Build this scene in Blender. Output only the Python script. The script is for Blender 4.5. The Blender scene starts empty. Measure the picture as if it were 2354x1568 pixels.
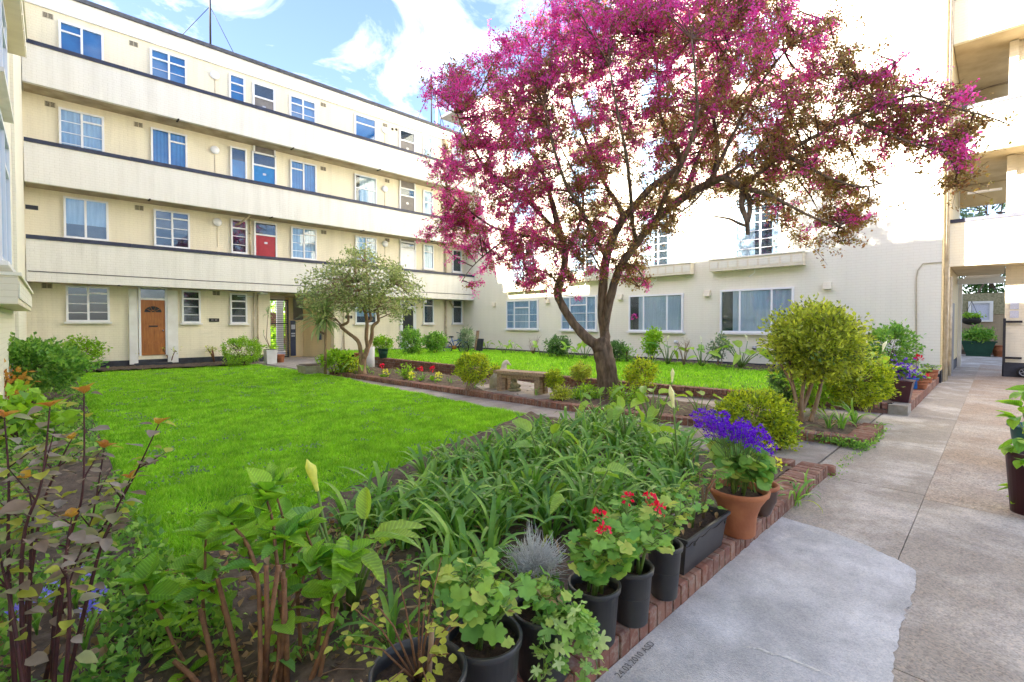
import bpy, bmesh, math, random
import numpy as np
from mathutils import Vector, Matrix, Euler

random.seed(7)
RNG = np.random.default_rng(11)
SC = bpy.context.scene
COL = SC.collection
R = math.radians

# ------------------------------------------------------------------ camera
# world axes: X runs along the back block, Y along the right-hand block, Z up
EYE = 1.5
HEAD = R(45.79)
PITCH = R(1.2)
cam_d = bpy.data.cameras.new('camera')
cam = bpy.data.objects.new('camera', cam_d)
COL.objects.link(cam)
cam.location = (0, 0, EYE)
cam.rotation_euler = (R(90) - PITCH, 0, HEAD - R(90))
cam_d.sensor_width = 36.0
cam_d.lens = 36.0 * 1086.6 / 2354
cam_d.shift_y = -19 / 2354
cam_d.clip_start = 0.05
cam_d.clip_end = 900
SC.camera = cam

# ------------------------------------------------------------------ light
SUN = Vector((-1.0, 0.146, 0.48)).normalized()
world = bpy.data.worlds.new('World')
SC.world = world
world.use_nodes = True
wn, wl = world.node_tree.nodes, world.node_tree.links
bgn = wn['Background']
sky = wn.new('ShaderNodeTexSky')
sky.sky_type = 'NISHITA'
sky.sun_disc = False
sky.sun_elevation = math.asin(SUN.z)
sky.sun_rotation = math.atan2(SUN.x, SUN.y)
sky.air_density = 1.0
sky.dust_density = 1.3
sky.ozone_density = 4.0
bgn.inputs['Strength'].default_value = 0.105
tc = wn.new('ShaderNodeTexCoord')
sep = wn.new('ShaderNodeSeparateXYZ')
wl.new(tc.outputs['Generated'], sep.inputs[0])
mz = wn.new('ShaderNodeMath'); mz.operation = 'MAXIMUM'; mz.inputs[1].default_value = 0.06
wl.new(sep.outputs['Z'], mz.inputs[0])
az = wn.new('ShaderNodeMath'); az.operation = 'ADD'; az.inputs[1].default_value = 0.25
wl.new(mz.outputs[0], az.inputs[0])
dv = wn.new('ShaderNodeVectorMath'); dv.operation = 'DIVIDE'
cb = wn.new('ShaderNodeCombineXYZ')
for i in range(3):
    wl.new(az.outputs[0], cb.inputs[i])
wl.new(tc.outputs['Generated'], dv.inputs[0])
wl.new(cb.outputs[0], dv.inputs[1])
ns = wn.new('ShaderNodeTexNoise')
ns.inputs['Scale'].default_value = 2.6
ns.inputs['Detail'].default_value = 9
ns.inputs['Roughness'].default_value = 0.62
ns.inputs['Distortion'].default_value = 0.9
mp = wn.new('ShaderNodeMapping'); mp.inputs['Location'].default_value = (1.9, 5.2, 2.0)
wl.new(dv.outputs[0], mp.inputs[0]); wl.new(mp.outputs[0], ns.inputs['Vector'])
cr = wn.new('ShaderNodeValToRGB')
cr.color_ramp.elements[0].position = 0.47; cr.color_ramp.elements[0].color = (0, 0, 0, 1)
cr.color_ramp.elements[1].position = 1.0; cr.color_ramp.elements[1].color = (1, 1, 1, 1)
wl.new(ns.outputs['Fac'], cr.inputs[0])
mx = wn.new('ShaderNodeMix'); mx.data_type = 'RGBA'
wl.new(cr.outputs[0], mx.inputs['Factor'])
tint = wn.new('ShaderNodeMix'); tint.data_type = 'RGBA'; tint.blend_type = 'MULTIPLY'; tint.inputs['Factor'].default_value = 1.0
tint.inputs['B'].default_value = (1.10, 0.95, 0.97, 1)
wl.new(sky.outputs[0], tint.inputs['A'])
wl.new(tint.outputs['Result'], mx.inputs['A'])
mx.inputs['B'].default_value = (9.5, 9.3, 9.0, 1)
wl.new(mx.outputs['Result'], bgn.inputs['Color'])

sun_d = bpy.data.lights.new('sun', 'SUN')
sun_d.energy = 5.0
sun_d.angle = R(0.5)
sun_d.color = (1.0, 0.93, 0.82)
sun = bpy.data.objects.new('sun', sun_d)
COL.objects.link(sun)
sun.rotation_euler = (-SUN).to_track_quat('-Z', 'Y').to_euler()

SC.view_settings.view_transform = 'Standard'
SC.view_settings.look = 'None'
SC.view_settings.gamma = 1
SC.view_settings.use_curve_mapping = False
SC.view_settings.exposure = 2.5
SC.cycles.use_denoising = True
SC.cycles.max_bounces = 10
SC.cycles.diffuse_bounces = 5
SC.cycles.transparent_max_bounces = 12

# ------------------------------------------------------------------ survey: sight lines of the photograph met with real planes
F_, CX_, Y0_ = 1086.6, 1177.0, 765.0
_f = Vector((math.cos(HEAD) * math.cos(PITCH), math.sin(HEAD) * math.cos(PITCH), -math.sin(PITCH)))
_u = Vector((math.cos(HEAD) * math.sin(PITCH), math.sin(HEAD) * math.sin(PITCH), math.cos(PITCH)))
_r = Vector((math.sin(HEAD), -math.cos(HEAD), 0))
_fh = Vector((math.cos(HEAD), math.sin(HEAD), 0))
VW = 20.1      # face of the back block (y)
VB = 19.18     # face of its balconies
UC = 15.9      # face of the right-hand block (x)
UA = -0.52     # face of the left wing


def ray(x, y):
    return _f * F_ + _r * (x - CX_) + _u * (Y0_ - y)


def gp(x, y, z=0.0):
    d = ray(x, y)
    t = (z - EYE) / d.z
    return Vector((d.x * t, d.y * t, z))


def onB(x, y, v=VW):
    d = ray(x, y); t = v / d.y
    return d.x * t, EYE + d.z * t


def onC(x, y, u=UC):
    d = ray(x, y); t = u / d.x
    return d.y * t, EYE + d.z * t


def at(x, y, dep):
    d = ray(x, y); t = dep / d.dot(_fh)
    return Vector((d.x * t, d.y * t, EYE + d.z * t))


def depth(p):
    return p.dot(_fh)


# ------------------------------------------------------------------ materials
def _n(nt, t, **kw):
    n = nt.nodes.new(t)
    for k, v in kw.items():
        setattr(n, k, v)
    return n


def ramp(nt, stops):
    n = nt.nodes.new('ShaderNodeValToRGB')
    e = n.color_ramp.elements
    e[0].position, e[0].color = stops[0][0], (*stops[0][1], 1)
    e[1].position, e[1].color = stops[-1][0], (*stops[-1][1], 1)
    for p, c in stops[1:-1]:
        k = e.new(p); k.color = (*c, 1)
    return n


def mat(name, c, rough=0.7, c2=None, scale=8.0, metal=0.0, bump=0.0, bscale=60.0, spec=0.4, detail=6, stretch=None):
    m = bpy.data.materials.new(name); m.use_nodes = True
    nt = m.node_tree; p = nt.nodes['Principled BSDF']
    p.inputs['Roughness'].default_value = rough
    p.inputs['Metallic'].default_value = metal
    p.inputs['Specular IOR Level'].default_value = spec
    tcn = _n(nt, 'ShaderNodeTexCoord')
    src = tcn.outputs['Object']
    if stretch:
        mpn = _n(nt, 'ShaderNodeMapping'); mpn.inputs['Scale'].default_value = stretch
        nt.links.new(src, mpn.inputs[0]); src = mpn.outputs[0]
    nz = _n(nt, 'ShaderNodeTexNoise'); nz.inputs['Scale'].default_value = scale; nz.inputs['Detail'].default_value = detail
    nt.links.new(src, nz.inputs['Vector'])
    if c2 is None:
        c2 = tuple(v * 0.78 for v in c)
    rp = ramp(nt, [(0.3, c2), (0.7, c)])
    nt.links.new(nz.outputs['Fac'], rp.inputs[0])
    nt.links.new(rp.outputs[0], p.inputs['Base Color'])
    if bump:
        nb = _n(nt, 'ShaderNodeTexNoise'); nb.inputs['Scale'].default_value = bscale; nb.inputs['Detail'].default_value = 4
        nt.links.new(src, nb.inputs['Vector'])
        bp = _n(nt, 'ShaderNodeBump'); bp.inputs['Strength'].default_value = bump; bp.inputs['Distance'].default_value = 0.01
        nt.links.new(nb.outputs['Fac'], bp.inputs['Height'])
        nt.links.new(bp.outputs[0], p.inputs['Normal'])
    return m


LG = 1.6


def leafmat(name, a, b, c=None, rough=0.45, trans=0.35, spec=0.35, patch=0.0, veins=0.0):
    """leaf: diffuse + light passing through, colour varies from leaf to leaf"""
    m = bpy.data.materials.new(name); m.use_nodes = True
    nt = m.node_tree; p = nt.nodes['Principled BSDF']; out = nt.nodes['Material Output']
    gi = _n(nt, 'ShaderNodeNewGeometry'); oi = _n(nt, 'ShaderNodeObjectInfo')
    ad = _n(nt, 'ShaderNodeMath', operation='ADD'); fr = _n(nt, 'ShaderNodeMath', operation='FRACT')
    nt.links.new(gi.outputs['Random Per Island'], ad.inputs[0]); nt.links.new(oi.outputs['Random'], ad.inputs[1])
    nt.links.new(ad.outputs[0], fr.inputs[0])
    a, b = [tuple(min(.8, v * LG) for v in q) for q in (a, b)]
    c = tuple(min(.8, v * LG) for v in c) if c else None
    st = [(0.0, a), (1.0, b)] if c is None else [(0.0, a), (0.6, b), (1.0, c)]
    rp = ramp(nt, st)
    nt.links.new(fr.outputs[0], rp.inputs[0])
    tcn = _n(nt, 'ShaderNodeTexCoord')
    nz = _n(nt, 'ShaderNodeTexNoise'); nz.inputs['Scale'].default_value = 30; nz.inputs['Detail'].default_value = 3
    nt.links.new(tcn.outputs['Object'], nz.inputs['Vector'])
    hv = _n(nt, 'ShaderNodeHueSaturation')
    mr = _n(nt, 'ShaderNodeMapRange'); mr.inputs['To Min'].default_value = 0.7; mr.inputs['To Max'].default_value = 1.3
    nt.links.new(nz.outputs['Fac'], mr.inputs[0]); nt.links.new(mr.outputs[0], hv.inputs['Value'])
    if patch:
        n5 = _n(nt, 'ShaderNodeTexNoise'); n5.inputs['Scale'].default_value = 3.2; n5.inputs['Detail'].default_value = 7; n5.inputs['Roughness'].default_value = 0.7
        nt.links.new(gi.outputs['Position'], n5.inputs['Vector'])
        m5 = _n(nt, 'ShaderNodeMapRange'); m5.inputs['From Min'].default_value = 0.3; m5.inputs['From Max'].default_value = 0.7
        m5.inputs['To Min'].default_value = 1 - patch; m5.inputs['To Max'].default_value = 1 + patch
        nt.links.new(n5.outputs['Fac'], m5.inputs[0])
        h5 = _n(nt, 'ShaderNodeHueSaturation'); nt.links.new(m5.outputs[0], h5.inputs['Value'])
        m6 = _n(nt, 'ShaderNodeMapRange'); m6.inputs['To Min'].default_value = 0.53; m6.inputs['To Max'].default_value = 0.47
        nt.links.new(n5.outputs['Fac'], m6.inputs[0]); nt.links.new(m6.outputs[0], h5.inputs['Hue'])
        nt.links.new(rp.outputs[0], h5.inputs['Color']); rp = h5
    nt.links.new(rp.outputs[0], hv.inputs['Color'])
    nt.links.new(hv.outputs[0], p.inputs['Base Color'])
    if veins:
        sv = _n(nt, 'ShaderNodeSeparateXYZ'); nt.links.new(tcn.outputs['Object'], sv.inputs[0])
        ab = _n(nt, 'ShaderNodeMath', operation='ABSOLUTE'); nt.links.new(sv.outputs['Y'], ab.inputs[0])
        df = _n(nt, 'ShaderNodeMath', operation='MULTIPLY_ADD'); df.inputs[1].default_value = -0.8
        nt.links.new(ab.outputs[0], df.inputs[0]); nt.links.new(sv.outputs['X'], df.inputs[2])
        sc_ = _n(nt, 'ShaderNodeMath', operation='MULTIPLY'); sc_.inputs[1].default_value = veins; nt.links.new(df.outputs[0], sc_.inputs[0])
        sn = _n(nt, 'ShaderNodeMath', operation='SINE'); nt.links.new(sc_.outputs[0], sn.inputs[0])
        rv = ramp(nt, [(0.55, (0.86, 0.86, 0.86)), (0.97, (1.35, 1.3, 1.25))])
        ms2 = _n(nt, 'ShaderNodeMapRange'); ms2.inputs['From Min'].default_value = -1; nt.links.new(sn.outputs[0], ms2.inputs[0])
        nt.links.new(ms2.outputs[0], rv.inputs[0])
        rm = ramp(nt, [(0.0, (1.5, 1.45, 1.4)), (0.0035, (1, 1, 1))]); nt.links.new(ab.outputs[0], rm.inputs[0])
        v1 = _n(nt, 'ShaderNodeMix', data_type='RGBA', blend_type='MULTIPLY'); v1.inputs['Factor'].default_value = 1
        v2 = _n(nt, 'ShaderNodeMix', data_type='RGBA', blend_type='MULTIPLY'); v2.inputs['Factor'].default_value = 1
        nt.links.new(hv.outputs[0], v1.inputs['A']); nt.links.new(rv.outputs[0], v1.inputs['B'])
        nt.links.new(v1.outputs['Result'], v2.inputs['A']); nt.links.new(rm.outputs[0], v2.inputs['B'])
        nt.links.new(v2.outputs['Result'], p.inputs['Base Color'])
        bv = _n(nt, 'ShaderNodeBump'); bv.inputs['Strength'].default_value = 0.6; bv.inputs['Distance'].default_value = 0.003; bv.invert = True
        nt.links.new(ms2.outputs[0], bv.inputs['Height']); nt.links.new(bv.outputs[0], p.inputs['Normal'])
    p.inputs['Roughness'].default_value = rough; p.inputs['Specular IOR Level'].default_value = spec
    tr = _n(nt, 'ShaderNodeBsdfTranslucent')
    h2 = _n(nt, 'ShaderNodeHueSaturation'); h2.inputs['Value'].default_value = 1.5; h2.inputs['Saturation'].default_value = 1.05
    nt.links.new(hv.outputs[0], h2.inputs['Color']); nt.links.new(h2.outputs[0], tr.inputs['Color'])
    ms = _n(nt, 'ShaderNodeMixShader'); ms.inputs[0].default_value = trans
    nt.links.new(p.outputs[0], ms.inputs[1]); nt.links.new(tr.outputs[0], ms.inputs[2])
    nt.links.new(ms.outputs[0], out.inputs['Surface'])
    return m


def wallmat(name, c, axis, dirt=(0.35, 0.30, 0.2), dirt_amt=0.25, course=0.075, bump=0.5, bw=0.22, peel=False):
    """painted brickwork: flat paint over courses that show as fine relief, with grime streaks"""
    m = bpy.data.materials.new(name); m.use_nodes = True
    nt = m.node_tree; p = nt.nodes['Principled BSDF']
    p.inputs['Roughness'].default_value = 0.65; p.inputs['Specular IOR Level'].default_value = 0.25
    tcn = _n(nt, 'ShaderNodeTexCoord'); sp = _n(nt, 'ShaderNodeSeparateXYZ'); cbn = _n(nt, 'ShaderNodeCombineXYZ')
    nt.links.new(tcn.outputs['Object'], sp.inputs[0])
    nt.links.new(sp.outputs[axis], cbn.inputs[0]); nt.links.new(sp.outputs['Z'], cbn.inputs[1])
    bk = _n(nt, 'ShaderNodeTexBrick')
    bk.inputs['Scale'].default_value = 1.0
    bk.inputs['Brick Width'].default_value = bw; bk.inputs['Row Height'].default_value = course
    bk.inputs['Mortar Size'].default_value = 0.008; bk.inputs['Mortar Smooth'].default_value = 0.6
    bk.inputs['Color1'].default_value = (1, 1, 1, 1); bk.inputs['Color2'].default_value = (0.8, 0.8, 0.8, 1)
    bk.inputs['Mortar'].default_value = (0, 0, 0, 1)
    nt.links.new(cbn.outputs[0], bk.inputs['Vector'])
    nz = _n(nt, 'ShaderNodeTexNoise'); nz.inputs['Scale'].default_value = 14; nz.inputs['Detail'].default_value = 8
    nt.links.new(tcn.outputs['Object'], nz.inputs['Vector'])
    mm = _n(nt, 'ShaderNodeMath', operation='MULTIPLY_ADD'); mm.inputs[1].default_value = 0.5
    nt.links.new(nz.outputs['Fac'], mm.inputs[0]); nt.links.new(bk.outputs['Color'], mm.inputs[2])
    bp = _n(nt, 'ShaderNodeBump'); bp.inputs['Strength'].default_value = bump; bp.inputs['Distance'].default_value = 0.006
    nt.links.new(mm.outputs[0], bp.inputs['Height']); nt.links.new(bp.outputs[0], p.inputs['Normal'])
    # grime: vertical streaks and blotches
    mp1 = _n(nt, 'ShaderNodeMapping'); mp1.inputs['Scale'].default_value = (2.2, 0.22, 1)
    nt.links.new(cbn.outputs[0], mp1.inputs[0])
    n1 = _n(nt, 'ShaderNodeTexNoise'); n1.inputs['Scale'].default_value = 1.6; n1.inputs['Detail'].default_value = 7; n1.inputs['Roughness'].default_value = 0.65
    nt.links.new(mp1.outputs[0], n1.inputs['Vector'])
    r1 = ramp(nt, [(0.42, (0, 0, 0)), (0.8, (1, 1, 1))])
    nt.links.new(n1.outputs['Fac'], r1.inputs[0])
    n2 = _n(nt, 'ShaderNodeTexNoise'); n2.inputs['Scale'].default_value = 0.5; n2.inputs['Detail'].default_value = 5
    nt.links.new(tcn.outputs['Object'], n2.inputs['Vector'])
    mu = _n(nt, 'ShaderNodeMath', operation='MULTIPLY'); nt.links.new(r1.outputs[0], mu.inputs[0]); nt.links.new(n2.outputs['Fac'], mu.inputs[1])
    m3 = _n(nt, 'ShaderNodeMath', operation='MULTIPLY'); m3.inputs[1].default_value = dirt_amt * 2
    nt.links.new(mu.outputs[0], m3.inputs[0])
    mixc = _n(nt, 'ShaderNodeMix', data_type='RGBA')
    mixc.inputs['A'].default_value = (*c, 1); mixc.inputs['B'].default_value = (*dirt, 1)
    nt.links.new(m3.outputs[0], mixc.inputs['Factor'])
    # faint darker joints
    r2 = ramp(nt, [(0.0, (0.925, 0.915, 0.89)), (0.5, (1, 1, 1))])
    nt.links.new(bk.outputs['Color'], r2.inputs[0])
    mult = _n(nt, 'ShaderNodeMix', data_type='RGBA', blend_type='MULTIPLY'); mult.inputs['Factor'].default_value = 1.0
    nt.links.new(mixc.outputs['Result'], mult.inputs['A']); nt.links.new(r2.outputs[0], mult.inputs['B'])
    last = mult.outputs['Result']
    if peel:
        # flaked paint: thin sideways scars in the render
        mp2 = _n(nt, 'ShaderNodeMapping'); mp2.inputs['Scale'].default_value = (0.9, 4.0, 1)
        nt.links.new(cbn.outputs[0], mp2.inputs[0])
        n6 = _n(nt, 'ShaderNodeTexNoise'); n6.inputs['Scale'].default_value = 1.1; n6.inputs['Detail'].default_value = 12; n6.inputs['Roughness'].default_value = 0.72
        nt.links.new(mp2.outputs[0], n6.inputs['Vector'])
        r6 = ramp(nt, [(0.665, (0, 0, 0)), (0.70, (0.75, 0.75, 0.75))]); nt.links.new(n6.outputs['Fac'], r6.inputs[0])
        mx6 = _n(nt, 'ShaderNodeMix', data_type='RGBA'); mx6.inputs['B'].default_value = (0.30, 0.24, 0.17, 1)
        nt.links.new(r6.outputs[0], mx6.inputs['Factor']); nt.links.new(last, mx6.inputs['A']); last = mx6.outputs['Result']
    nt.links.new(last, p.inputs['Base Color'])
    return m


def brickmat(name):
    m = bpy.data.materials.new(name); m.use_nodes = True
    nt = m.node_tree; p = nt.nodes['Principled BSDF']; p.inputs['Roughness'].default_value = 0.85
    p.inputs['Specular IOR Level'].default_value = 0.2
    oi = _n(nt, 'ShaderNodeObjectInfo'); gi = _n(nt, 'ShaderNodeNewGeometry')
    ad = _n(nt, 'ShaderNodeMath', operation='ADD'); fr = _n(nt, 'ShaderNodeMath', operation='FRACT')
    nt.links.new(gi.outputs['Random Per Island'], ad.inputs[0]); nt.links.new(oi.outputs['Random'], ad.inputs[1]); nt.links.new(ad.outputs[0], fr.inputs[0])
    rp = ramp(nt, [(0.0, (0.16, 0.078, 0.058)), (0.35, (0.24, 0.10, 0.068)), (0.7, (0.20, 0.10, 0.078)), (1.0, (0.28, 0.145, 0.10))])
    nt.links.new(fr.outputs[0], rp.inputs[0])
    tcn = _n(nt, 'ShaderNodeTexCoord')
    nz = _n(nt, 'ShaderNodeTexNoise'); nz.inputs['Scale'].default_value = 22; nz.inputs['Detail'].default_value = 8; nz.inputs['Roughness'].default_value = 0.7
    nt.links.new(gi.outputs['Position'], nz.inputs['Vector'])
    r2 = ramp(nt, [(0.48, (0, 0, 0)), (0.72, (1, 1, 1))]); nt.links.new(nz.outputs['Fac'], r2.inputs[0])
    mi = _n(nt, 'ShaderNodeMix', data_type='RGBA'); mi.inputs['B'].default_value = (0.36, 0.31, 0.25, 1)
    ml = _n(nt, 'ShaderNodeMath', operation='MULTIPLY'); ml.inputs[1].default_value = 0.75
    nt.links.new(r2.outputs[0], ml.inputs[0]); nt.links.new(ml.outputs[0], mi.inputs['Factor']); nt.links.new(rp.outputs[0], mi.inputs['A'])
    nt.links.new(mi.outputs['Result'], p.inputs['Base Color'])
    n3 = _n(nt, 'ShaderNodeTexNoise'); n3.inputs['Scale'].default_value = 120; n3.inputs['Detail'].default_value = 5
    nt.links.new(gi.outputs['Position'], n3.inputs['Vector'])
    bp = _n(nt, 'ShaderNodeBump'); bp.inputs['Strength'].default_value = 0.5; bp.inputs['Distance'].default_value = 0.004
    nt.links.new(n3.outputs['Fac'], bp.inputs['Height']); nt.links.new(bp.outputs[0], p.inputs['Normal'])
    return m


def concrete(name, base, patch, grit=0.4, gscale=140.0, pscale=1.2, stops=(0.42, 0.62), tint=None):
    m = bpy.data.materials.new(name); m.use_nodes = True
    nt = m.node_tree; p = nt.nodes['Principled BSDF']; p.inputs['Roughness'].default_value = 0.85; p.inputs['Specular IOR Level'].default_value = 0.25
    gi = _n(nt, 'ShaderNodeNewGeometry')
    n1 = _n(nt, 'ShaderNodeTexNoise'); n1.inputs['Scale'].default_value = pscale; n1.inputs['Detail'].default_value = 9; n1.inputs['Roughness'].default_value = 0.62
    n1.inputs['Distortion'].default_value = 0.15
    nt.links.new(gi.outputs['Position'], n1.inputs['Vector'])
    r1 = ramp(nt, [(stops[0], base), (stops[1], patch)]); nt.links.new(n1.outputs['Fac'], r1.inputs[0])
    vo = _n(nt, 'ShaderNodeTexVoronoi'); vo.inputs['Scale'].default_value = gscale
    nt.links.new(gi.outputs['Position'], vo.inputs['Vector'])
    r3 = ramp(nt, [(0.0, (0.45, 0.42, 0.40)), (0.5, (1, 1, 1)), (1.0, (1.55, 1.38, 1.2))])
    nt.links.new(vo.outputs['Color'], r3.inputs[0])
    mu = _n(nt, 'ShaderNodeMix', data_type='RGBA', blend_type='MULTIPLY'); mu.inputs['Factor'].default_value = grit
    nt.links.new(r1.outputs[0], mu.inputs['A']); nt.links.new(r3.outputs[0], mu.inputs['B'])
    n4 = _n(nt, 'ShaderNodeTexNoise'); n4.inputs['Scale'].default_value = 5.0; n4.inputs['Detail'].default_value = 10; n4.inputs['Roughness'].default_value = 0.75
    nt.links.new(gi.outputs['Position'], n4.inputs['Vector'])
    r4 = ramp(nt, [(0.3, (0.72, 0.72, 0.74)), (0.6, (1, 1, 1)), (0.8, (1.15, 1.13, 1.1))]); nt.links.new(n4.outputs['Fac'], r4.inputs[0])
    m2 = _n(nt, 'ShaderNodeMix', data_type='RGBA', blend_type='MULTIPLY'); m2.inputs['Factor'].default_value = 0.8
    nt.links.new(mu.outputs['Result'], m2.inputs['A']); nt.links.new(r4.outputs[0], m2.inputs['B'])
    nt.links.new(m2.outputs['Result'], p.inputs['Base Color'])
    bp = _n(nt, 'ShaderNodeBump'); bp.inputs['Strength'].default_value = 0.5; bp.inputs['Distance'].default_value = 0.004
    nt.links.new(vo.outputs['Distance'], bp.inputs['Height']); nt.links.new(bp.outputs[0], p.inputs['Normal'])
    return m


def glassmat():
    m = bpy.data.materials.new('window_glass'); m.use_nodes = True
    nt = m.node_tree; out = nt.nodes['Material Output']
    nt.nodes.remove(nt.nodes['Principled BSDF'])
    tr = _n(nt, 'ShaderNodeBsdfTransparent'); tr.inputs[0].default_value = (0.82, 0.9, 0.95, 1)
    gl = _n(nt, 'ShaderNodeBsdfGlossy'); gl.inputs['Roughness'].default_value = 0.02; gl.inputs['Color'].default_value = (0.95, 0.97, 1, 1)
    lw = _n(nt, 'ShaderNodeLayerWeight'); lw.inputs['Blend'].default_value = 0.5
    pw = _n(nt, 'ShaderNodeMath', operation='POWER'); pw.inputs[1].default_value = 4.0
    nt.links.new(lw.outputs['Facing'], pw.inputs[0])
    fr = _n(nt, 'ShaderNodeMath', operation='MULTIPLY_ADD'); fr.inputs[1].default_value = 0.85; fr.inputs[2].default_value = 0.06
    nt.links.new(pw.outputs[0], fr.inputs[0])
    ms = _n(nt, 'ShaderNodeMixShader')
    nt.links.new(fr.outputs[0], ms.inputs[0]); nt.links.new(tr.outputs[0], ms.inputs[1]); nt.links.new(gl.outputs[0], ms.inputs[2])
    nt.links.new(ms.outputs[0], out.inputs['Surface'])
    return m


M = {}
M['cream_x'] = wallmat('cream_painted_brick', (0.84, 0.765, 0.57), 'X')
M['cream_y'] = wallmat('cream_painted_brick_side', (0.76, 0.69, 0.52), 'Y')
M['white_x'] = wallmat('off_white_painted_parapet', (0.77, 0.735, 0.66), 'X', peel=True, dirt=(0.40, 0.36, 0.28), dirt_amt=0.34)
M['white_y'] = wallmat('off_white_painted_brick', (0.79, 0.755, 0.62), 'Y', dirt_amt=0.10, bump=0.5)
M['ochre'] = wallmat('yellow_cream_paint', (0.74, 0.60, 0.33), 'X', dirt_amt=0.3)
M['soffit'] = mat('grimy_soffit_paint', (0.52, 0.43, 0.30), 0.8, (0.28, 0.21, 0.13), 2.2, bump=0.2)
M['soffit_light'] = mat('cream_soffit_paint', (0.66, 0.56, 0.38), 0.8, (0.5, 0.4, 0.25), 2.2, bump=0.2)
M['render'] = mat('smooth_white_render', (0.80, 0.79, 0.75), 0.7, (0.68, 0.66, 0.60), 3.0, bump=0.1)
M['navy'] = mat('dark_navy_coping_paint', (0.035, 0.04, 0.075), 0.45, (0.02, 0.022, 0.04), 5.0)
M['plinth'] = mat('dark_plinth_paint', (0.045, 0.047, 0.06), 0.7, (0.025, 0.026, 0.03), 6.0, bump=0.2)
M['upvc'] = mat('white_window_frame_paint', (0.83, 0.83, 0.83), 0.35, (0.78, 0.78, 0.77), 3.0)
M['glass'] = glassmat()
M['room'] = mat('dark_room', (0.045, 0.05, 0.055), 0.9, (0.02, 0.022, 0.025), 1.5)
M['blind_blue'] = mat('blue_blind', (0.02, 0.22, 0.46), 0.6, (0.015, 0.14, 0.34), 2.5)
M['net'] = mat('net_curtain', (0.50, 0.58, 0.66), 0.9, (0.30, 0.38, 0.46), 4.0, stretch=(3, 3, 0.3))
M['curtain'] = mat('pale_curtain', (0.62, 0.61, 0.60), 0.9, (0.5, 0.5, 0.5), 4.0, stretch=(4, 4, 0.3))
M['wood_door'] = mat('varnished_oak_door', (0.42, 0.16, 0.035), 0.4, (0.28, 0.09, 0.02), 5.0, stretch=(6, 6, 0.6), bump=0.1)
M['red_door'] = mat('red_gloss_door', (0.42, 0.02, 0.03), 0.3)
M['blue_door'] = mat('blue_door_paint', (0.02, 0.22, 0.55), 0.4)
M['grey_door'] = mat('grey_door_paint', (0.22, 0.20, 0.18), 0.5)
M['iron'] = mat('black_iron', (0.018, 0.018, 0.022), 0.5)
M['lead'] = mat('dark_grey_roof_edge', (0.11, 0.115, 0.13), 0.7, (0.06, 0.06, 0.07), 6.0)
M['pipe'] = mat('cream_painted_pipe', (0.66, 0.57, 0.40), 0.5, (0.4, 0.32, 0.2), 5.0)
M['lampglass'] = mat('white_bulkhead_plastic', (0.85, 0.85, 0.86), 0.3, (0.8, 0.8, 0.82), 3.0)
M['vent'] = mat('vent_cream', (0.55, 0.48, 0.34), 0.7)
M['hole'] = mat('dark_slot', (0.03, 0.025, 0.02), 0.9)
M['brick'] = brickmat('red_brick')
M['mortar'] = mat('grey_mortar', (0.33, 0.30, 0.25), 0.9, (0.2, 0.17, 0.13), 20, bump=0.5)
M['oldconc'] = concrete('weathered_concrete', (0.35, 0.31, 0.265), (0.53, 0.49, 0.445), 0.6, 110, 1.1, (0.48, 0.62))
M['aggregate'] = concrete('exposed_aggregate_concrete', (0.36, 0.285, 0.225), (0.45, 0.40, 0.35), 0.85, 85, 0.9)
M['cement'] = concrete('new_grey_cement', (0.42, 0.42, 0.42), (0.60, 0.60, 0.605), 0.4, 170, 1.8, (0.40, 0.60))
M['slab'] = concrete('worn_paving_slab', (0.30, 0.265, 0.235), (0.40, 0.36, 0.33), 0.4, 200, 2.0)
M['soil'] = mat('dark_garden_soil', (0.16, 0.115, 0.08), 0.95, (0.055, 0.038, 0.026), 14, bump=1.0, bscale=45, detail=10)
M['potsoil'] = mat('peaty_pot_soil', (0.075, 0.045, 0.025), 0.95, (0.02, 0.012, 0.008), 40, bump=1.0, bscale=90)
M['lawn'] = mat('lawn_turf', (0.14, 0.32, 0.014), 0.9, (0.075, 0.17, 0.012), 3.0, bump=0.6, bscale=160)
M['far_ground'] = mat('trodden_ground', (0.16, 0.14, 0.11), 0.95, (0.1, 0.09, 0.07), 0.5)
M['bark'] = mat('grey_brown_bark', (0.23, 0.165, 0.115), 0.9, (0.07, 0.048, 0.033), 16, bump=1.0, bscale=38, stretch=(1, 1, 0.3), detail=9)
M['palebark'] = mat('pale_smooth_bark', (0.36, 0.25, 0.15), 0.85, (0.2, 0.12, 0.07), 20, bump=0.6, bscale=50, stretch=(1, 1, 0.4))
M['twig'] = mat('brown_twig', (0.16, 0.08, 0.045), 0.85, (0.08, 0.04, 0.025), 30, bump=0.4)
M['cane'] = mat('woody_cane', (0.26, 0.13, 0.06), 0.85, (0.14, 0.065, 0.03), 30, bump=0.5, bscale=80)
M['purple_stem'] = mat('dark_red_stem', (0.085, 0.022, 0.022), 0.6, (0.04, 0.012, 0.014), 30)
M['greenstem'] = mat('green_stem', (0.17, 0.27, 0.05), 0.55, (0.12, 0.2, 0.04), 20)
M['blackpot'] = mat('black_plastic_pot', (0.026, 0.027, 0.03), 0.42, (0.045, 0.044, 0.042), 9, bump=0.06, bscale=200, spec=0.5)
M['terracotta'] = mat('terracotta', (0.44, 0.17, 0.075), 0.8, (0.30, 0.10, 0.045), 7, bump=0.2)
M['glazed'] = mat('brown_glazed_pot', (0.13, 0.075, 0.05), 0.3, (0.06, 0.035, 0.025), 5)
M['whitepot'] = mat('white_planter', (0.74, 0.72, 0.70), 0.5, (0.6, 0.58, 0.55), 5)
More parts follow.
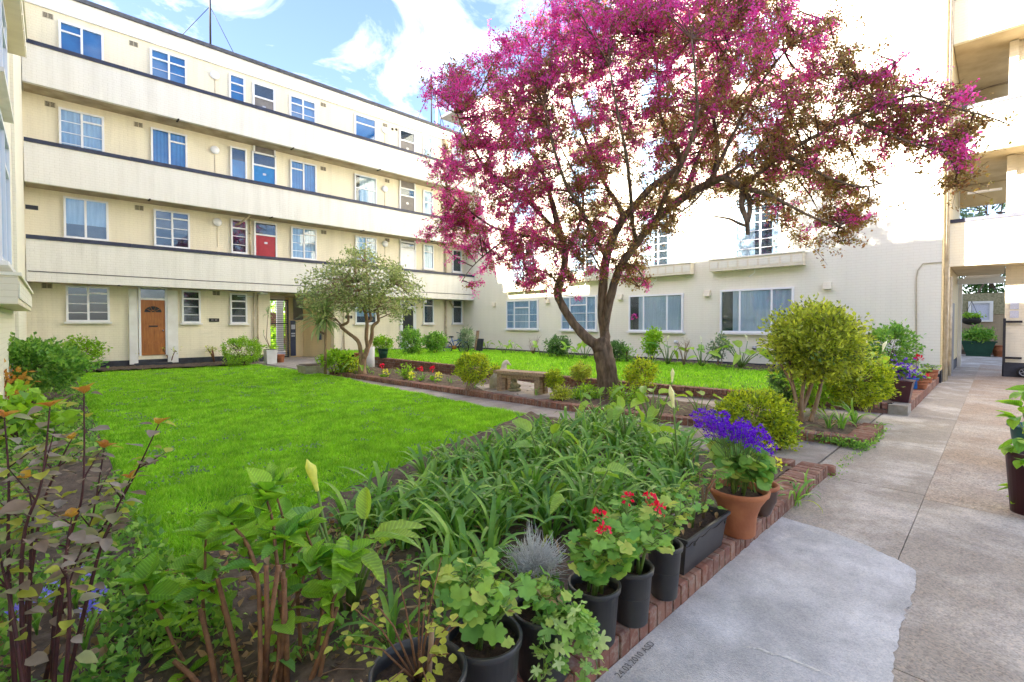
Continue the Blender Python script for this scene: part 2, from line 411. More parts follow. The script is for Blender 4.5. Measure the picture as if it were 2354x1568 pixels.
M['stonepot'] = mat('grey_stone_trough', (0.42, 0.39, 0.34), 0.9, (0.25, 0.22, 0.18), 9, bump=0.5)
M['tealpot'] = mat('teal_glazed_pot', (0.02, 0.12, 0.12), 0.35)
M['plumpot'] = mat('plum_plastic_pot', (0.075, 0.022, 0.03), 0.4)
M['greentrough'] = mat('dark_green_trough', (0.01, 0.06, 0.035), 0.5)
M['oldwood'] = mat('weathered_bench_timber', (0.44, 0.32, 0.21), 0.85, (0.22, 0.145, 0.09), 9, bump=0.6, bscale=40, stretch=(3, 0.35, 3), detail=8)
M['stone'] = mat('pale_cast_stone', (0.74, 0.67, 0.58), 0.85, (0.5, 0.43, 0.35), 9, bump=0.35, bscale=60)
M['mossstone'] = mat('mossy_cast_stone', (0.36, 0.32, 0.19), 0.9, (0.18, 0.17, 0.09), 14, bump=0.5)
M['blue_paint'] = mat('blue_cycle_paint', (0.02, 0.16, 0.50), 0.3)
M['rubber'] = mat('black_rubber', (0.015, 0.015, 0.016), 0.7)
M['chrome'] = mat('dull_metal', (0.45, 0.45, 0.47), 0.35, metal=0.8)
M['orange'] = mat('orange_plastic', (0.55, 0.22, 0.03), 0.4)
M['ink'] = mat('scratched_letter', (0.15, 0.15, 0.155), 0.9)
M['plaque'] = mat('black_plaque', (0.02, 0.018, 0.016), 0.3)
M['notice'] = mat('printed_paper', (0.62, 0.63, 0.70), 0.6, (0.42, 0.44, 0.52), 40)
M['navydoor'] = mat('navy_notice_board', (0.035, 0.045, 0.09), 0.4)
M['agap'] = leafmat('strap_leaf_green', (0.05, 0.135, 0.022), (0.11, 0.23, 0.03), (0.20, 0.32, 0.05), rough=0.36, spec=0.45)
M['calla'] = leafmat('calla_leaf_green', (0.13, 0.24, 0.025), (0.24, 0.35, 0.04), (0.10, 0.22, 0.07), rough=0.38, spec=0.5, veins=330)
M['hydr'] = leafmat('hydrangea_leaf_green', (0.12, 0.26, 0.022), (0.23, 0.37, 0.03), (0.075, 0.19, 0.035), rough=0.42, spec=0.4, veins=420)
M['geran'] = leafmat('geranium_leaf_green', (0.08, 0.20, 0.04), (0.16, 0.29, 0.05), (0.30, 0.33, 0.07), rough=0.6)
M['ivy'] = leafmat('ivy_leaf_green', (0.10, 0.22, 0.05), (0.24, 0.36, 0.08), (0.35, 0.42, 0.2), rough=0.5)
M['nine'] = leafmat('bronze_purple_leaf', (0.13, 0.09, 0.06), (0.20, 0.17, 0.14), (0.18, 0.20, 0.06), rough=0.5, trans=0.3, spec=0.35)
M['ninetip'] = leafmat('young_orange_leaf', (0.30, 0.12, 0.03), (0.34, 0.22, 0.03), rough=0.45)
M['olive'] = leafmat('yellow_olive_leaf', (0.20, 0.22, 0.03), (0.30, 0.31, 0.04), rough=0.45)
M['bush_mid'] = leafmat('mid_green_leaf', (0.06, 0.15, 0.025), (0.14, 0.27, 0.04), (0.23, 0.35, 0.06))
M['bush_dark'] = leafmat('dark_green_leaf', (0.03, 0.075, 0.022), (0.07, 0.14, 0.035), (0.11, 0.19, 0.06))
M['bush_lime'] = leafmat('lime_green_leaf', (0.14, 0.26, 0.02), (0.24, 0.38, 0.03), (0.09, 0.19, 0.02))
M['bush_gold'] = leafmat('golden_euonymus_leaf', (0.40, 0.43, 0.03), (0.22, 0.29, 0.022), (0.06, 0.11, 0.018))
M['bush_var'] = leafmat('variegated_leaf', (0.15, 0.20, 0.03), (0.40, 0.44, 0.05), (0.055, 0.075, 0.03))
M['bush_grey'] = leafmat('grey_green_leaf', (0.10, 0.15, 0.085), (0.18, 0.24, 0.12), (0.06, 0.10, 0.05))
M['camel'] = leafmat('leathery_olive_leaf', (0.09, 0.13, 0.04), (0.20, 0.235, 0.075), (0.30, 0.33, 0.14), spec=0.5, rough=0.38)
M['silver'] = leafmat('silver_twig', (0.42, 0.45, 0.46), (0.55, 0.58, 0.58), trans=0.1)
M['cherry_leaf'] = leafmat('bronze_cherry_leaf', (0.15, 0.07, 0.04), (0.22, 0.14, 0.05), (0.20, 0.19, 0.045), trans=0.4)
M['blossom'] = leafmat('magenta_blossom', (0.47, 0.042, 0.195), (0.64, 0.11, 0.37), (0.39, 0.035, 0.11), rough=0.6, trans=0.5, spec=0.15)
M['cordy'] = leafmat('spiky_sword_leaf', (0.10, 0.16, 0.05), (0.2, 0.26, 0.1), (0.28, 0.30, 0.15), spec=0.5)
M['violet'] = leafmat('violet_blue_petal', (0.085, 0.012, 0.36), (0.15, 0.02, 0.44), (0.06, 0.015, 0.28), rough=0.5, trans=0.3)
M['bluebell'] = leafmat('lavender_petal', (0.14, 0.13, 0.62), (0.22, 0.20, 0.72), trans=0.3)
M['redpetal'] = leafmat('scarlet_petal', (0.50, 0.008, 0.03), (0.60, 0.015, 0.06), trans=0.3)
M['yellowpetal'] = leafmat('yellow_petal', (0.72, 0.52, 0.04), (0.80, 0.66, 0.1), trans=0.3)
M['spathe'] = leafmat('cream_spathe', (0.62, 0.62, 0.30), (0.78, 0.76, 0.55), trans=0.35)
M['spathe_y'] = leafmat('yellowish_spathe', (0.66, 0.62, 0.10), (0.70, 0.66, 0.16), trans=0.35)
M['grass'] = leafmat('grass_blade', (0.115, 0.265, 0.016), (0.18, 0.35, 0.020), (0.28, 0.41, 0.055), rough=0.5, trans=0.4, spec=0.25, patch=0.38)
M['dead'] = leafmat('dry_leaf', (0.24, 0.15, 0.07), (0.30, 0.20, 0.1), trans=0.15)


# ------------------------------------------------------------------ mesh helpers
class MB:
    """collects boxes, tubes and turned shapes into one mesh"""

    def __init__(s, origin=(0, 0, 0)):
        s.v, s.f, s.sm = [], [], []
        s.o = Vector(origin)

    def add(s, vs, fs, smooth=False):
        b = len(s.v)
        s.v += [tuple(Vector(p) - s.o) for p in vs]
        s.f += [tuple(i + b for i in f) for f in fs]
        s.sm += [smooth] * len(fs)
        return s

    def box(s, x0, x1, y0, y1, z0, z1):
        x0, x1 = min(x0, x1), max(x0, x1); y0, y1 = min(y0, y1), max(y0, y1); z0, z1 = min(z0, z1), max(z0, z1)
        vs = [(x0, y0, z0), (x1, y0, z0), (x1, y1, z0), (x0, y1, z0), (x0, y0, z1), (x1, y0, z1), (x1, y1, z1), (x0, y1, z1)]
        return s.add(vs, [(0, 3, 2, 1), (4, 5, 6, 7), (0, 1, 5, 4), (1, 2, 6, 5), (2, 3, 7, 6), (3, 0, 4, 7)])

    def hexa(s, b, t):
        """b, t: four corners below and above"""
        return s.add(list(b) + list(t), [(0, 3, 2, 1), (4, 5, 6, 7), (0, 1, 5, 4), (1, 2, 6, 5), (2, 3, 7, 6), (3, 0, 4, 7)])

    def tube(s, pts, rad, n=6, cap=True, smooth=True):
        pts = [Vector(p) for p in pts]
        if not hasattr(rad, '__len__'):
            rad = [rad] * len(pts)
        vs, fs = [], []
        prev = None
        for i, p in enumerate(pts):
            d = (pts[min(i + 1, len(pts) - 1)] - pts[max(i - 1, 0)])
            d = d.normalized() if d.length > 1e-9 else Vector((0, 0, 1))
            a = prev if prev is not None else (Vector((1, 0, 0)) if abs(d.x) < 0.8 else Vector((0, 1, 0)))
            e1 = (a - d * a.dot(d)).normalized(); e2 = d.cross(e1); prev = e1
            for k in range(n):
                w = 2 * math.pi * k / n
                vs.append(p + (e1 * math.cos(w) + e2 * math.sin(w)) * rad[i])
        for i in range(len(pts) - 1):
            for k in range(n):
                k2 = (k + 1) % n
                fs.append((i * n + k, i * n + k2, (i + 1) * n + k2, (i + 1) * n + k))
        if cap:
            fs.append(tuple(range(n - 1, -1, -1))); fs.append(tuple(range((len(pts) - 1) * n, len(pts) * n)))
        return s.add(vs, fs, smooth)

    def lathe(s, prof, c=(0, 0, 0), n=28, cap0=True, cap1=False, smooth=True):
        vs, fs = [], []
        for r, z in prof:
            for k in range(n):
                w = 2 * math.pi * k / n
                vs.append((c[0] + r * math.cos(w), c[1] + r * math.sin(w), c[2] + z))
        for i in range(len(prof) - 1):
            for k in range(n):
                k2 = (k + 1) % n
                fs.append((i * n + k, i * n + k2, (i + 1) * n + k2, (i + 1) * n + k))
        if cap0:
            fs.append(tuple(range(n - 1, -1, -1)))
        if cap1:
            fs.append(tuple(range((len(prof) - 1) * n, len(prof) * n)))
        return s.add(vs, fs, smooth)

    def ball(s, c, r, n=10, m=7):
        rx, ry, rz = r if hasattr(r, '__len__') else (r, r, r)
        vs, fs = [], []
        for i in range(m + 1):
            t = math.pi * i / m
            for k in range(n):
                w = 2 * math.pi * k / n
                vs.append((c[0] + rx * math.sin(t) * math.cos(w), c[1] + ry * math.sin(t) * math.sin(w), c[2] + rz * math.cos(t)))
        for i in range(m):
            for k in range(n):
                k2 = (k + 1) % n
                fs.append((i * n + k, (i + 1) * n + k, (i + 1) * n + k2, i * n + k2))
        return s.add(vs, fs, True)

    def mesh(s, name, m):
        me = bpy.data.meshes.new(name)
        me.from_pydata(s.v, [], s.f)
        me.polygons.foreach_set('use_smooth', s.sm)
        me.materials.append(m if not isinstance(m, str) else M[m])
        me.update()
        return me

    def build(s, name, m, parent=None):
        return link(name, s.mesh(name, m), parent)


def link(name, me, parent=None, loc=None, rot=None, sc=None):
    o = bpy.data.objects.new(name, me)
    COL.objects.link(o)
    if parent is not None:
        o.parent = parent
    if loc is not None:
        o.location = loc
    if rot is not None:
        o.rotation_euler = rot
    if sc is not None:
        o.scale = sc if hasattr(sc, '__len__') else (sc, sc, sc)
    return o


def tag(o, label, cat, group=None):
    o['label'] = label; o['category'] = cat
    if group:
        o['group'] = group
    return o


def thing(name, label, cat, loc=(0, 0, 0), group=None, rz=0.0):
    o = bpy.data.objects.new(name, None); COL.objects.link(o)
    o.empty_display_size = 0.1
    o.location = loc; o.rotation_euler = (0, 0, rz)
    return tag(o, label, cat, group)


def structure(o):
    o['kind'] = 'structure'; return o


def stuff(o):
    o['kind'] = 'stuff'; return o


def npmesh(name, verts, faces, m, smooth=False):
    """verts (N,3), faces (F,k) as arrays"""
    me = bpy.data.meshes.new(name)
    verts = np.ascontiguousarray(verts, dtype=np.float32); faces = np.ascontiguousarray(faces, dtype=np.int32)
    nf, k = faces.shape
    me.vertices.add(len(verts)); me.vertices.foreach_set('co', verts.ravel())
    me.loops.add(nf * k); me.loops.foreach_set('vertex_index', faces.ravel())
    me.polygons.add(nf)
    me.polygons.foreach_set('loop_start', np.arange(0, nf * k, k, dtype=np.int32))
    me.polygons.foreach_set('loop_total', np.full(nf, k, dtype=np.int32))
    if smooth:
        me.polygons.foreach_set('use_smooth', np.ones(nf, dtype=bool))
    me.update(calc_edges=True)
    me.validate()
    for q in (m if isinstance(m, (list, tuple)) else [m]):
        me.materials.append(M[q] if isinstance(q, str) else q)
    return me


def unit(v):
    return v / np.maximum(np.linalg.norm(v, axis=1, keepdims=True), 1e-9)


def leafcloud(P, L, W, bias=None, up=0.3, jit=0.35, fold=0.18):
    """one folded, pointed leaf per point; bias = preferred direction of each leaf"""
    n = len(P)
    d = RNG.normal(size=(n, 3))
    if bias is not None:
        d = d * 0.75 + bias * 1.1
    d[:, 2] += up
    d = unit(d)
    q = RNG.normal(size=(n, 3)); q[:, 2] += 0.9
    s = unit(np.cross(d, q)); nn = np.cross(s, d)
    l = (L * (1 + jit * RNG.uniform(-1, 1, n)))[:, None]; w = (W * (1 + jit * RNG.uniform(-1, 1, n)))[:, None]
    v0 = P; v1 = P + d * l * 0.45 + s * w * 0.5 + nn * w * fold
    v2 = P + d * l - nn * l * 0.12; v3 = P + d * l * 0.45 - s * w * 0.5 + nn * w * fold
    V = np.stack([v0, v1, v2, v3], 1).reshape(-1, 3)
    Fc = np.arange(n * 4, dtype=np.int32).reshape(n, 4)
    return V, Fc


def quadsheet(pts, z, name, m, thick=None):
    """flat polygon at height z (points as x, y), with an edge if thick"""
    n = len(pts)
    mb = MB()
    if thick:
        vs = [(p[0], p[1], z) for p in pts] + [(p[0], p[1], z - thick) for p in pts]
        fs = [tuple(range(n))] + [(i, i + n, (i + 1) % n + n, (i + 1) % n) for i in range(n)]
    else:
        vs = [(p[0], p[1], z) for p in pts]; fs = [tuple(range(n))]
    a = sum(pts[i][0] * pts[(i + 1) % n][1] - pts[(i + 1) % n][0] * pts[i][1] for i in range(n))
    if a < 0:
        fs = [tuple(reversed(f)) for f in fs]
    mb.add(vs, fs)
    return mb.build(name, m)


def inpoly(P, poly):
    x, y = P[:, 0], P[:, 1]; ins = np.zeros(len(P), bool); n = len(poly)
    for i in range(n):
        x0, y0 = poly[i][0], poly[i][1]; x1, y1 = poly[(i + 1) % n][0], poly[(i + 1) % n][1]
        c = ((y0 > y) != (y1 > y)) & (x < (x1 - x0) * (y - y0) / (y1 - y0 + 1e-12) + x0)
        ins ^= c
    return ins


def hnoise(x, y, s):
    return noise_np(x * s, y * s)


def noise_np(x, y):
    """cheap smooth 2-D value noise, 0..1"""
    xi, yi = np.floor(x).astype(np.int64), np.floor(y).astype(np.int64)
    xf, yf = x - xi, y - yi
    xf = xf * xf * (3 - 2 * xf); yf = yf * yf * (3 - 2 * yf)

    def h(a, b):
        k = (a * 374761393 + b * 668265263) & 0x7fffffff
        k = (k ^ (k >> 13)) * 1274126177 & 0x7fffffff
        return (k & 0xffff) / 65535.0
    return (h(xi, yi) * (1 - xf) + h(xi + 1, yi) * xf) * (1 - yf) + (h(xi, yi + 1) * (1 - xf) + h(xi + 1, yi + 1) * xf) * yf


def soilbed(poly, z, name, amp=0.035, step=0.07):
    """bed of earth: a bumpy sheet clipped to the polygon"""
    xs = [p[0] for p in poly]; ys = [p[1] for p in poly]
    nx = max(2, int((max(xs) - min(xs)) / step)); ny = max(2, int((max(ys) - min(ys)) / step))
    if nx * ny > 26000:
        k = math.sqrt(nx * ny / 26000); nx = int(nx / k); ny = int(ny / k)
    gx, gy = np.meshgrid(np.linspace(min(xs), max(xs), nx), np.linspace(min(ys), max(ys), ny))
    P = np.stack([gx.ravel(), gy.ravel()], 1)
    zz = z + amp * (noise_np(P[:, 0] * 3.1, P[:, 1] * 3.1) - 0.4) + amp * 0.8 * (noise_np(P[:, 0] * 11, P[:, 1] * 11) - 0.5) + amp * 0.5 * RNG.normal(size=len(P)) * 0.5
    V = np.column_stack([P, zz])
    idx = np.arange(nx * ny).reshape(ny, nx)
    Fq = np.stack([idx[:-1, :-1].ravel(), idx[:-1, 1:].ravel(), idx[1:, 1:].ravel(), idx[1:, :-1].ravel()], 1)
    cen = P[Fq].mean(1)
    Fq = Fq[inpoly(cen, poly)]
    used, inv = np.unique(Fq, return_inverse=True)
    o = link(name, npmesh(name, V[used], inv.reshape(Fq.shape), 'soil', True))
    return structure(o)


# bevelled brick shared by every course: unit size, stretched by scale
def brick_mesh():
    bm = bmesh.new(); bmesh.ops.create_cube(bm, size=1.0)
    bmesh.ops.bevel(bm, geom=list(bm.edges), offset=0.045, segments=1, affect='EDGES')
    me = bpy.data.meshes.new('brick'); bm.to_mesh(me); bm.free()
    me.materials.append(M['brick'])
    return me


BRICK = brick_mesh()


def brick(parent, loc, size, rz=0.0, jit=0.004):
    o = link('brick', BRICK, parent,
             (loc[0] + random.uniform(-jit, jit), loc[1] + random.uniform(-jit, jit), loc[2] + random.uniform(-jit, jit)),
             (random.uniform(-.012, .012), random.uniform(-.012, .012), rz + random.uniform(-.012, .012)), size)
    return o


def kerbrow(parent, p0, p1, width, z0, z1, pitch=0.083, gap=0.009, side=1, limit=300):
    """soldier row of bricks from p0 to p1; width goes to the side (left of travel if +1)"""
    p0, p1 = Vector((p0[0], p0[1], 0)), Vector((p1[0], p1[1], 0))
    d = (p1 - p0); L = d.length; d.normalize(); nrm = Vector((-d.y, d.x, 0)) * side
    n = max(1, round(L / pitch)); st = L / n
    a = math.atan2(d.y, d.x)
    for i in range(n):
        c = p0 + d * (st * (i + .5)) + nrm * (width / 2)
        brick(parent, (c.x, c.y, (z0 + z1) / 2), (st - gap, width, z1 - z0), a)
    # bedding mortar, a little lower than the bricks
    mb = MB()
    b = [p0 + nrm * .008, p1 + nrm * .008, p1 + nrm * (width - .008), p0 + nrm * (width - .008)]
    mb.hexa([(q.x, q.y, z0 - .02) for q in b], [(q.x, q.y, z1 - .007) for q in b])
    mb.build('mortar', 'mortar', parent)


# ------------------------------------------------------------------ windows and doors
class Face:
    """a wall face: a = along the wall, z = up, d = out from the wall"""

    def __init__(s, kind, pos):
        s.k, s.p = kind, pos

    def box(s, mb, a0, a1, z0, z1, d0, d1):
        if s.k == 'B':
            mb.box(a0, a1, s.p - d1, s.p - d0, z0, z1)
        elif s.k == 'C':
            mb.box(s.p - d1, s.p - d0, a0, a1, z0, z1)
        else:  # 'A' faces +x
            mb.box(s.p + d0, s.p + d1, a0, a1, z0, z1)

    def pt(s, a, z, d):
        if s.k == 'B':
            return (a, s.p - d, z)
        if s.k == 'C':
            return (s.p - d, a, z)
        return (s.p + d, a, z)


def curtain(fc, parent, a0, a1, z0, z1, d, m, name='curtain', amp=0.012, wave=0.11):
    n = max(6, int((a1 - a0) / (wave / 6)))
    vs, fs = [], []
    for i in range(n + 1):
        a = a0 + (a1 - a0) * i / n
        dd = d + amp * math.sin(a / wave * 2 * math.pi + 0.6 * math.sin(a * 9))
        vs += [fc.pt(a, z0, dd), fc.pt(a, z1, dd)]
        if i:
            b = 2 * i
            fs.append((b - 2, b, b + 1, b - 1))
    mb = MB(); mb.add(vs, fs, True)
    return mb.build(name, m, parent)


def window(bld, fc, a0, a1, z0, z1, cols, fill='room', sill=True, fw=0.055, name='window', extra=None):
    """cols: list of (width share, [transom heights 0..1 (thick)], [glazing bar heights 0..1 (thin)])"""
    if a0 > a1:
        a0, a1 = a1, a0
    mb = MB()
    D0, D1 = 0.002, 0.075
    fc.box(mb, a0, a0 + fw, z0, z1, D0, D1); fc.box(mb, a1 - fw, a1, z0, z1, D0, D1)
    fc.box(mb, a0 + fw, a1 - fw, z0, z0 + fw, D0, D1); fc.box(mb, a0 + fw, a1 - fw, z1 - fw, z1, D0, D1)
    tot = sum(c[0] for c in cols); a = a0 + fw; W = a1 - a0 - 2 * fw
    panes = []
    for i, (w, tr, gb) in enumerate(cols):
        b = a + W * w / tot
        lo, hi = a, b
        if i:
            lo = a + fw * .5
        if i < len(cols) - 1:
            hi = b - fw * .5
            fc.box(mb, hi, b + fw * .5, z0 + fw, z1 - fw, D0, D1 - .004)
        zs = [z0 + fw] + [z0 + (z1 - z0) * t for t in sorted(tr)] + [z1 - fw]
        for t in zs[1:-1]:
            fc.box(mb, lo, hi, t - fw * .45, t + fw * .45, D0, D1 - .008)
        for j in range(len(zs) - 1):
            pz0 = zs[j] + (fw * .45 if j else 0); pz1 = zs[j + 1] - (fw * .45 if j < len(zs) - 2 else 0)
            panes.append((lo, hi, pz0, pz1))
        for t in gb:
            zz = z0 + (z1 - z0) * t
            fc.box(mb, lo, hi, zz - .011, zz + .011, D0 + .03, D1 - .022)
        a = b
    w = mb.build(name, 'upvc', bld)
    for (p0, p1, q0, q1) in panes:
        g = MB(); fc.box(g, p0, p1, q0, q1, .042, .046); g.build('pane', 'glass', w)
    bk = MB(); fc.box(bk, a0 + .01, a1 - .01, z0 + .01, z1 - .01, .002, .006)
    bk.build('backing', {'blue': 'blind_blue', 'net': 'room'}.get(fill, 'room'), w)
    if fill == 'net':
        curtain(fc, w, a0 + fw, a1 - fw, z0 + fw, z1 - fw, .024, 'net', amp=.008)
    elif fill == 'part':
        curtain(fc, w, a0 + fw + ((a1 - a0) * .18 if fc.k != 'C' else 0), a1 - fw - ((a1 - a0) * .16 if fc.k == 'C' else 0), z0 + fw, z1 - fw, .024, 'curtain', amp=.009, wave=.14)
    elif fill == 'sides':
        curtain(fc, w, a0 + fw, a0 + (a1 - a0) * .18, z0 + fw, z1 - fw, .024, 'curtain', amp=.009)
        curtain(fc, w, a1 - (a1 - a0) * .45, a1 - fw, z0 + fw, z1 - fw, .024, 'curtain', amp=.009)
    elif fill == 'blind':
        b2 = MB(); fc.box(b2, a0 + fw, a1 - fw, z0 + (z1 - z0) * .35, z1 - fw, .018, .022); b2.build('blind', 'net', w)
    elif fill == 'halfblue':
        b2 = MB(); fc.box(b2, a0 + fw, a1 - fw, z0 + fw, z0 + (z1 - z0) * .62, .018, .022); b2.build('blind', 'blind_blue', w)
    elif fill == 'curtblue':
        curtain(fc, w, a0 + fw, a1 - fw, z0 + fw, z1 - fw, .024, 'blind_blue', amp=.008)
    if sill:
        s = MB(); fc.box(s, a0 - .05, a1 + .05, z0 - .06, z0 - .003, .002, .13); s.build('sill', 'render', w)
    return w


# ------------------------------------------------------------------ ground, paths, beds
g = quadsheet([(-250, -250), (300, -250), (300, 300), (-250, 300)], -0.06, 'ground', 'far_ground'); structure(g)

# corners read off the photograph, all on the ground
K0, K1 = Vector((-0.6, 1.16, 0)), Vector((5.42, 1.14, 0))             # near brick kerb, outer foot
MA, MBp = gp(1990, 1031), gp(757, 861.5)                               # mid bed kerb, outer foot (near end, far end)
MC = gp(2033, 997)                                                     # mid bed, far corner on the path side
RA, RM, RB = gp(2085, 956), gp(1330, 892), gp(859, 845.6)              # foot of the raised lawn wall
LE0, LE1 = gp(757, 864.5), gp(1228, 959)                               # lawn edge along the slab path
LAWN = [(0.42, 2.95), (0.42, 18.6), (5.2, 18.3), (LE0.x - .05, LE0.y + 1.2), (LE0.x, LE0.y), (LE1.x, LE1.y), (5.4, 4.95), (4.2, 4.5), (3.0, 4.1), (2.0, 3.65), (1.2, 3.25)]

path = bpy.data.objects.new('path', None); COL.objects.link(path); structure(path)
mb = MB(); mb.box(-3, 36, -14, 1.3, -.05, -.022); mb.box(5.2, 9.9, 1.3, 21.5, -.05, -.022); mb.build('path_bed', 'mortar', path)


def panel(poly, m, z=0.0, name='concrete_panel', gap=.003):
    cx = sum(p[0] for p in poly) / len(poly); cy = sum(p[1] for p in poly) / len(poly)
    q = []
    for x, y in poly:
        d = math.hypot(x - cx, y - cy); k = max(0, (d - gap * 1.4) / d)
        q.append((cx + (x - cx) * k, cy + (y - cy) * k))
    o = quadsheet(q, z, name, m, thick=.05); o.parent = path
    return o


ys = [(-14, -5.2), (-5.2, -1.9), (-1.9, 0.42), (0.42, 1.3)]
for (y0, y1) in ys:
    xs = [-3, 1.9, 3.75, 5.42, 7.5, 9.9, 12.4, 15.0, 19.0, 24] if y0 > -.4 else [-3, 2.6, 5.3, 15.0, 24]
    for i in range(len(xs) - 1):
        big = y0 < .3 and xs[i] > 2.7
        y1b = y1 if (xs[i] >= 5.3 and xs[i] < 14.9) or y1 < 1.2 else min(y1, 1.15)
        if xs[i] >= 5.3 and y1 > 1.2:
            y1b = 1.02 if xs[i] >= 9.8 else 1.3
        panel([(xs[i], y0), (xs[i + 1], y0), (xs[i + 1], y1b), (xs[i], y1b)], 'aggregate' if big and xs[i] > 4.9 else 'oldconc')
for i in range(5):  # far court beyond the passage
    panel([(24 + i * 2.4, -4), (26.4 + i * 2.4, -4), (26.4 + i * 2.4, 2.4), (24 + i * 2.4, 2.4)], 'oldconc')

# slab path between lawn and kerb, then between kerb and raised lawn
def strip(a0, b0, a1, b1, n, m, name='paving_slab'):
    for i in range(n):
        t0, t1 = i / n, (i + 1) / n
        P = [a0.lerp(a1, t0), a0.lerp(a1, t1), b0.lerp(b1, t1), b0.lerp(b1, t0)]
        panel([(p.x, p.y) for p in P], m, z=random.uniform(-.003, .003), name=name, gap=.007)


NE = Vector((5.43, 1.32, 0)); NF = Vector((MA.x, 1.32, 0))
KX = gp(1317, 946)
strip(NE, NF, LE1, KX, 6, 'slab')
strip(LE1, KX, LE0, MBp, 14, 'slab')
FAR_A, FAR_B = Vector((5.75, 17.4, 0)), Vector((6.6, 17.4, 0))
strip(LE0, MBp, FAR_A, FAR_B, 6, 'slab')
strip(Vector((5.6, 17.42, 0)), Vector((5.6, 19.98, 0)), Vector((9.2, 17.42, 0)), Vector((9.2, 19.98, 0)), 6, 'slab')
for i in range(6):
    panel([(7.0 + .8 * i - .9, 20.0), (7.8 + .8 * i - .9, 20.0), (7.8 + .8 * i - .9, 26), (7.0 + .8 * i - .9, 26)], 'oldconc')

mid_in0 = Vector((8.05, 1.32, 0)); mid_in1 = gp(1290, 893); mid_in2 = gp(862, 849.5)
strip(mid_in0, Vector((RA.x, 1.32, 0)), mid_in1, RM, 8, 'slab')
strip(mid_in1, RM, mid_in2, RB, 12, 'slab')

# lawns
o = quadsheet(LAWN, 0.0, 'lawn', 'lawn', thick=.06); structure(o)
TOP0, TOPM, TOP1 = 0.17, 0.23, 0.36
w0 = 0.12
BACK = [(RA.x + w0, RA.y + .3, TOP0 - .02), (RM.x + w0, RM.y, TOPM - .02), (RB.x + w0, RB.y, TOP1 - .02), (RB.x + w0, 18.9, TOP1 - .02), (15.0, 18.9, .20), (15.0, RM.y, .12), (15.0, 2.0, .12)]
mb = MB(); mb.add(BACK, [(0, 6, 5, 1), (1, 5, 4, 2), (2, 4, 3)])
o = mb.build('lawn', 'lawn'); structure(o)


def back_z(x, y):
    """height of the raised lawn: falls from the wall towards the building"""
    t = min(1, max(0, (y - RA.y) / (RB.y - RA.y)))
    zt = TOP0 + (TOP1 - TOP0) * t - .02
    xw = RA.x + (RB.x - RA.x) * t
    k = min(1, max(0, (x - xw) / (15.0 - xw)))
    return zt + (0.13 + .06 * t - zt) * k


# earth
soilbed([(-.5, 1.38), (5.2, 1.38), (5.2, 1.6), (5.4, 5.15), (4.2, 4.75), (3.0, 4.35), (2.0, 3.95), (1.2, 3.6), (.42, 3.35), (.42, 18.6), (5.2, 18.3), (5.2, 20.05), (-.52, 20.05), (-.52, 1.38)], 0.075, 'soil')
mdir = (MBp - MA).normalized(); mnr = Vector((mdir.y, -mdir.x, 0))
soilbed([(MA.x + .2, 1.3), (8.0, 1.3), (mid_in1.x - .15, mid_in1.y), (mid_in2.x - .1, mid_in2.y), (MBp.x + .2, MBp.y), (KX.x + .2, KX.y)], 0.085, 'soil')
soilbed([(RA.x + .1, 1.2), (15.85, 1.2), (15.85, 20.05), (9.3, 20.05), (9.3, 18.8), (15.0, 18.8), (14.6, RM.y), (13.6, 3.2), (10.0, 3.0)], 0.17, 'soil', amp=.05)

# ------------------------------------------------------------------ brick edgings
kerb = thing('brick_kerb', 'long low kerb of upright bricks under the row of black pots', 'kerb', (0, 0, 0))
kerbrow(kerb, K0, K1, .225, -.01, .105)
for i in range(7):
    brick(kerb, (5.335, 1.42 + .083 * (i + .5), .045), (.2, .074, .11))
mb = MB(); mb.tube([(5.5, 1.15, -.02), (5.5, 1.15, .085)], .06, 14); mb.build('rounded_end_brick', 'brick', kerb)

mid = thing('brick_edging', 'thin brick edging along the slab path in front of the bench', 'kerb', (0, 0, 0))
kerbrow(mid, MA + Vector((0, .02, 0)), KX, .215, -.01, .105, side=-1)
kerbrow(mid, KX, MBp, .215, -.01, .105, side=-1, pitch=.086)
crn = thing('brick_edging', 'short brick end of the narrow bed with the multi-stemmed bush', 'kerb', (0, 0, 0))
kerbrow(crn, (MA.x + .01, 1.06), (8.07, 1.06), .225, -.01, .115, pitch=.075)
kerbrow(crn, (8.06, 1.30), (8.03, 2.9), .20, -.01, .10)

wall = thing('retaining_wall', 'low red brick wall holding up the far lawn behind the bench', 'wall', (0, 0, 0))


def retaining(p0, p1, h0, h1, n_courses):
    d = (p1 - p0); L = d.length; d.normalize(); nrm = Vector((d.y, -d.x, 0)); a = math.atan2(d.y, d.x)
    n = round(L / .088); st = L / n
    for i in range(n):
        t = (i + .5) / n; c = p0 + d * (st * (i + .5)) + nrm * .1; h = h0 + (h1 - h0) * t
        brick(wall, (c.x, c.y, h - .05), (st - .009, .215, .10), a)
    return a, nrm, d, L


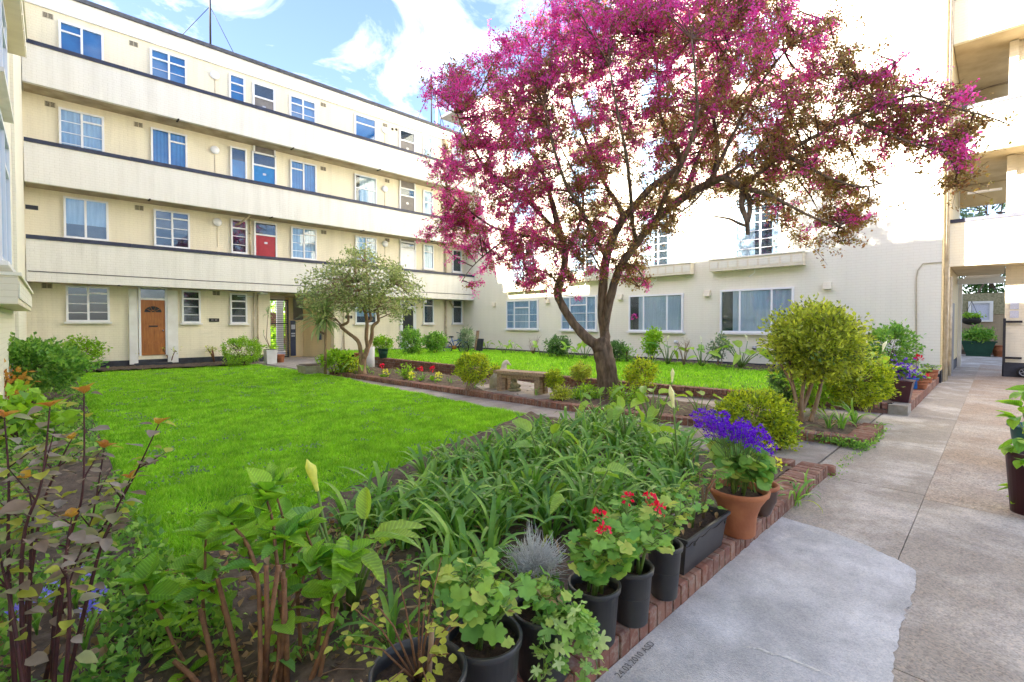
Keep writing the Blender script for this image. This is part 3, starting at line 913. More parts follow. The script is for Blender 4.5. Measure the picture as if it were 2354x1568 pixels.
cm = MB(); cs = MB()
for (p0, p1, h0, h1) in ((Vector((RA.x, RA.y + .25, 0)), RM, TOP0, TOPM), (RM, RB, TOPM, TOP1)):
    a, nrm, d, L = retaining(p0, p1, h0, h1, 3)
    q = [p0 + nrm * .02, p1 + nrm * .02, p1 + nrm * .18, p0 + nrm * .18]
    cm.hexa([(v.x, v.y, -.04) for v in q], [(q[0].x, q[0].y, h0 - .108), (q[1].x, q[1].y, h1 - .108), (q[2].x, q[2].y, h1 - .108), (q[3].x, q[3].y, h0 - .108)])
    for c in range(4):
        n = int(L / .225)
        for i in range(n):
            s0 = .225 * i + (.11 if c % 2 else 0); s1 = min(L, s0 + .215)
            t = (s0 + s1) / 2 / L; h = h0 + (h1 - h0) * min(1, t) - .112
            zt = h - .075 * c; zb = max(-.03, zt - .066)
            if zt < .02 or s1 - s0 < .05:
                continue
            e0, e1 = p0 + d * s0 + nrm * random.uniform(.004, .01), p0 + d * s1 + nrm * .008
            e2, e3 = e1 + nrm * .1, e0 + nrm * .1
            cs.hexa([(v.x, v.y, zb) for v in (e0, e1, e2, e3)], [(v.x, v.y, zt) for v in (e0, e1, e2, e3)])
cm.build('mortar', 'mortar', wall)
stuff(cs.build('brickwork', 'brick', wall))
side = thing('brick_edging', 'brick edging with small terracotta pots running to the white house corner', 'kerb', (0, 0, 0))
kerbrow(side, (RA.x + .42, RA.y), (15.7, RA.y), .24, -.01, .165, pitch=.225)
mb = MB(); mb.box(RA.x, RA.x + .41, RA.y - .01, RA.y + .24, -.01, .155); mb.build('corner_block', 'stonepot', side)

# new cement patch with a ragged edge, and the date scratched in it
pp = [(1400, 1568), (1822, 1196), (1842, 1203), (1900, 1219), (2000, 1258), (2090, 1301), (2106, 1314), (2109, 1334), (2101, 1356), (2096, 1382), (2082, 1404), (2076, 1436), (2062, 1462), (2060, 1496), (2051, 1526), (2053, 1556), (2040, 1590)]
cem = [(gp(x, y).x, gp(x, y).y) for x, y in pp]
cem = [(0.2, 1.15)] + [(cem[1][0], 1.15)] + cem[2:] + [(1.6, .2), (1.3, -1.4), (.2, -1.4)]
fine = []
for i in range(len(cem)):
    a, b = Vector((*cem[i], 0)), Vector((*cem[(i + 1) % len(cem)], 0))
    k = max(1, int((b - a).length / .03)) if 2 <= i <= 15 else 1
    for j in range(k):
        p = a.lerp(b, j / k)
        if 3 < i <= 15:
            p += Vector((random.uniform(-.009, .009), random.uniform(-.009, .009), 0))
        fine.append((p.x, p.y))
o = quadsheet(fine, .004, 'cement_patch', 'cement'); structure(o)


def text(body, size, m, name='lettering', depth_=0.0):
    cu = bpy.data.curves.new(name, 'FONT'); cu.body = body; cu.size = size; cu.extrude = depth_
    t = bpy.data.objects.new(name, cu); COL.objects.link(t)
    dg = bpy.context.evaluated_depsgraph_get(); dg.update()
    me = bpy.data.meshes.new_from_object(t.evaluated_get(dg)); me.name = name
    me.materials.clear(); me.materials.append(M[m])
    bpy.data.objects.remove(t)
    return me


tp = gp(1420, 1560)
t = link('lettering', text('24.03.2010 ASD', .046, 'ink'), o, (tp.x, tp.y - .012, .0065), (0, 0, .02), (1.0, 1.0, 1))
mb = MB()
ck = [(1715, 1487), (1745, 1492), (1770, 1503), (1800, 1508), (1838, 1525), (1880, 1543)]
ckp = [gp(x, y, .0045) for x, y in ck]
for i in range(len(ckp) - 1):
    a, b = ckp[i], ckp[i + 1]; n_ = 6
    for j in range(n_):
        p = a.lerp(b, j / n_); q = a.lerp(b, (j + 1) / n_)
        w = .006 + .006 * random.random()
        mb.add([(p.x - w, p.y + random.uniform(0, .006), .0062), (p.x + w, p.y - w, .0062), (q.x + w, q.y - w, .0062), (q.x - w, q.y + w, .0062)], [(0, 1, 2, 3)])
mb.build('crack_repair', 'render', o)

# ------------------------------------------------------------------ grass
def blades(poly, n, zfun, h, w, name, near=False, minmax=None):
    xs = [p[0] for p in poly]; ys = [p[1] for p in poly]
    P = np.empty((0, 2))
    while len(P) < n:
        k = n * 3
        q = np.column_stack([RNG.uniform(min(xs), max(xs), k), RNG.uniform(min(ys), max(ys), k)])
        if near:
            dd = np.hypot(q[:, 0], q[:, 1]); keep = RNG.uniform(size=k) < np.clip((5.2 / dd) ** 1.5, 0, 1)
            q = q[keep]
        q = q[inpoly(q, poly)]
        P = np.vstack([P, q])
    P = P[:n]
    dist = np.hypot(P[:, 0], P[:, 1])
    nz = noise_np(P[:, 0] * 2.2, P[:, 1] * 2.2) * .6 + noise_np(P[:, 0] * 7, P[:, 1] * 7) * .4
    z = zfun(P)
    hh = h * (0.30 + 1.35 * nz) * RNG.uniform(.6, 1.3, n)
    ww = w * RNG.uniform(.7, 1.3, n) * np.clip(dist / 4.5, 1, 3)
    an = RNG.uniform(0, 2 * np.pi, n); ln = RNG.uniform(.1, 1.0, n) * hh
    bd = RNG.uniform(0, 2 * np.pi, n)
    s = np.column_stack([np.cos(an), np.sin(an), np.zeros(n)]) * (ww / 2)[:, None]
    l = np.column_stack([np.cos(bd), np.sin(bd), np.zeros(n)]) * ln[:, None]
    b = np.column_stack([P, z])
    up = np.array([0, 0, 1.0])[None] * hh[:, None]
    V = np.stack([b - s, b + s, b + s * .7 + up * .6 + l * .35, b - s * .7 + up * .6 + l * .35], 1)
    tip = b + up + l
    V = np.concatenate([V, tip[:, None]], 1).reshape(-1, 3)
    i = np.arange(n, dtype=np.int32)[:, None] * 5
    F1 = np.concatenate([i, i + 1, i + 2], 1); F2 = np.concatenate([i, i + 2, i + 3], 1); F3 = np.concatenate([i + 3, i + 2, i + 4], 1)
    o = link(name, npmesh(name, V, np.concatenate([F1, F2, F3]), 'grass'))
    return stuff(o)


blades(LAWN, 260000, lambda P: np.zeros(len(P)), .05, .0055, 'grass', near=True)
BP = [(p[0], p[1]) for p in BACK]
blades(BP, 60000, lambda P: np.array([back_z(a, b) for a, b in P]), .06, .006, 'grass')


# ------------------------------------------------------------------ back block
B = thing('apartment_block', 'long cream apartment block with three dark-railed access balconies and an orange-brown door', 'building')
fB = Face('B', VW)
PX0, PX1 = onB(622, 780)[0], onB(768, 780)[0]     # passage opening
ZR = 11.54
mb = MB()
mb.box(-.9, PX0, VW, VW + .3, -.05, ZR)
mb.box(PX1, UC + .2, VW, VW + .3, -.05, ZR)
mb.box(PX0, PX1, VW, VW + .3, 2.72, ZR)
mb.build('wall', 'cream_x', B)
mb = MB()
mb.box(-.9, PX0 - .3, VW + 4.5, VW + 4.8, -.05, ZR); mb.box(PX1 + 2.4, 24, VW + 4.5, VW + 4.8, -.05, ZR); mb.box(PX0 - .3, PX1 + 2.4, VW + 4.5, VW + 4.8, 2.75, ZR)
mb.box(-.9, 24, VW + .31, VW + 4.49, ZR - .6, ZR - .4)
mb.build('rear_wall', 'cream_x', B)
mb = MB()
mb.box(PX0 - .25, PX0, VW + .31, VW + 4.4, -.03, 2.9)
q0, q1 = (PX1, VW + .302), (PX1 - .75, VW + 1.5)
mb.hexa([(q0[0], q0[1], -.03), (q0[0] + .2, q0[1], -.03), (q1[0] + .2, q1[1], -.03), (q1[0], q1[1], -.03)], [(q0[0], q0[1], 2.9), (q0[0] + .2, q0[1], 2.9), (q1[0] + .2, q1[1], 2.9), (q1[0], q1[1], 2.9)])
gx1 = onB(666, 780, VW + 1.6)[0]
mb.box(gx1, PX1 + .1, VW + 1.52, VW + 1.7, -.03, 1.62)
mb.box(gx1 + .02, gx1 + .2, VW + 1.72, VW + 2.2, -.03, 2.9); mb.box(PX1 + 2.2, PX1 + 2.4, VW + .4, VW + 4.4, -.03, 2.9)
mb.build('passage_wall', 'ochre', B)
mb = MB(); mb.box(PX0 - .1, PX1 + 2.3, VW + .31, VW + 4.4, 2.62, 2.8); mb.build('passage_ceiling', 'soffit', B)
rb = MB(); rb.box(gx1 + .21, PX1 + 2.1, VW + 2.25, VW + 2.4, -.03, 2.61); rb.build('recess_wall', 'render', B)
nb = MB(); x0, x1 = onB(668, 780, VW + 1.5)[0], onB(680, 780, VW + 1.5)[0]
nb.box(x0, x1, VW + 1.49, VW + 1.515, .05, 1.6); n_ = nb.build('notice_board', 'navydoor', B)
for k, (z0, z1) in enumerate(((1.22, 1.42), (1.0, 1.06), (.9, .95))):
    p = MB(); p.box(x0 + .03, x1 - .03, VW + 1.482, VW + 1.488, z0, z1); p.build('notice', 'notice', n_)
pb = MB(); pb.box(PX1 - .42, PX1 - .3, VW + .6, VW + .72, .75, 1.45); pb.build('entry_panel', 'navydoor', B)

# plinth, roof edge
mb = MB()
for a0, a1 in ((UA, PX0), (PX1, UC)):
    mb.box(a0, a1, VW - .025, VW - .002, -.04, .26)
mb.build('plinth', 'plinth', B)
mb = MB(); mb.box(UA - .3, UC + .1, VW - .06, VW - .003, 10.94, 11.44); mb.build('fascia', 'render', B)
mb = MB(); mb.box(UA - .3, UC + .1, VW - .14, VW + .35, 11.443, 11.56); mb.build('roof_edge', 'lead', B)

# balconies
for i, (zb, zt) in enumerate(((2.68, 4.0), (5.5, 6.73), (8.3, 9.5))):
    mb = MB(); mb.box(UA + .02, UC - .02, VB, VB + .14, zb, zt - .11); p = mb.build('parapet', 'white_x', B)
    c = MB()
    nseg = 7
    for k in range(nseg):
        a0 = UA + .02 + (UC - UA - .04) * k / nseg; a1 = UA + .02 + (UC - UA - .04) * (k + 1) / nseg
        c.box(a0 + .003, a1 - .003, VB - .04, VB + .18, zt - .108, zt + random.uniform(-.006, .006))
    c.build('coping', 'navy', p)
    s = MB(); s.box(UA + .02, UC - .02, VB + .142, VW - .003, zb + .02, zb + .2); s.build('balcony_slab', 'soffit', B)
    if i == 0:
        d = MB(); d.tube([(UA + .05, VB - .02, zb + .29), (4, VB - .025, zb + .275), (9, VB - .02, zb + .285), (UC - .1, VB - .02, zb + .28)], .011, 5); d.build('cable', 'hole', p)
        d = MB(); d.box(UA + .02, UC - .02, VB - .022, VB - .002, zb - .0, zb + .25); d.build('drip_band', 'white_x', p)
    for k in range(4):
        xx = 1.5 + k * 3.7 + i * .8
        dr = MB(); dr.box(xx, xx + .05, VB - .02, VB + .3, zb - .012, zb + .012); dr.build('spout', 'hole', p)

# windows; view columns from the photograph
CAS = [(1, [], [.3, .52, .74]), (1, [.78], [.27, .52])]
CAS2 = [(1, [], [.25, .5, .75]), (1, [.8], [.27, .53])]
TWO = [(1, [], []), (1.1, [], [])]
TWOT = [(1, [], []), (1, [.76], [])]
SLIM = [(1, [.74], [.25, .5])]
SLIMP = [(1, [.70], [])]
NARW = [(1, [], [])]


def bwin(x0, x1, yt, yb, cols, fill, H=None, sill=True):
    a0, z1 = onB(x0, yt); a1, _ = onB(x1, yt)
    z0 = onB(x0, yb)[1] if yb else z1 - H
    return window(B, fB, a0, a1, z0, z1, cols, fill, sill)


for x0, x1, yt, yb, cols, fill in (
        (150.5, 251, 656, 739.6, CAS2, 'room'), (416.8, 460, 667, 742.4, SLIM, 'room'), (527.8, 567, 674, 743.8, SLIM, 'room'),
        (815.5, 864, 696, 744, TWOT, 'blind'), (971.7, 995.4, 686.5, 744, [(1, [.72], [])], 'room'), (1038.6, 1061, 689, 744, SLIMP, 'room'),
        (145, 248, 451, 546, TWO, 'blind'), (352.7, 435, 480.3, 566, CAS2, 'room'), (529.7, 567, 502.6, 581, SLIM, 'room'),
        (667.8, 726.3, 520.6, 593.5, CAS2, 'net'), (815.5, 864.3, 541.5, 603, CAS2, 'net'), (971.7, 995.4, 561, 618, SLIMP, 'net'), (1038.6, 1059.5, 573.6, 625, SLIMP, 'room')):
    bwin(x0, x1, yt, yb, cols, fill)
for x0, x1, yt, H, cols, fill in (
        (134, 238, 246.7, 1.45, [(1, [], [.27, .5, .73]), (1, [.8], [.27, .5])], 'net'), (345.7, 429, 292.7, 1.4, TWOT, 'curtblue'), (528, 566, 336, 1.25, NARW, 'halfblue'),
        (666, 726, 367, 1.3, [(1, [.74], []), (1, [], [])], 'curtblue'), (813.9, 864, 399, 1.35, [(1, [.55], [])], 'part'), (971.4, 993.7, 436.7, 1.3, [(1, [.55], [])], 'net'),
        (134, 237, 47, 1.35, [(1, [.78], []), (1, [], [])], 'blue'), (344, 428, 110, 1.3, [(1, [.76], [.26, .5]), (1, [.76], [.26, .5])], 'blue'), (525.5, 562, 168.7, 1.25, SLIM, 'blue'),
        (664.7, 724.7, 217.8, 1.3, [(1, [.76], [.26, .5]), (1, [.76], [.26, .5])], 'blue'), (814, 862.7, 261, 1.3, [(1, [.72], [])], 'blue'), (971.4, 992, 312.6, 1.3, SLIMP, 'net'), (1038, 1059, 332, 1.25, SLIMP, 'net')):
    bwin(x0, x1, yt, None, cols, fill, H)


def door(x0, x1, yt, yleaf, zb, leaf, kind='plain', glassfill='room'):
    """frame with a fanlight over the leaf"""
    a0, z1 = onB(x0, yt); a1, _ = onB(x1, yt)
    zl = onB(x0, yleaf)[1]
    fr = MB()
    fB.box(fr, a0, a0 + .06, zb, z1, .002, .07); fB.box(fr, a1 - .06, a1, zb, z1, .002, .07)
    fB.box(fr, a0 + .06, a1 - .06, z1 - .06, z1, .002, .07); fB.box(fr, a0 + .06, a1 - .06, zl, zl + .06, .002, .07)
    d = fr.build('door', 'upvc', B)
    bk = MB(); fB.box(bk, a0 + .06, a1 - .06, zl + .06, z1 - .06, .004, .008); bk.build('backing', 'room', d)
    gl = MB(); fB.box(gl, a0 + .06, a1 - .06, zl + .06, z1 - .06, .036, .04); gl.build('pane', 'glass', d)
    lf = MB(); l0, l1 = a0 + .063, a1 - .063
    fB.box(lf, l0, l1, zb + .01, zl - .003, .004, .04)
    W = l1 - l0; Hh = zl - zb
    if kind == 'oak':
        for (c0, c1) in ((.1, .45), (.55, .9)):
            for (h0, h1) in ((.06, .22), (.26, .50), (.56, .66)):
                fB.box(lf, l0 + W * c0, l0 + W * c1, zb + Hh * h0, zb + Hh * h1, .041, .052)
                fB.box(lf, l0 + W * (c0 + .06), l0 + W * (c1 - .06), zb + Hh * (h0 + .02), zb + Hh * (h1 - .02), .053, .060)
    elif kind == 'panels':
        for (h0, h1) in ((.1, .42), (.5, .9)):
            fB.box(lf, l0 + W * .12, l0 + W * .88, zb + Hh * h0, zb + Hh * h1, .041, .05)
    lo = lf.build('door_leaf', leaf, d)
    if kind == 'oak':
        fan = MB(); c = ((l0 + l1) / 2, zb + Hh * .78); r = W * .36
        pts = [(c[0] + r * math.cos(t), c[1] + r * .85 * math.sin(t)) for t in [math.pi * k / 12 for k in range(13)]]
        fan.add([fB.pt(a, z, .0425) for a, z in pts], [tuple(range(13))]); fan.build('fanlight', 'room', lo)
        sp = MB()
        for k in range(1, 5):
            t = math.pi * k / 5
            sp.tube([fB.pt(c[0] + r * .25 * math.cos(t), c[1] + r * .22 * math.sin(t), .046), fB.pt(c[0] + r * math.cos(t), c[1] + r * .85 * math.sin(t), .046)], .008, 4)
        sp.tube([fB.pt(c[0] + r * .25 * math.cos(t), c[1] + r * .22 * math.sin(t), .046) for t in [math.pi * k / 8 for k in range(9)]], .012, 5)
        sp.build('glazing_bar', 'wood_door', lo)
        lb = MB(); fB.box(lb, c[0] - .12, c[0] + .12, zb + Hh * .515, zb + Hh * .54, .053, .066); lb.build('letterbox', 'iron', lo)
        kn = MB(); kn.ball(fB.pt(l1 - .06, zb + Hh * .45, .07), .025, 8, 6); kn.build('handle', 'chrome', lo)
    elif kind == 'glazed':
        gl = MB(); fB.box(gl, l0 + W * .12, l0 + W * .88, zb + Hh * .42, zb + Hh * .96, .042, .046); gl.build('door_glass', 'room', lo)
    else:
        pl = MB(); fB.box(pl, (l0 + l1) / 2 - .06, (l0 + l1) / 2 + .06, zb + Hh * .84, zb + Hh * .88, .052, .056); pl.build('number_plate', 'chrome', lo)
    return d


door(317, 383, 659, 689, onB(320, 818)[1], 'wood_door', 'oak')
door(582.7, 635.7, 508, 540, onB(582, 655)[1], 'red_door', 'panels')
door(918.7, 955, 554, 573, onB(918, 665)[1], 'upvc', 'plain')
door(917, 953, 429.7, 449, onB(917, 560)[1], 'grey_door', 'plain')
door(578, 634, 347.5, 379, onB(578, 500)[1], 'blue_door', 'panels')
door(579.7, 631, 188.6, 222, onB(579, 350)[1], 'grey_door', 'panels')
door(917, 953, 296, 322, onB(917, 430)[1], 'grey_door', 'plain')
door(918.7, 955, 690, 706, .18, 'upvc', 'glazed')
mb = MB()
for x0, x1 in ((296, 316), (384, 408)):
    a0, a1 = onB(x0, 750)[0], onB(x1, 750)[0]
    mb.box(a0, a1, VW - .1, VW - .004, .12, 2.62)
mb.build('door_pilaster', 'render', B)
a0, a1 = onB(308, 820)[0], onB(392, 820)[0]
mb = MB(); mb.box(a0, a1, VW - .38, VW - .03, -.03, .15); mb.build('doorstep', 'plinth', B)

# bulkhead lamps, air bricks, plaques, pipes
for x, y in ((493.5, 174), (884, 300), (493.5, 345.7), (884, 434.7), (499, 511), (884.4, 561)):
    a, z = onB(x, y); mb = MB()
    mb.lathe([(.13, 0), (.15, .02), (.15, .05), (.11, .085), (.0, .1)], n=20)
    o = mb.build('bulkhead_lamp', 'lampglass', B); o.location = (a, VW - .003, z); o.rotation_euler = (R(90), 0, 0)
    cb_ = MB(); fB.box(cb_, a - .008, a + .008, z - .9, z - .16, .002, .018); cb_.build('lamp_cable', 'pipe', B)
for x, y in ((110, 36), (307, 101), (115, 285 - 45), (318, 287), (320, 478), (743, 241), (743, 388), (744, 534), (885, 288), (890, 416), (890, 552), (108, 657), (497, 671 + 3)):
    a, z = onB(x, y); mb = MB(); fB.box(mb, a - .12, a + .12, z - .08, z + .08, .002, .012); v = mb.build('air_brick', 'vent', B)
    mb = MB()
    for i in range(2):
        for j in range(4):
            fB.box(mb, a - .1 + i * .11, a - .01 + i * .11, z - .065 + j * .036, z - .045 + j * .036, .0125, .015)
    mb.build('vent_slot', 'hole', v)
for x, y in ((902, 297), (911, 298)):
    a, z = onB(x, y); mb = MB(); fB.box(mb, a - .05, a + .05, z - .05, z + .05, .002, .02); mb.build('vent_hole', 'hole', B)
for x, y in ((492, 736), (801.5, 729)):
    a, z = onB(x, y); mb = MB(); fB.box(mb, a - .16, a + .16, z - .065, z + .065, .002, .025); p = mb.build('house_plaque', 'plaque', B)
    mb = MB(); fB.box(mb, a - .10, a - .02, z - .025, z + .03, .0255, .0275); fB.box(mb, a + .02, a + .10, z - .025, z + .03, .0255, .0275); mb.build('plaque_mark', 'grey_door', p)
mb = MB()
for x, z0, z1 in ((582.5, 0, 2.66), (591.5, 0, 2.66), (575.7, 4.0, 5.5), (789, 0, 2.66)):
    a = onB(x, 700)[0]
    mb.tube([(a, VW - .06, z0), (a, VW - .06, z1)], .028, 8)
    mb.tube([(a, VW - .06, z0 + .9), (a, VW - .06, z0 + .98)], .04, 8)
mb.build('downpipe', 'pipe', B)
mb = MB(); a = onB(1023, 700)[0]
for z0, z1 in ((0, 2.66), (3.9, 5.5), (6.7, 8.3), (9.4, 10.7)):
    mb.tube([(a, VW - .08, z0), (a, VW - .08, z1)], .055, 10)
mb.box(a - .12, a + .12, VW - .2, VW - .01, 10.7, 10.92)
mb.tube([(a + .5, VW - .07, 2.3), (a + .3, VW - .09, 2.55), (a + .25, VW - .09, 2.66)], .05, 8)
mb.build('downpipe', 'pipe', B)
mb = MB(); a, z = onB(540, 518)
mb.tube([onB(540, 518)[0:1] + (VW - .05, z), (a + .1, VW - .25, z + .05), (a + .38, VW - .6, z + .35)], .035, 8); mb.build('flue_pipe', 'pipe', B)
mb = MB(); fB.box(mb, onB(545, 671)[0], onB(581, 675)[0], 2.5, 2.53, .002, .03); mb.build('conduit', 'upvc', B)
mb = MB(); mb.box(onB(590, 667)[0], onB(606, 667)[0], VW - .5, VW - .1, 2.6, 2.67); mb.build('strip_lamp', 'lampglass', B)

# gate in the passage
gv = VW + 1.42
gate = thing('metal_gate', 'black iron gate of close horizontal bars closing the passage under the back block', 'gate', (0, 0, 0))
g0, g1 = PX0 + .02, onB(664, 780, gv)[0]
mb = MB()
for a in (g0, g1 - .05):
    mb.box(a, a + .05, gv, gv + .05, 0, 2.5)
for z in (.02, 1.44, 2.45):
    mb.box(g0 + .05, g1 - .05, gv + .002, gv + .048, z, z + .05)
mb.build('gate_frame', 'iron', gate)
for k in range(26):
    z = .12 + k * .09
    if abs(z - 1.46) < .05:
        continue
    o = link('bar', BRICK.copy() if k == 0 else barme, gate, ((g0 + g1) / 2, gv + .02, z), None, (g1 - g0 - .1, .02, .016))
    if k == 0:
        barme = o.data; barme.name = 'bar'; barme.materials.clear(); barme.materials.append(M['iron'])
mb = MB(); mb.box(onB(637, 780, VW + 6)[0], onB(652, 780, VW + 6)[0], VW + 6, VW + 6.1, 0, 3.4); o = mb.build('white_post', 'upvc'); tag(o, 'white panel standing just behind the barred passage gate', 'panel')

# masts on the roof
def mast(label, p, h, stays, m='iron'):
    t = thing('roof_mast', label, 'mast', p)
    mb = MB(); mb.tube([(0, 0, 0), (0, 0, h)], .035, 8); mb.build('pole', m, t)
    for s in stays:
        mb = MB(); mb.tube([(0, 0, s[3]), (s[0], s[1], s[2])], .012, 5); mb.build('stay', m, t)
    return t


a, _ = onB(487, 110); mast('tall roof mast with two stays on the near half of the back block', (a, VW + .2, ZR), 3.4, [(-1.0, .3, 0, 1.55), (1.0, .3, 0, 1.55)])
a, _ = onB(997, 285); t = mast('short roof mast with looped aerial near the far roof corner', (a, VW + .2, ZR), 2.6, [(-.75, .3, 0, 1.9)])
mb = MB(); mb.tube([(.15, 0, .3), (.55, 0, .2), (.6, 0, .6), (.4, 0, 1.2), (.2, 0, 1.8)], .02, 6); mb.tube([(.1, 0, 1.7), (.5, .1, 1.1), (.8, .1, .4), (.9, .1, .1)], .018, 6); mb.build('aerial', 'iron', t)
a, _ = onB(1030, 300); mast('slim white pole at the end of the back block roof', (a, VW + 1.0, ZR), 4.2, [], 'upvc')

# ------------------------------------------------------------------ right-hand block
C = thing('apartment_block', 'white apartment block with window boxes, standing behind the blossom tree', 'building')
fC = Face('C', UC)
mb = MB(); mb.box(UC, 23, 1.0, VW - .005, -.05, 13.0); mb.build('wall', 'white_y', C)
mb = MB(); mb.box(UC + .004, 22.9, .986, .998, .302, 13.0); mb.build('end_wall', 'ochre', C)
mb = MB(); mb.box(UC - .06, 23, .98, VW + 2, 13.003, 13.14); mb.build('roof_edge', 'lead', C)
mb = MB(); mb.box(UC + .4, 22, 1.4, 11.0, 13.143, 14.6); mb.build('roof_house', 'render', C)
mb = MB(); mb.box(UC + .2, 22.2, 1.2, 11.2, 14.603, 14.75); mb.build('roof_house_edge', 'lead', C)
mb = MB(); mb.box(UC - .025, UC - .002, .98, VW - .1, -.03, .22); mb.box(UC - .025, 22.9, .97, .998, -.03, .3); mb.build('plinth', 'plinth', C)


def cwin(x0, x1, yt, yb, cols, fill, sill=True, H=None):
    a0, z1 = onC(x0, yt); a1, _ = onC(x1, yt)
    z0 = onC(x0, yb)[1] if yb else z1 - H
    return window(C, fC, a1, a0, z0, z1, cols, fill, sill)


C1 = [(.8, [], [.26, .5]), (1.6, [.74], [.26, .5]), (.8, [], [.26, .5])]
C3 = [(.9, [], []), (1.55, [], []), (.95, [], [])]
cwin(1166, 1238.4, 691.8, 756, C1, 'net')
cwin(1291.8, 1373, 683, 758.5, C1, 'net')
cwin(1447.5, 1571.8, 680, 761, C3, 'part')
cwin(1657, 1826, 667.5, 764, C3, 'part')
# upper storeys: tall windows over panelled window boxes
UPW = [(1, [], [.14, .28, .42, .56, .7, .84]), (1.4, [], [.14, .28, .42, .56, .7, .84])]
for (bx0, bx1, yb_, wx0, wx1, ybw) in ((1157, 1247, 672, 1179, 1232, 644), (1297, 1388, 650, 1312, 1375, 630), (1429, 1587, 641.6, 1472, 1548, 617), (1630, 1846, 624.8, 1690, 1795, 594)):
    b0, zb = onC(bx0, yb_, UC - .3); b1, _ = onC(bx1, yb_, UC - .3)
    w0_, zw = onC(wx0, ybw); w1_, _ = onC(wx1, ybw)
    zt = zb + .36
    for fl in range(4):
        dz = 2.75 * fl
        if zb + dz > 11.6:
            break
        lo, hi = min(b0, b1), max(b0, b1)
        mb = MB(); mb.box(UC - .3, UC - .003, lo, hi, zb + dz, zt + dz)
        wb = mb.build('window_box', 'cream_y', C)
        n_ = max(3, round((hi - lo) / .3)); pw = (hi - lo) / n_
        mb = MB()
        for k in range(n_):
            mb.box(UC - .312, UC - .302, lo + pw * k + .03, lo + pw * (k + 1) - .03, zb + dz + .09, zb + dz + .3)
        mb.build('box_panel', 'white_y', wb)
        mb = MB(); mb.box(UC - .325, UC - .003, lo - .02, hi + .02, zt + dz + .002, zt + dz + .04); mb.build('box_rim', 'white_y', wb)
        if fl < 3:
            window(C, fC, w1_, w0_, zt + dz + .03, zt + dz + 1.95, UPW, 'sides' if fl == 0 else 'net', False)
            hk = MB(); ym = (lo + hi) / 2; hk.tube([(UC - .15, ym, zb + dz), (UC - .15, ym, zb + dz - .12), (UC - .2, ym + .15, zb + dz - .25)], .012, 5); hk.build('spout', 'upvc', wb)
for x, y in ((1137, 700), (1260, 692), (1427, 683), (1627, 674.5), (1903, 657)):
    a, z = onC(x, y); mb = MB(); mb.hexa([(UC - .14, a - .1, z - .1), (UC - .003, a - .1, z - .1), (UC - .003, a + .1, z - .1), (UC - .14, a + .1, z - .1)], [(UC - .08, a - .1, z + .1), (UC - .003, a - .1, z + .1), (UC - .003, a + .1, z + .1), (UC - .08, a + .1, z + .1)])
    mb.build('vent_cowl', 'cream_y', C)
for x, y, m in ((1736, 800, 'chrome'), (1555, 846 - 60, 'upvc')):
    a, z = onC(x, y); mb = MB(); mb.tube([(UC - .002, a, z), (UC - .09, a, z)], .06, 12); mb.build('waste_outlet', m, C)
mb = MB()
pts = [onC(2107, 850), onC(2107, 640), onC(2110, 622), (onC(2122, 606)), (onC(2145, 604)), (1.0, onC(2163, 603)[1])]
mb.tube([(UC - .02, a, z) for a, z in pts] + [(UC + .5, .98, pts[-1][1] - .3)], .014, 6)
mb.build('cable', 'vent', C)
mb = MB()
for x_, z1_ in ((UC + .55, 12.5), (UC + 1.0, 3.0), (UC + 2.3, 2.8)):
    mb.tube([(x_, .94, .0), (x_, .94, z1_)], .04, 8)
mb.tube([(UC + .3, .95, .0), (UC + .3, .95, 12.9)], .02, 6)
mb.build('downpipe', 'pipe', C)
mb = MB(); mb.box(UC + 3.4, UC + 4.3, .95, .995, .0, 2.1); d_ = mb.build('side_door', 'grey_door', C)
mb = MB(); mb.box(UC + 1.6, UC + 2.0, .97, .995, 1.0, 2.2); mb.build('window', 'upvc', C)

# ------------------------------------------------------------------ gallery block at the far right
D = thing('apartment_block', 'cream gallery block with open balconies over the paved passage, beyond the white block', 'building')
UD, UB = 19.1, 18.0
YD = at(2308, 800, depth(Vector((UD, -.1, 0)))).y
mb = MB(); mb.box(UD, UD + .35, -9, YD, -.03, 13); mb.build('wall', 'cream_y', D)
mb = MB(); mb.box(UD - .03, UD - .002, -9, YD + .03, -.03, .4); mb.box(UD - .03, UD + .34, YD + .004, YD + .03, -.03, .4); mb.build('plinth', 'plinth', D)
zs = ((3.07, 4.37), (6.1, 7.43), (9.2, 10.5))
for i, (zb, zt) in enumerate(zs):
    mb = MB(); mb.box(UB, UB + .14, -9, .975, zb, zt - .1); p = mb.build('parapet', 'white_y', D)
    c = MB(); c.box(UB - .03, UB + .17, -9, .972, zt - .098, zt); c.build('coping', 'navy', p)
    s = MB(); s.box(UB + .142, UD - .003, -9, .97, zb + .02, zb + .2); s.box(UD - .003, UD + 3.2, YD + .01, .97, zb + .02, zb + .2); s.build('gallery_slab', 'soffit_light', D)
mb = MB()
for i, (zb, zt) in enumerate(((0, 3.07), (3.3, 6.1), (6.35, 9.2))):
    if i:
        mb.box(UD - .18, UD - .004, YD - .16, YD + .02, zb, zt)
mb.build('pilaster', 'cream_y', D)
mb = MB(); mb.box(UD + 3.0, UD + 3.2, YD, .97, 6.32, 9.2); mb.box(UD + 3.0, UD + 3.2, YD, .97, 5.4, 6.1); mb.box(UD + 2.6, UD + 2.9, YD, .97, 8.4, 8.7); mb.build('gallery_wall', 'soffit_light', D)
mb = MB()
for z in (5.35, 2.85):
    mb.box(UD + .6, UD + .72, YD + .1, .7, z, z + .06)
mb.build('strip_lamp', 'lampglass', D)
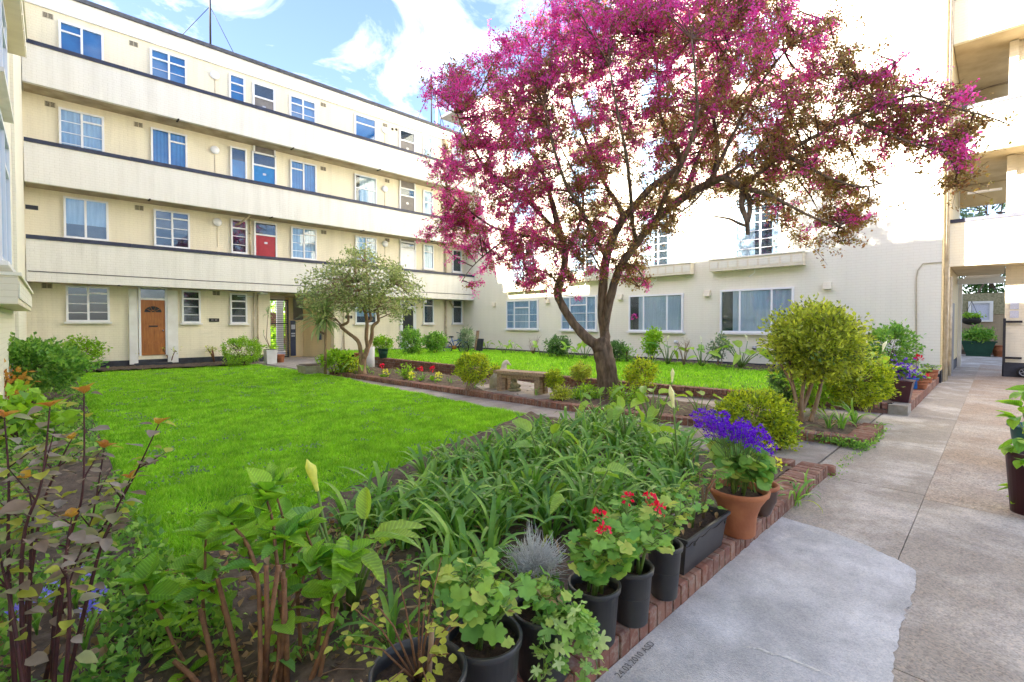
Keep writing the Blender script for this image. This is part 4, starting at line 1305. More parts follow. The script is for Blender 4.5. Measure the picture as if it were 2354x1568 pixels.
mb = MB(); mb.box(UD + 3.0, UD + 3.16, .86, .96, 0, 3.0); mb.box(UD + 2.9, UD + 3.2, YD, .97, 2.8, 3.0); mb.build('passage_frame', 'upvc', D)
mb = MB()
a0, z0 = onC(2321, 731, UD); a1, z1 = onC(2342, 719, UD)
mb.box(UD - .02, UD - .004, a1, a0, z0, z0 + .2); mb.box(UD - .02, UD - .004, a1, a0, z0 + .24, z0 + .5); mb.build('wall_notice', 'notice', D)
gp_ = thing('metal_gate', 'dark steel gate swung open, edge-on, at the right of the passage', 'gate', (UD - .1, YD - .02, 0))
mb = MB(); mb.box(-.9, -.84, -.0, .05, .42, 1.62); mb.box(-.08, -.02, .0, .05, .42, 1.62)
mb.box(-.84, -.08, .005, .045, .44, .5); mb.box(-.84, -.08, .005, .045, 1.54, 1.6)
mb.build('gate_frame', 'iron', gp_)
for k in range(6):
    mb = MB(); mb.tube([(-.2 - .11 * k, .025, .5), (-.2 - .11 * k, .025, 1.54)], .01, 6); mb.build('bar', 'iron', gp_)
for z in (.5, 1.5):
    mb = MB(); mb.box(-.02, .02, -.32, .05, z, z + .06); mb.build('hinge_arm', 'iron', gp_)

# ------------------------------------------------------------------ left wing
A = thing('apartment_block', 'white wing at the left edge with a ledge under its tall window', 'building')
fA = Face('A', UA)
mb = MB(); mb.box(-11, UA, -9, 14.2, -.05, 11.4); mb.box(-11, UA, 14.2, VB + .0, -.05, 10.6); mb.box(-11, UA - .02, VB, VW + 8, -.05, 11.4); mb.build('wall', 'white_y', A)
mb = MB(); mb.box(UA - .3, UA + .06, -9, 14.2, 11.403, 11.5); mb.build('roof_edge', 'lead', A)


def aw(y0, y1, z0, z1, cols, fill):
    return window(A, fA, y0, y1, z0, z1, cols, fill, True)


PA = lambda x, y: (lambda d: (d.y * (UA / d.x), EYE + d.z * (UA / d.x)))(ray(x, y))
for zt, zb in ((2.05, 1.72), (6.75, 6.4)):
    y1_ = 12.6 if zt > 4 else 12.9
    mb = MB(); mb.box(UA + .003, UA + .24, 8.0, y1_, zb, zt); l_ = mb.build('window_box', 'cream_y', A)
    mb = MB()
    for k in range(8):
        mb.box(UA + .242, UA + .252, 8.05 + k * .6, 8.6 + k * .6, zb + .07, zt - .06)
    mb.build('box_panel', 'white_y', l_)
    mb = MB(); mb.box(UA + .003, UA + .27, 7.98, y1_ + .02, zt + .002, zt + .04); mb.build('box_rim', 'white_y', l_)
aw(8.9, 11.0, 2.3, 4.3, [(1, [], []), (1, [.75], [])], 'net')
aw(8.9, 11.0, 4.75, 6.2, [(1, [], []), (1, [.75], [])], 'net')
aw(9.2, 11.0, 6.9, 9.0, [(1, [], []), (1, [.75], [])], 'net')
mb = MB(); mb.box(UA + .002, UA + .05, 13.4, 14.6, .0, 10.5); mb.build('pier', 'white_y', A)
mb = MB(); z_ = 3.4; mb.box(UA + .06, UA + .3, 17.8, 17.9, z_ + 1.1, z_ + 1.2); mb.build('camera_box', 'iron', A)


# ------------------------------------------------------------------ plant kit
def leaf_mesh(name, m, L, W, shape='ovate', n=5, curl=.25, fold=.22, wavy=0.0, seed=0):
    """single leaf along +X, upper side +Z"""
    rn = random.Random(seed)
    prof = {'ovate': lambda t: math.sin(math.pi * t ** .75) ** .85, 'heart': lambda t: (1 - t) ** .7 * (t * 3.2 + .12) ** .5 if t < 1 else 0,
            'lance': lambda t: math.sin(math.pi * t ** .85) ** 1.1, 'round': lambda t: math.sqrt(max(0, 1 - (2 * t - 1) ** 2))}[shape]
    vs, fs = [], []
    for i in range(n + 1):
        t = i / n
        w = W / 2 * max(.03, prof(t)); x = L * t; z = -curl * L * t * t
        ripple = wavy * W
        vs += [(x, w, z + fold * w + rn.uniform(-ripple, ripple)), (x, w * .5, z + fold * w * .3), (x, 0, z - fold * w * .15), (x, -w * .5, z + fold * w * .3), (x, -w, z + fold * w + rn.uniform(-ripple, ripple))]
        if i:
            b = (i - 1) * 5
            for k in range(4):
                fs.append((b + k, b + 5 + k, b + 6 + k, b + 1 + k))
    mb = MB(); mb.add(vs, fs, True)
    return mb.mesh(name, m)


def lobed_mesh(name, m, r, lobes=5, amp=.12, cup=.35, seed=0, deep=.45):
    """rounded lobed blade (geranium, ivy) with its stalk end at the origin"""
    rn = random.Random(seed); n = lobes * 5
    vs = [(0.0, 0, 0)]; fs = []
    for i in range(n + 1):
        t = -math.pi * .86 + 2 * math.pi * .86 * i / n
        rr = r * (1 - amp + amp * abs(math.cos(lobes / 2 * t * 1.02)) * 1.6) * (1 + rn.uniform(-.04, .04)) * (.62 + .38 * math.cos(t / 2))
        zz = cup * r * math.sin(t * 2.5) * .4 + rn.uniform(-.02, .02) * r
        vs.append((r * .28 + rr * math.cos(t) - r * .28 * (1 - abs(t) / 3), rr * math.sin(t), zz))
        if i:
            fs.append((0, i, i + 1))
    mb = MB(); mb.add(vs, fs, True)
    return mb.mesh(name, m)


def strap_mesh(name, m, L, W, a0, a1, n=7, fold=.25, twist=0.0):
    vs, fs = [], []
    x = z = 0.0
    for i in range(n + 1):
        t = i / n
        ang = R(a0 + (a1 - a0) * t ** 1.25)
        w = W / 2 * (min(1, .55 + t * 2.2) if t < .6 else (1 - ((t - .6) / .4) ** 2.0 * .96))
        c, s = math.cos(twist * t), math.sin(twist * t)
        nx, nz = -math.sin(ang), math.cos(ang)
        vs += [(x + nx * fold * w, w * c, z + nz * fold * w + w * s), (x, 0, z), (x + nx * fold * w, -w * c, z + nz * fold * w - w * s)]
        if i:
            b = (i - 1) * 3
            fs += [(b, b + 3, b + 4, b + 1), (b + 1, b + 4, b + 5, b + 2)]
        x += math.cos(ang) * L / n; z += math.sin(ang) * L / n
    mb = MB(); mb.add(vs, fs, True)
    return mb.mesh(name, m)


def leaf(parent, me, p, azim, pitch=0.0, roll=0.0, s=1.0, name='leaf'):
    return link(name, me, parent, p, (roll, -pitch, azim), s)


def wob(pts, amp, rn=random):
    return [Vector(p) + Vector((rn.uniform(-amp, amp), rn.uniform(-amp, amp), rn.uniform(-amp, amp))) for p in pts]


def bush(name, label, base, c, r, m, n, L, W, clusters=60, stem='twig', nstem=5, shell=.55, cat='shrub', spread=1.6, group=None, sr=.012, flat=1.0, top=None):
    """shrub: stems from the base into an uneven crown of leaf clumps; base, c in world, r = (rx, ry, rz)"""
    base = Vector(base); c = Vector(c) - base
    t = thing(name, label, cat, base, group)
    r = np.array(r if hasattr(r, '__len__') else (r, r, r), float)
    d = unit(RNG.normal(size=(clusters, 3)))
    d[:, 2] = d[:, 2] * flat
    rad = RNG.uniform(shell, 1.0, clusters) ** .7
    rad *= 0.76 + .44 * noise_np(d[:, 0] * 2.3 + 5 + base.x, d[:, 1] * 2.3 + d[:, 2] * 1.7 + base.y)
    rad = np.where(RNG.uniform(size=clusters) < .1, rad * 1.2, rad)
    K = d * rad[:, None] * r + np.array(c)[None]
    K[:, 2] = np.maximum(K[:, 2], .03)
    per = max(1, n // clusters)
    P = np.repeat(K, per, 0) + RNG.normal(size=(clusters * per, 3)) * (L * spread * .5)
    bias = unit(np.repeat(K, per, 0) - np.array(c)[None] * .9)
    V, Fq = leafcloud(P, L, W, bias)
    link('foliage', npmesh('foliage', V, Fq, m), t)
    mb = MB()
    for i in range(nstem):
        w = 2 * math.pi * i / nstem + random.random()
        b0 = Vector((math.cos(w) * r[0] * .12, math.sin(w) * r[1] * .12, -.03))
        k = K[random.randrange(clusters)]
        e = Vector(k) * .93
        mpt = b0.lerp(e, .5) + Vector((0, 0, .1 * r[2]))
        mb.tube(wob([b0, b0.lerp(mpt, .6), mpt, e], sr * .6), [sr, sr * .8, sr * .6, sr * .25], 5)
    for i in range(min(clusters, 40)):
        e = Vector(K[i]); s0 = Vector(c) + (e - Vector(c)) * .25
        mb.tube([s0, s0.lerp(e, .6) + Vector((0, 0, .02)), e], [sr * .45, sr * .3, sr * .15], 4, cap=False)
    st = mb.build('stem', stem, t)
    return t


def pxbush(name, label, bx, by, cx, cy, rx, ry, m, n, L, W, z0=.08, ryd=None, **kw):
    """place a shrub by its foot and outline in the photograph"""
    b = gp(bx, by, z0); dp = depth(b) + kw.pop('back', 0)
    c = at(cx, cy, dp); k = dp / F_
    r = (rx * k, (ryd or rx) * k, ry * k)
    return bush(name, label, b, c, r, m, n, L, W, **kw)


STRAPS = [strap_mesh('leaf', 'agap', L, W, a0, a1, twist=tw) for (L, W, a0, a1, tw) in
          ((.52, .035, 82, -62, .2), (.46, .031, 76, -50, -.3), (.58, .036, 86, -38, .3), (.42, .029, 66, -55, 0), (.5, .034, 88, 10, -.2), (.38, .028, 58, -40, .3), (.55, .033, 80, -80, 0), (.34, .028, 84, 40, .4))]


STRAP_OLD = [strap_mesh('leaf', 'olive', .42, .026, 60, -95), strap_mesh('leaf', 'dead', .36, .022, 35, -70)]


def strapclump(label, p, n, s=1.0, group=None, meshes=None, name='strap_leaved_plant', cat='plant', ring=.05):
    t = thing(name, label, cat, p, group)
    ms = meshes or STRAPS
    for i in range(n):
        w = 2 * math.pi * i / n * 2.4 + random.uniform(-.5, .5)
        rr = random.uniform(0, ring)
        leaf(t, random.choice(STRAP_OLD if meshes is None and random.random() < .06 else ms), (math.cos(w) * rr, math.sin(w) * rr, 0), w, random.uniform(-.15, .1), random.uniform(-.25, .25), s * random.uniform(.75, 1.15))
    return t


CALLA = [leaf_mesh('leaf', 'calla', .23, .15, 'heart', 10, .25, .5, .05, 1), leaf_mesh('leaf', 'calla', .26, .165, 'heart', 10, .45, .35, .05, 2), leaf_mesh('leaf', 'calla', .2, .12, 'heart', 10, -.15, .95, .04, 3), leaf_mesh('leaf', 'calla', .22, .15, 'heart', 10, .7, .6, .07, 14)]


def spathe_mesh(name, m, L):
    vs, fs = [], []
    n, k = 7, 9
    for i in range(n + 1):
        t = i / n; z = L * t
        r = L * (.06 + .16 * t ** 1.6) if t < .8 else L * (.19 - .15 * (t - .8) / .2)
        for j in range(k):
            w = -2.75 + 5.5 * j / (k - 1)
            tipp = L * .25 * max(0, math.cos(w)) * t ** 2
            vs.append((r * math.cos(w) + tipp * .4, r * math.sin(w), z + tipp))
    for i in range(n):
        for j in range(k - 1):
            fs.append((i * k + j, i * k + j + 1, (i + 1) * k + j + 1, (i + 1) * k + j))
    mb = MB(); mb.add(vs, fs, True)
    return mb.mesh(name, m)


SPATHE = spathe_mesh('spathe', 'spathe', .17)
SPATHE_Y = spathe_mesh('spathe', 'spathe_y', .16)


def calla(label, p, n, h=.45, s=1.0, flowers=(), group='arum lilies around the garden', spread=.22, fm=None):
    t = thing('arum_lily', label, 'plant', p, group)
    mb = MB()
    for i in range(n):
        w = 2 * math.pi * i / n + random.uniform(-.5, .5); hh = h * random.uniform(.6, 1.1)
        e = Vector((math.cos(w) * spread * random.uniform(.5, 1), math.sin(w) * spread * random.uniform(.5, 1), hh))
        b = Vector((math.cos(w) * .025, math.sin(w) * .025, -.02))
        mb.tube([b, b.lerp(e, .5) + Vector((0, 0, hh * .12)), e], [.012 * s, .009 * s, .006 * s], 6)
        leaf(t, random.choice(CALLA), e, w + random.uniform(-.7, .7), random.uniform(-.5, .95), random.uniform(-.6, .6), s * random.uniform(.75, 1.15))
    mb.build('stalk', 'greenstem', t)
    for (dx, dy, fh) in flowers:
        mb = MB(); mb.tube([(dx * .2, dy * .2, 0), (dx * .7, dy * .7, fh * .6), (dx, dy, fh)], [.009, .008, .007], 6); mb.build('flower_stalk', 'greenstem', t)
        o = link('spathe', fm or SPATHE, t, (dx, dy, fh - .01), (random.uniform(-.15, .15), random.uniform(.05, .3), random.uniform(0, 6)))
    return t


HYD = [leaf_mesh('leaf', 'hydr', .14, .095, 'ovate', 9, .2, .35, .028, 4), leaf_mesh('leaf', 'hydr', .115, .082, 'ovate', 9, .35, .25, .028, 5), leaf_mesh('leaf', 'hydr', .16, .11, 'ovate', 9, .1, .5, .028, 6)]
NINE = [leaf_mesh('leaf', 'nine', .065, .05, 'ovate', 4, .25, .3, .04, 7), leaf_mesh('leaf', 'nine', .075, .055, 'ovate', 4, .1, .25, .05, 8), leaf_mesh('leaf', 'nine', .05, .04, 'ovate', 4, .4, .2, .04, 9)]
NINET = leaf_mesh('leaf', 'ninetip', .05, .035, 'ovate', 4, .3, .5, .04, 10)
OLIVE = leaf_mesh('leaf', 'olive', .055, .045, 'ovate', 4, .2, .3, .04, 11)
GER = [lobed_mesh('leaf', 'geran', .042, 7, amp=.16, seed=i) for i in range(3)]
IVY = [lobed_mesh('leaf', 'ivy', .03, 5, amp=.55, cup=.2, seed=9 + i) for i in range(3)]
BIGROUND = [lobed_mesh('leaf', 'geran', .068, 5, amp=.1, seed=20 + i) for i in range(3)]


def pot(label, p, r0, r1, h, m='blackpot', name='plant_pot', soil=True, group=None, rim=.008):
    """open pot: outer wall, rolled rim, inside, earth"""
    t = thing(name, label, 'pot', p, group)
    mb = MB()
    mb.lathe([(r0 - .004, 0), (r0, .006), (r1 - rim * .6, h - .028), (r1 + rim * .4, h - .024), (r1 + rim * .6, h - .004), (r1 + rim * .2, h), (r1 - rim, h - .002), (r1 - rim * 1.3, h - .03), (r1 - rim * 1.6, h * .5)], n=32)
    mb.build('pot_wall', m, t)
    if soil:
        k = 10; vs = [(0, 0, h - .045)]; fs = []
        for ring in range(1, 4):
            for i in range(k * 2):
                w = math.pi * i / k; rr = (r1 - rim) * ring / 3
                vs.append((rr * math.cos(w), rr * math.sin(w), h - .05 + random.uniform(-.008, .012)))
        for i in range(k * 2):
            fs.append((0, 1 + i, 1 + (i + 1) % (k * 2)))
            for ring in range(2):
                a = 1 + ring * k * 2
                fs.append((a + i, a + k * 2 + i, a + k * 2 + (i + 1) % (k * 2), a + (i + 1) % (k * 2)))
        mb = MB(); mb.add(vs, fs, True); mb.build('earth', 'potsoil', t)
    return t


def flowerhead(parent, p, m, n=20, r=.029, L=.022, name='flower'):
    d = unit(RNG.normal(size=(n, 3)) + np.array([0, 0, .7]))
    V, Fq = leafcloud(d * r * RNG.uniform(.5, 1, n)[:, None], L, L * .8, d, up=.1)
    return link(name, npmesh(name, V, Fq, m), parent, p)


def geranium(label, p, h, spread, n, flowers=(), name='geranium_plant', lean=(0, 0), s=1.0, dry=0, meshes=None, group='geraniums in the black pots'):
    t = thing(name, label, 'plant', p, group)
    mb = MB(); ends = []
    for i in range(7):
        w = random.uniform(0, 6.28); e = Vector((math.cos(w) * spread * random.uniform(.2, .7) + lean[0], math.sin(w) * spread * random.uniform(.2, .7) + lean[1], h * random.uniform(.5, .95)))
        m_ = e * .5 + Vector((random.uniform(-.03, .03), random.uniform(-.03, .03), .03))
        mb.tube([Vector((math.cos(w) * .03, math.sin(w) * .03, -.05)), m_, e], [.008, .007, .005], 6); ends.append((m_, e))
    st = []
    for i in range(n):
        a, e = random.choice(ends); q = a.lerp(e, random.uniform(-.3, 1.05)); w = random.uniform(0, 6.28)
        o = q + Vector((math.cos(w) * random.uniform(.04, .11) * s, math.sin(w) * random.uniform(.04, .11) * s, random.uniform(-.01, .06)))
        mb.tube([q, q.lerp(o, .5) + Vector((0, 0, .01)), o], .0022, 4, cap=False)
        leaf(t, random.choice(meshes or GER), o, w, random.uniform(-.9, .5), random.uniform(-.7, .7), s * random.uniform(.6, 1.15))
    for i in range(dry):
        a, e = random.choice(ends); q = a.lerp(e, random.random())
        leaf(t, DEADL, q, random.uniform(0, 6.28), random.uniform(-1.3, .3), random.uniform(-1, 1), random.uniform(.6, 1.1), 'dry_leaf')
    mb.build('stem', 'greenstem', t)
    for (f, m) in flowers:
        f = Vector(f) - Vector(p)
        k = MB(); a, e = min(ends, key=lambda q: (q[1] - f).length); k.tube([a.lerp(e, .7), f * .8 + e * .2, f], .0025, 5); k.build('flower_stalk', 'greenstem', t)
        flowerhead(t, f, m)
    return t


DEADL = leaf_mesh('dry_leaf', 'dead', .05, .03, 'ovate', 4, .5, .6, .1, 12)

# ------------------------------------------------------------------ blossom tree
def pxpath(pts):
    return [at(x, y, d) for x, y, d in pts]


TB = gp(1397, 906, .09)
TD = depth(TB)
tree = thing('blossom_tree', 'wide crab apple tree in magenta blossom leaning over the lawn', 'tree', TB)


def tpath(pts):
    return [at(x, y, TD + (d if d > -1 else d * 1.25 + .25)) - TB for x, y, d in pts]


def smooth(pts, rad, k=4):
    """Catmull-Rom through the points"""
    P = [Vector(p) for p in pts]; out, rr = [], []
    for i in range(len(P) - 1):
        p0, p1, p2, p3 = P[max(0, i - 1)], P[i], P[i + 1], P[min(len(P) - 1, i + 2)]
        for j in range(k):
            t = j / k
            out.append(.5 * ((2 * p1) + (p2 - p0) * t + (2 * p0 - 5 * p1 + 4 * p2 - p3) * t * t + (3 * p1 - p0 - 3 * p2 + p3) * t ** 3))
            rr.append(rad[i] + (rad[i + 1] - rad[i]) * t)
    out.append(P[-1]); rr.append(rad[-1])
    return out, rr


def limb(name, pts, rad, parent, m='bark', n=10, k=4, rough=.06):
    q, r = smooth(pts, rad, k)
    q = [p + Vector((random.uniform(-1, 1), random.uniform(-1, 1), random.uniform(-1, 1))) * rr * rough for p, rr in zip(q, r)]
    r = [x * random.uniform(1 - rough, 1 + rough) for x in r]
    mb = MB(); mb.tube(q, r, n)
    mb.build(name, m, parent)
    return q


px = TD / F_
SK = []
trunk = limb('trunk', tpath([(1397, 915, 0), (1396, 890, 0), (1392, 845, 0), (1386, 810, 0), (1378, 782, 0)]), [32 * px, 24 * px, 21 * px, 22 * px, 19 * px], tree, n=18, k=6)
# the two halves of the fluted stem
limb('trunk_rib', tpath([(1409, 912, -.06), (1405, 860, -.1), (1397, 815, -.08), (1391, 783, -.02)]), [18 * px, 14 * px, 13 * px, 11.5 * px], tree, n=14, k=6)
L_ = [
    ([(1370, 792, 0), (1352, 780, 0), (1319, 744, .1), (1288, 694, .1), (1282, 664, .1), (1293, 635, .2), (1299, 588, .3), (1289, 540, .4), (1279, 504, .5), (1262, 440, .8), (1240, 380, 1.0), (1217, 344, 1.1), (1189, 302, 1.3), (1166, 238, 1.5)], [13, 12.5, 10, 9.5, 9.5, 9, 9, 8.5, 8, 6, 4.5, 3.6, 3, 1.5]),
    ([(1388, 800, 0), (1391, 775, -.02), (1385, 727, 0), (1386, 660, 0), (1394, 593, 0), (1410, 546, -.1), (1433, 502, -.2), (1455, 478, -.2), (1497, 431, -.4), (1540, 400, -.5), (1562, 363, -.6), (1520, 273, -.8), (1515, 190, -.9), (1500, 90, -1.0)], [11, 12, 11, 10.5, 10, 9, 9, 8.5, 7, 6.5, 5.5, 4.2, 3, 1.5]),
    ([(1392, 760, -.05), (1394, 727, -.1), (1411, 655, -.2), (1430, 607, -.3), (1466, 557, -.4), (1508, 505, -.6), (1578, 450, -.9), (1623, 426, -1.1), (1665, 410, -1.4), (1707, 433, -1.6)], [8, 10, 9, 9, 8.5, 8.5, 8, 8.5, 6, 5.5]),
    ([(1707, 433, -1.6), (1751, 392, -1.7), (1822, 341, -1.9), (1900, 300, -2.1), (1951, 270, -2.2), (2030, 245, -2.4), (2110, 240, -2.5)], [5.5, 5, 4, 3.4, 2.8, 2, 1.2]),
    ([(1707, 431, -1.6), (1705, 473, -1.65), (1717, 507, -1.7), (1719, 540, -1.7)], [5, 5, 4.5, 3.5]),
    ([(1710, 436, -1.6), (1722, 460, -1.62), (1723, 490, -1.65), (1718, 520, -1.7)], [4, 4.5, 4.5, 3]),
    ([(1717, 520, -1.7), (1695, 512, -1.7), (1676, 503, -1.75), (1640, 497, -1.8)], [2.6, 2.4, 2, 1]),
    ([(1433, 502, -.2), (1420, 470, 0), (1401, 440, .2), (1375, 395, .5), (1353, 341, .8), (1324, 264, 1.1), (1300, 180, 1.3), (1290, 100, 1.4)], [6, 5.5, 5, 4.5, 4, 3, 2.2, 1.2]),
    ([(1299, 588, .3), (1270, 560, .5), (1235, 545, .6), (1190, 540, .5), (1130, 520, .4), (1060, 470, .3), (1030, 440, .3)], [5, 4.5, 4, 3.2, 2.6, 1.8, 1]),
    ([(1289, 540, .4), (1250, 500, .2), (1200, 450, -.2), (1130, 400, -.5), (1080, 330, -.7), (1050, 260, -.8)], [5, 4.5, 3.8, 3, 2.2, 1.2]),
    ([(1623, 426, -1.1), (1640, 400, -1.2), (1650, 340, -1.3), (1640, 250, -1.3), (1660, 150, -1.2), (1680, 60, -1.1)], [6, 5, 4, 3.2, 2.4, 1.2]),
    ([(1578, 450, -.9), (1590, 400, -.5), (1620, 330, -.1), (1680, 250, .3), (1740, 170, .5), (1790, 90, .6)], [5.5, 4.6, 3.8, 3, 2, 1.1]),
    ([(1640, 420, -1.2), (1700, 380, -.9), (1780, 300, -.7), (1850, 220, -.5), (1900, 140, -.4)], [4.8, 4, 3, 2.2, 1.1]),
    ([(1394, 593, 0), (1370, 550, -.4), (1340, 490, -.9), (1300, 420, -1.4), (1270, 330, -1.7), (1250, 240, -1.9)], [5, 4.6, 4, 3.2, 2.2, 1.2]),
    ([(1466, 557, -.4), (1455, 520, -.9), (1450, 450, -1.5), (1440, 360, -1.9), (1420, 260, -2.1), (1400, 150, -2.2)], [4.8, 4.2, 3.6, 3, 2.2, 1.2]),
    ([(1508, 505, -.6), (1530, 450, -1.3), (1570, 370, -1.9), (1600, 280, -2.2), (1600, 190, -2.4), (1590, 90, -2.4)], [4.8, 4.2, 3.6, 2.8, 2, 1.1]),
    ([(1707, 434, -1.6), (1760, 445, -1.9), (1810, 470, -2.1), (1870, 500, -2.2), (1930, 520, -2.2)], [4, 3.2, 2.4, 1.8, .9]),
    ([(1800, 355, -1.9), (1850, 380, -2.1), (1910, 410, -2.3), (1980, 430, -2.4), (2030, 420, -2.5)], [3.2, 2.6, 2, 1.5, .8]),
    ([(1951, 270, -2.2), (2020, 300, -2.4), (2100, 330, -2.7), (2170, 350, -2.9), (2200, 400, -3.0)], [2.6, 2.2, 1.7, 1.3, .7]),
    ([(2030, 245, -2.4), (2100, 220, -2.8), (2180, 245, -3.1), (2260, 265, -3.3), (2330, 290, -3.4)], [2, 1.7, 1.3, 1.0, .6]),
    ([(1562, 363, -.6), (1600, 310, .4), (1640, 230, 1.0), (1650, 140, 1.3), (1640, 40, 1.5)], [4, 3.4, 2.6, 1.8, 1]),
    ([(1217, 344, 1.1), (1180, 340, .8), (1110, 300, .4), (1060, 260, .2), (1010, 220, .1)], [3, 2.6, 2, 1.4, .7]),
    ([(1299, 575, .3), (1330, 520, .9), (1340, 450, 1.5), (1310, 380, 1.9), (1270, 300, 2.2)], [4.5, 3.8, 3.2, 2.4, 1.2]),
    ([(1190, 540, .5), (1150, 560, .3), (1110, 590, .1), (1080, 620, 0), (1060, 650, 0)], [2.6, 2, 1.5, 1, .6]),
    ([(1282, 650, .1), (1260, 630, 0), (1230, 620, -.1), (1200, 640, -.2), (1190, 660, -.2)], [2.4, 2, 1.5, 1, .5]),
    ([(1430, 600, -.3), (1460, 615, -.6), (1480, 640, -.8), (1470, 660, -.9)], [2, 1.5, 1, .5]),
]
L_ += [([(1166, 238, 1.5), (1140, 170, 1.4), (1128, 110, 1.3), (1126, 45, 1.3)], [1.6, 1.2, .9, .5]), ([(1175, 265, 1.3), (1196, 150, 1.2), (1198, 70, 1.2), (1202, 2, 1.2)], [1.6, 1.2, .9, .5]),
       ([(1290, 100, 1.4), (1262, 60, 1.3), (1255, 0, 1.3)], [1.2, .9, .5]), ([(1900, 300, -2.1), (1960, 200, -2.2), (2020, 165, -2.2), (2088, 122, -2.2)], [1.4, 1.1, .8, .5]), ([(1060, 260, .2), (1040, 190, .2), (1000, 178, .2), (965, 208, .2)], [1.2, .9, .7, .5])]
L_.insert(0, ([(1640, 405, -1.2), (1690, 300, -1.3), (1750, 190, -1.4), (1820, 100, -1.5), (1880, 40, -1.5)], [4.2, 3.4, 2.6, 1.8, 1]))
L_.insert(0, ([(1623, 428, -1.1), (1600, 460, -1.2), (1560, 490, -1.3), (1520, 500, -1.4)], [2.6, 2, 1.4, .8]))
L_.insert(0, ([(1390, 640, 0), (1370, 600, -.5), (1350, 570, -.9), (1320, 560, -1.1)], [2.4, 1.9, 1.3, .7]))
NSP = 5
for pts, rad in L_:
    q = limb('branch', tpath(pts), [r * px for r in rad], tree, n=8, k=4, rough=.05)
    SK += [(p, i / len(q)) for i, p in enumerate(q)]
SKP = np.array([tuple(p) for p, _ in SK])

CROWN = [(955, 210), (1000, 175), (1090, 145), (1200, 70), (1290, 10), (1400, -60), (1550, -110), (1750, -70), (1850, 0), (1930, 50), (1975, 85), (1950, 150), (1990, 175), (2085, 115), (2095, 140), (2020, 190), (2100, 180), (2180, 195), (2250, 225), (2345, 272), (2300, 300), (2230, 300), (2245, 330), (2215, 360), (2205, 430), (2180, 460), (2165, 400), (2110, 370), (2050, 350), (2000, 385), (2045, 410), (2000, 450), (1985, 510), (1950, 545), (1900, 575), (1840, 560), (1800, 520), (1760, 470), (1640, 470), (1560, 520), (1500, 600), (1480, 680), (1450, 650), (1380, 620), (1330, 700), (1250, 650), (1205, 680), (1140, 610), (1075, 660), (1090, 600), (1020, 570), (960, 545), (1020, 500), (1000, 400), (940, 390), (1040, 340), (1080, 280), (1010, 235)]
tw = MB(); leafP, flP, leafB, flB = [], [], [], []
NT = 1450
tx = RNG.uniform(950, 2345, NT * 6); ty = RNG.uniform(-110, 710, NT * 6)
keep = inpoly(np.column_stack([tx, ty]), CROWN)
tx, ty = tx[keep][:NT], ty[keep][:NT]
for x, y in zip(tx, ty):
    x = float(x); y = float(y)
    if (x > 2060 and random.random() < .55) or (1800 < x <= 2060 and random.random() < .3):
        continue
    # depth of the crown: deep in the middle, drawn towards the path on the right
    mid_d = TD + (.2 if x < 1650 else .2 - (x - 1650) / 690 * 4.2) - max(0, .9 * (1 - y / 420))
    half = 2.2 * max(.12, 1 - ((x - 1480) / 640) ** 2) if x < 2100 else .3
    half *= max(.3, 1 - ((y - 280) / 520) ** 2)
    e = at(x, y, mid_d + float(RNG.uniform(-1, 1)) * half) - TB
    dd = np.linalg.norm(SKP - np.array(e)[None], axis=1) + np.array([.35 if s_ < .25 else 0 for _, s_ in SK])
    j = int(np.argmin(dd)); s0 = Vector(SKP[j])
    ln = (e - s0).length
    if ln > 1.5 or ln < .05:
        if ln > 1.5:
            s0 = e + (s0 - e).normalized() * 1.1
        else:
            continue
    sag = random.uniform(-.12, .22) * ln
    P_ = [s0, s0.lerp(e, .35) + Vector((random.uniform(-.1, .1), random.uniform(-.1, .1), sag * .7)) * ln, s0.lerp(e, .7) + Vector((random.uniform(-.08, .08), random.uniform(-.08, .08), sag)) * ln, e]
    q, r = smooth(P_, [.010 + .004 * ln, .008, .0055, .0025], 3)
    tw.tube(q, r, 4, cap=False)
    pink = np.interp(x, [950, 1200, 1450, 1700, 1900, 2100, 2340], [.60, .64, .60, .36, .24, .22, .30]) * np.interp(y, [-100, 120, 300, 450, 560, 700], [1.2, 1.15, .82, .45, .40, .42])
    if 1250 < x < 1850 and 230 < y < 520:
        pink *= .62
    if x > 1400 and y > 380:
        pink *= .5
    pink *= .88
    if x < 1250 and y > 400:
        pink = .62
    if x < 1180 and y > 120:
        pink = max(pink, .55)
    # side twiglets with leaves and blossom along them
    for sdx in range(7):
        a = q[min(len(q) - 1, int(len(q) * (.35 + .65 * random.random() ** .6)))]
        b = a + Vector((random.gauss(0, .18), random.gauss(0, .18), random.gauss(.02, .15)))
        tw.tube([a, a.lerp(b, .5) + Vector((0, 0, .01)), b], [.004, .003, .0015], 3, cap=False)
        isp = random.random() < pink; pk = .86 if isp else .10 * pink
        for k in range(random.randint(14, 24) if isp else random.randint(9, 17)):
            t = random.random()
            p_ = a.lerp(b, t) + Vector((random.gauss(0, .03), random.gauss(0, .03), random.gauss(0, .03)))
            if random.random() < pk:
                flP.append(p_)
            else:
                leafP.append(p_)
for pts, rad in L_[-NSP:]:
    q, r = smooth(tpath(pts), [v * px for v in rad], 8)
    for p in q[4:]:
        for k in range(9):
            (flP if random.random() < .25 else leafP).append(p + Vector((random.gauss(0, .035), random.gauss(0, .035), random.gauss(0, .05))))
stuff(tw.build('twigs', 'twig', tree))
fp = np.array([tuple(p) for p in flP]); lp = np.array([tuple(p) for p in leafP]); lp = np.repeat(lp, 2, 0)[: int(len(lp) * 1.5)] + RNG.normal(size=(int(len(lp) * 1.5), 3)) * .02
fp = np.repeat(fp, 3, 0) + RNG.normal(size=(len(fp) * 3, 3)) * .016
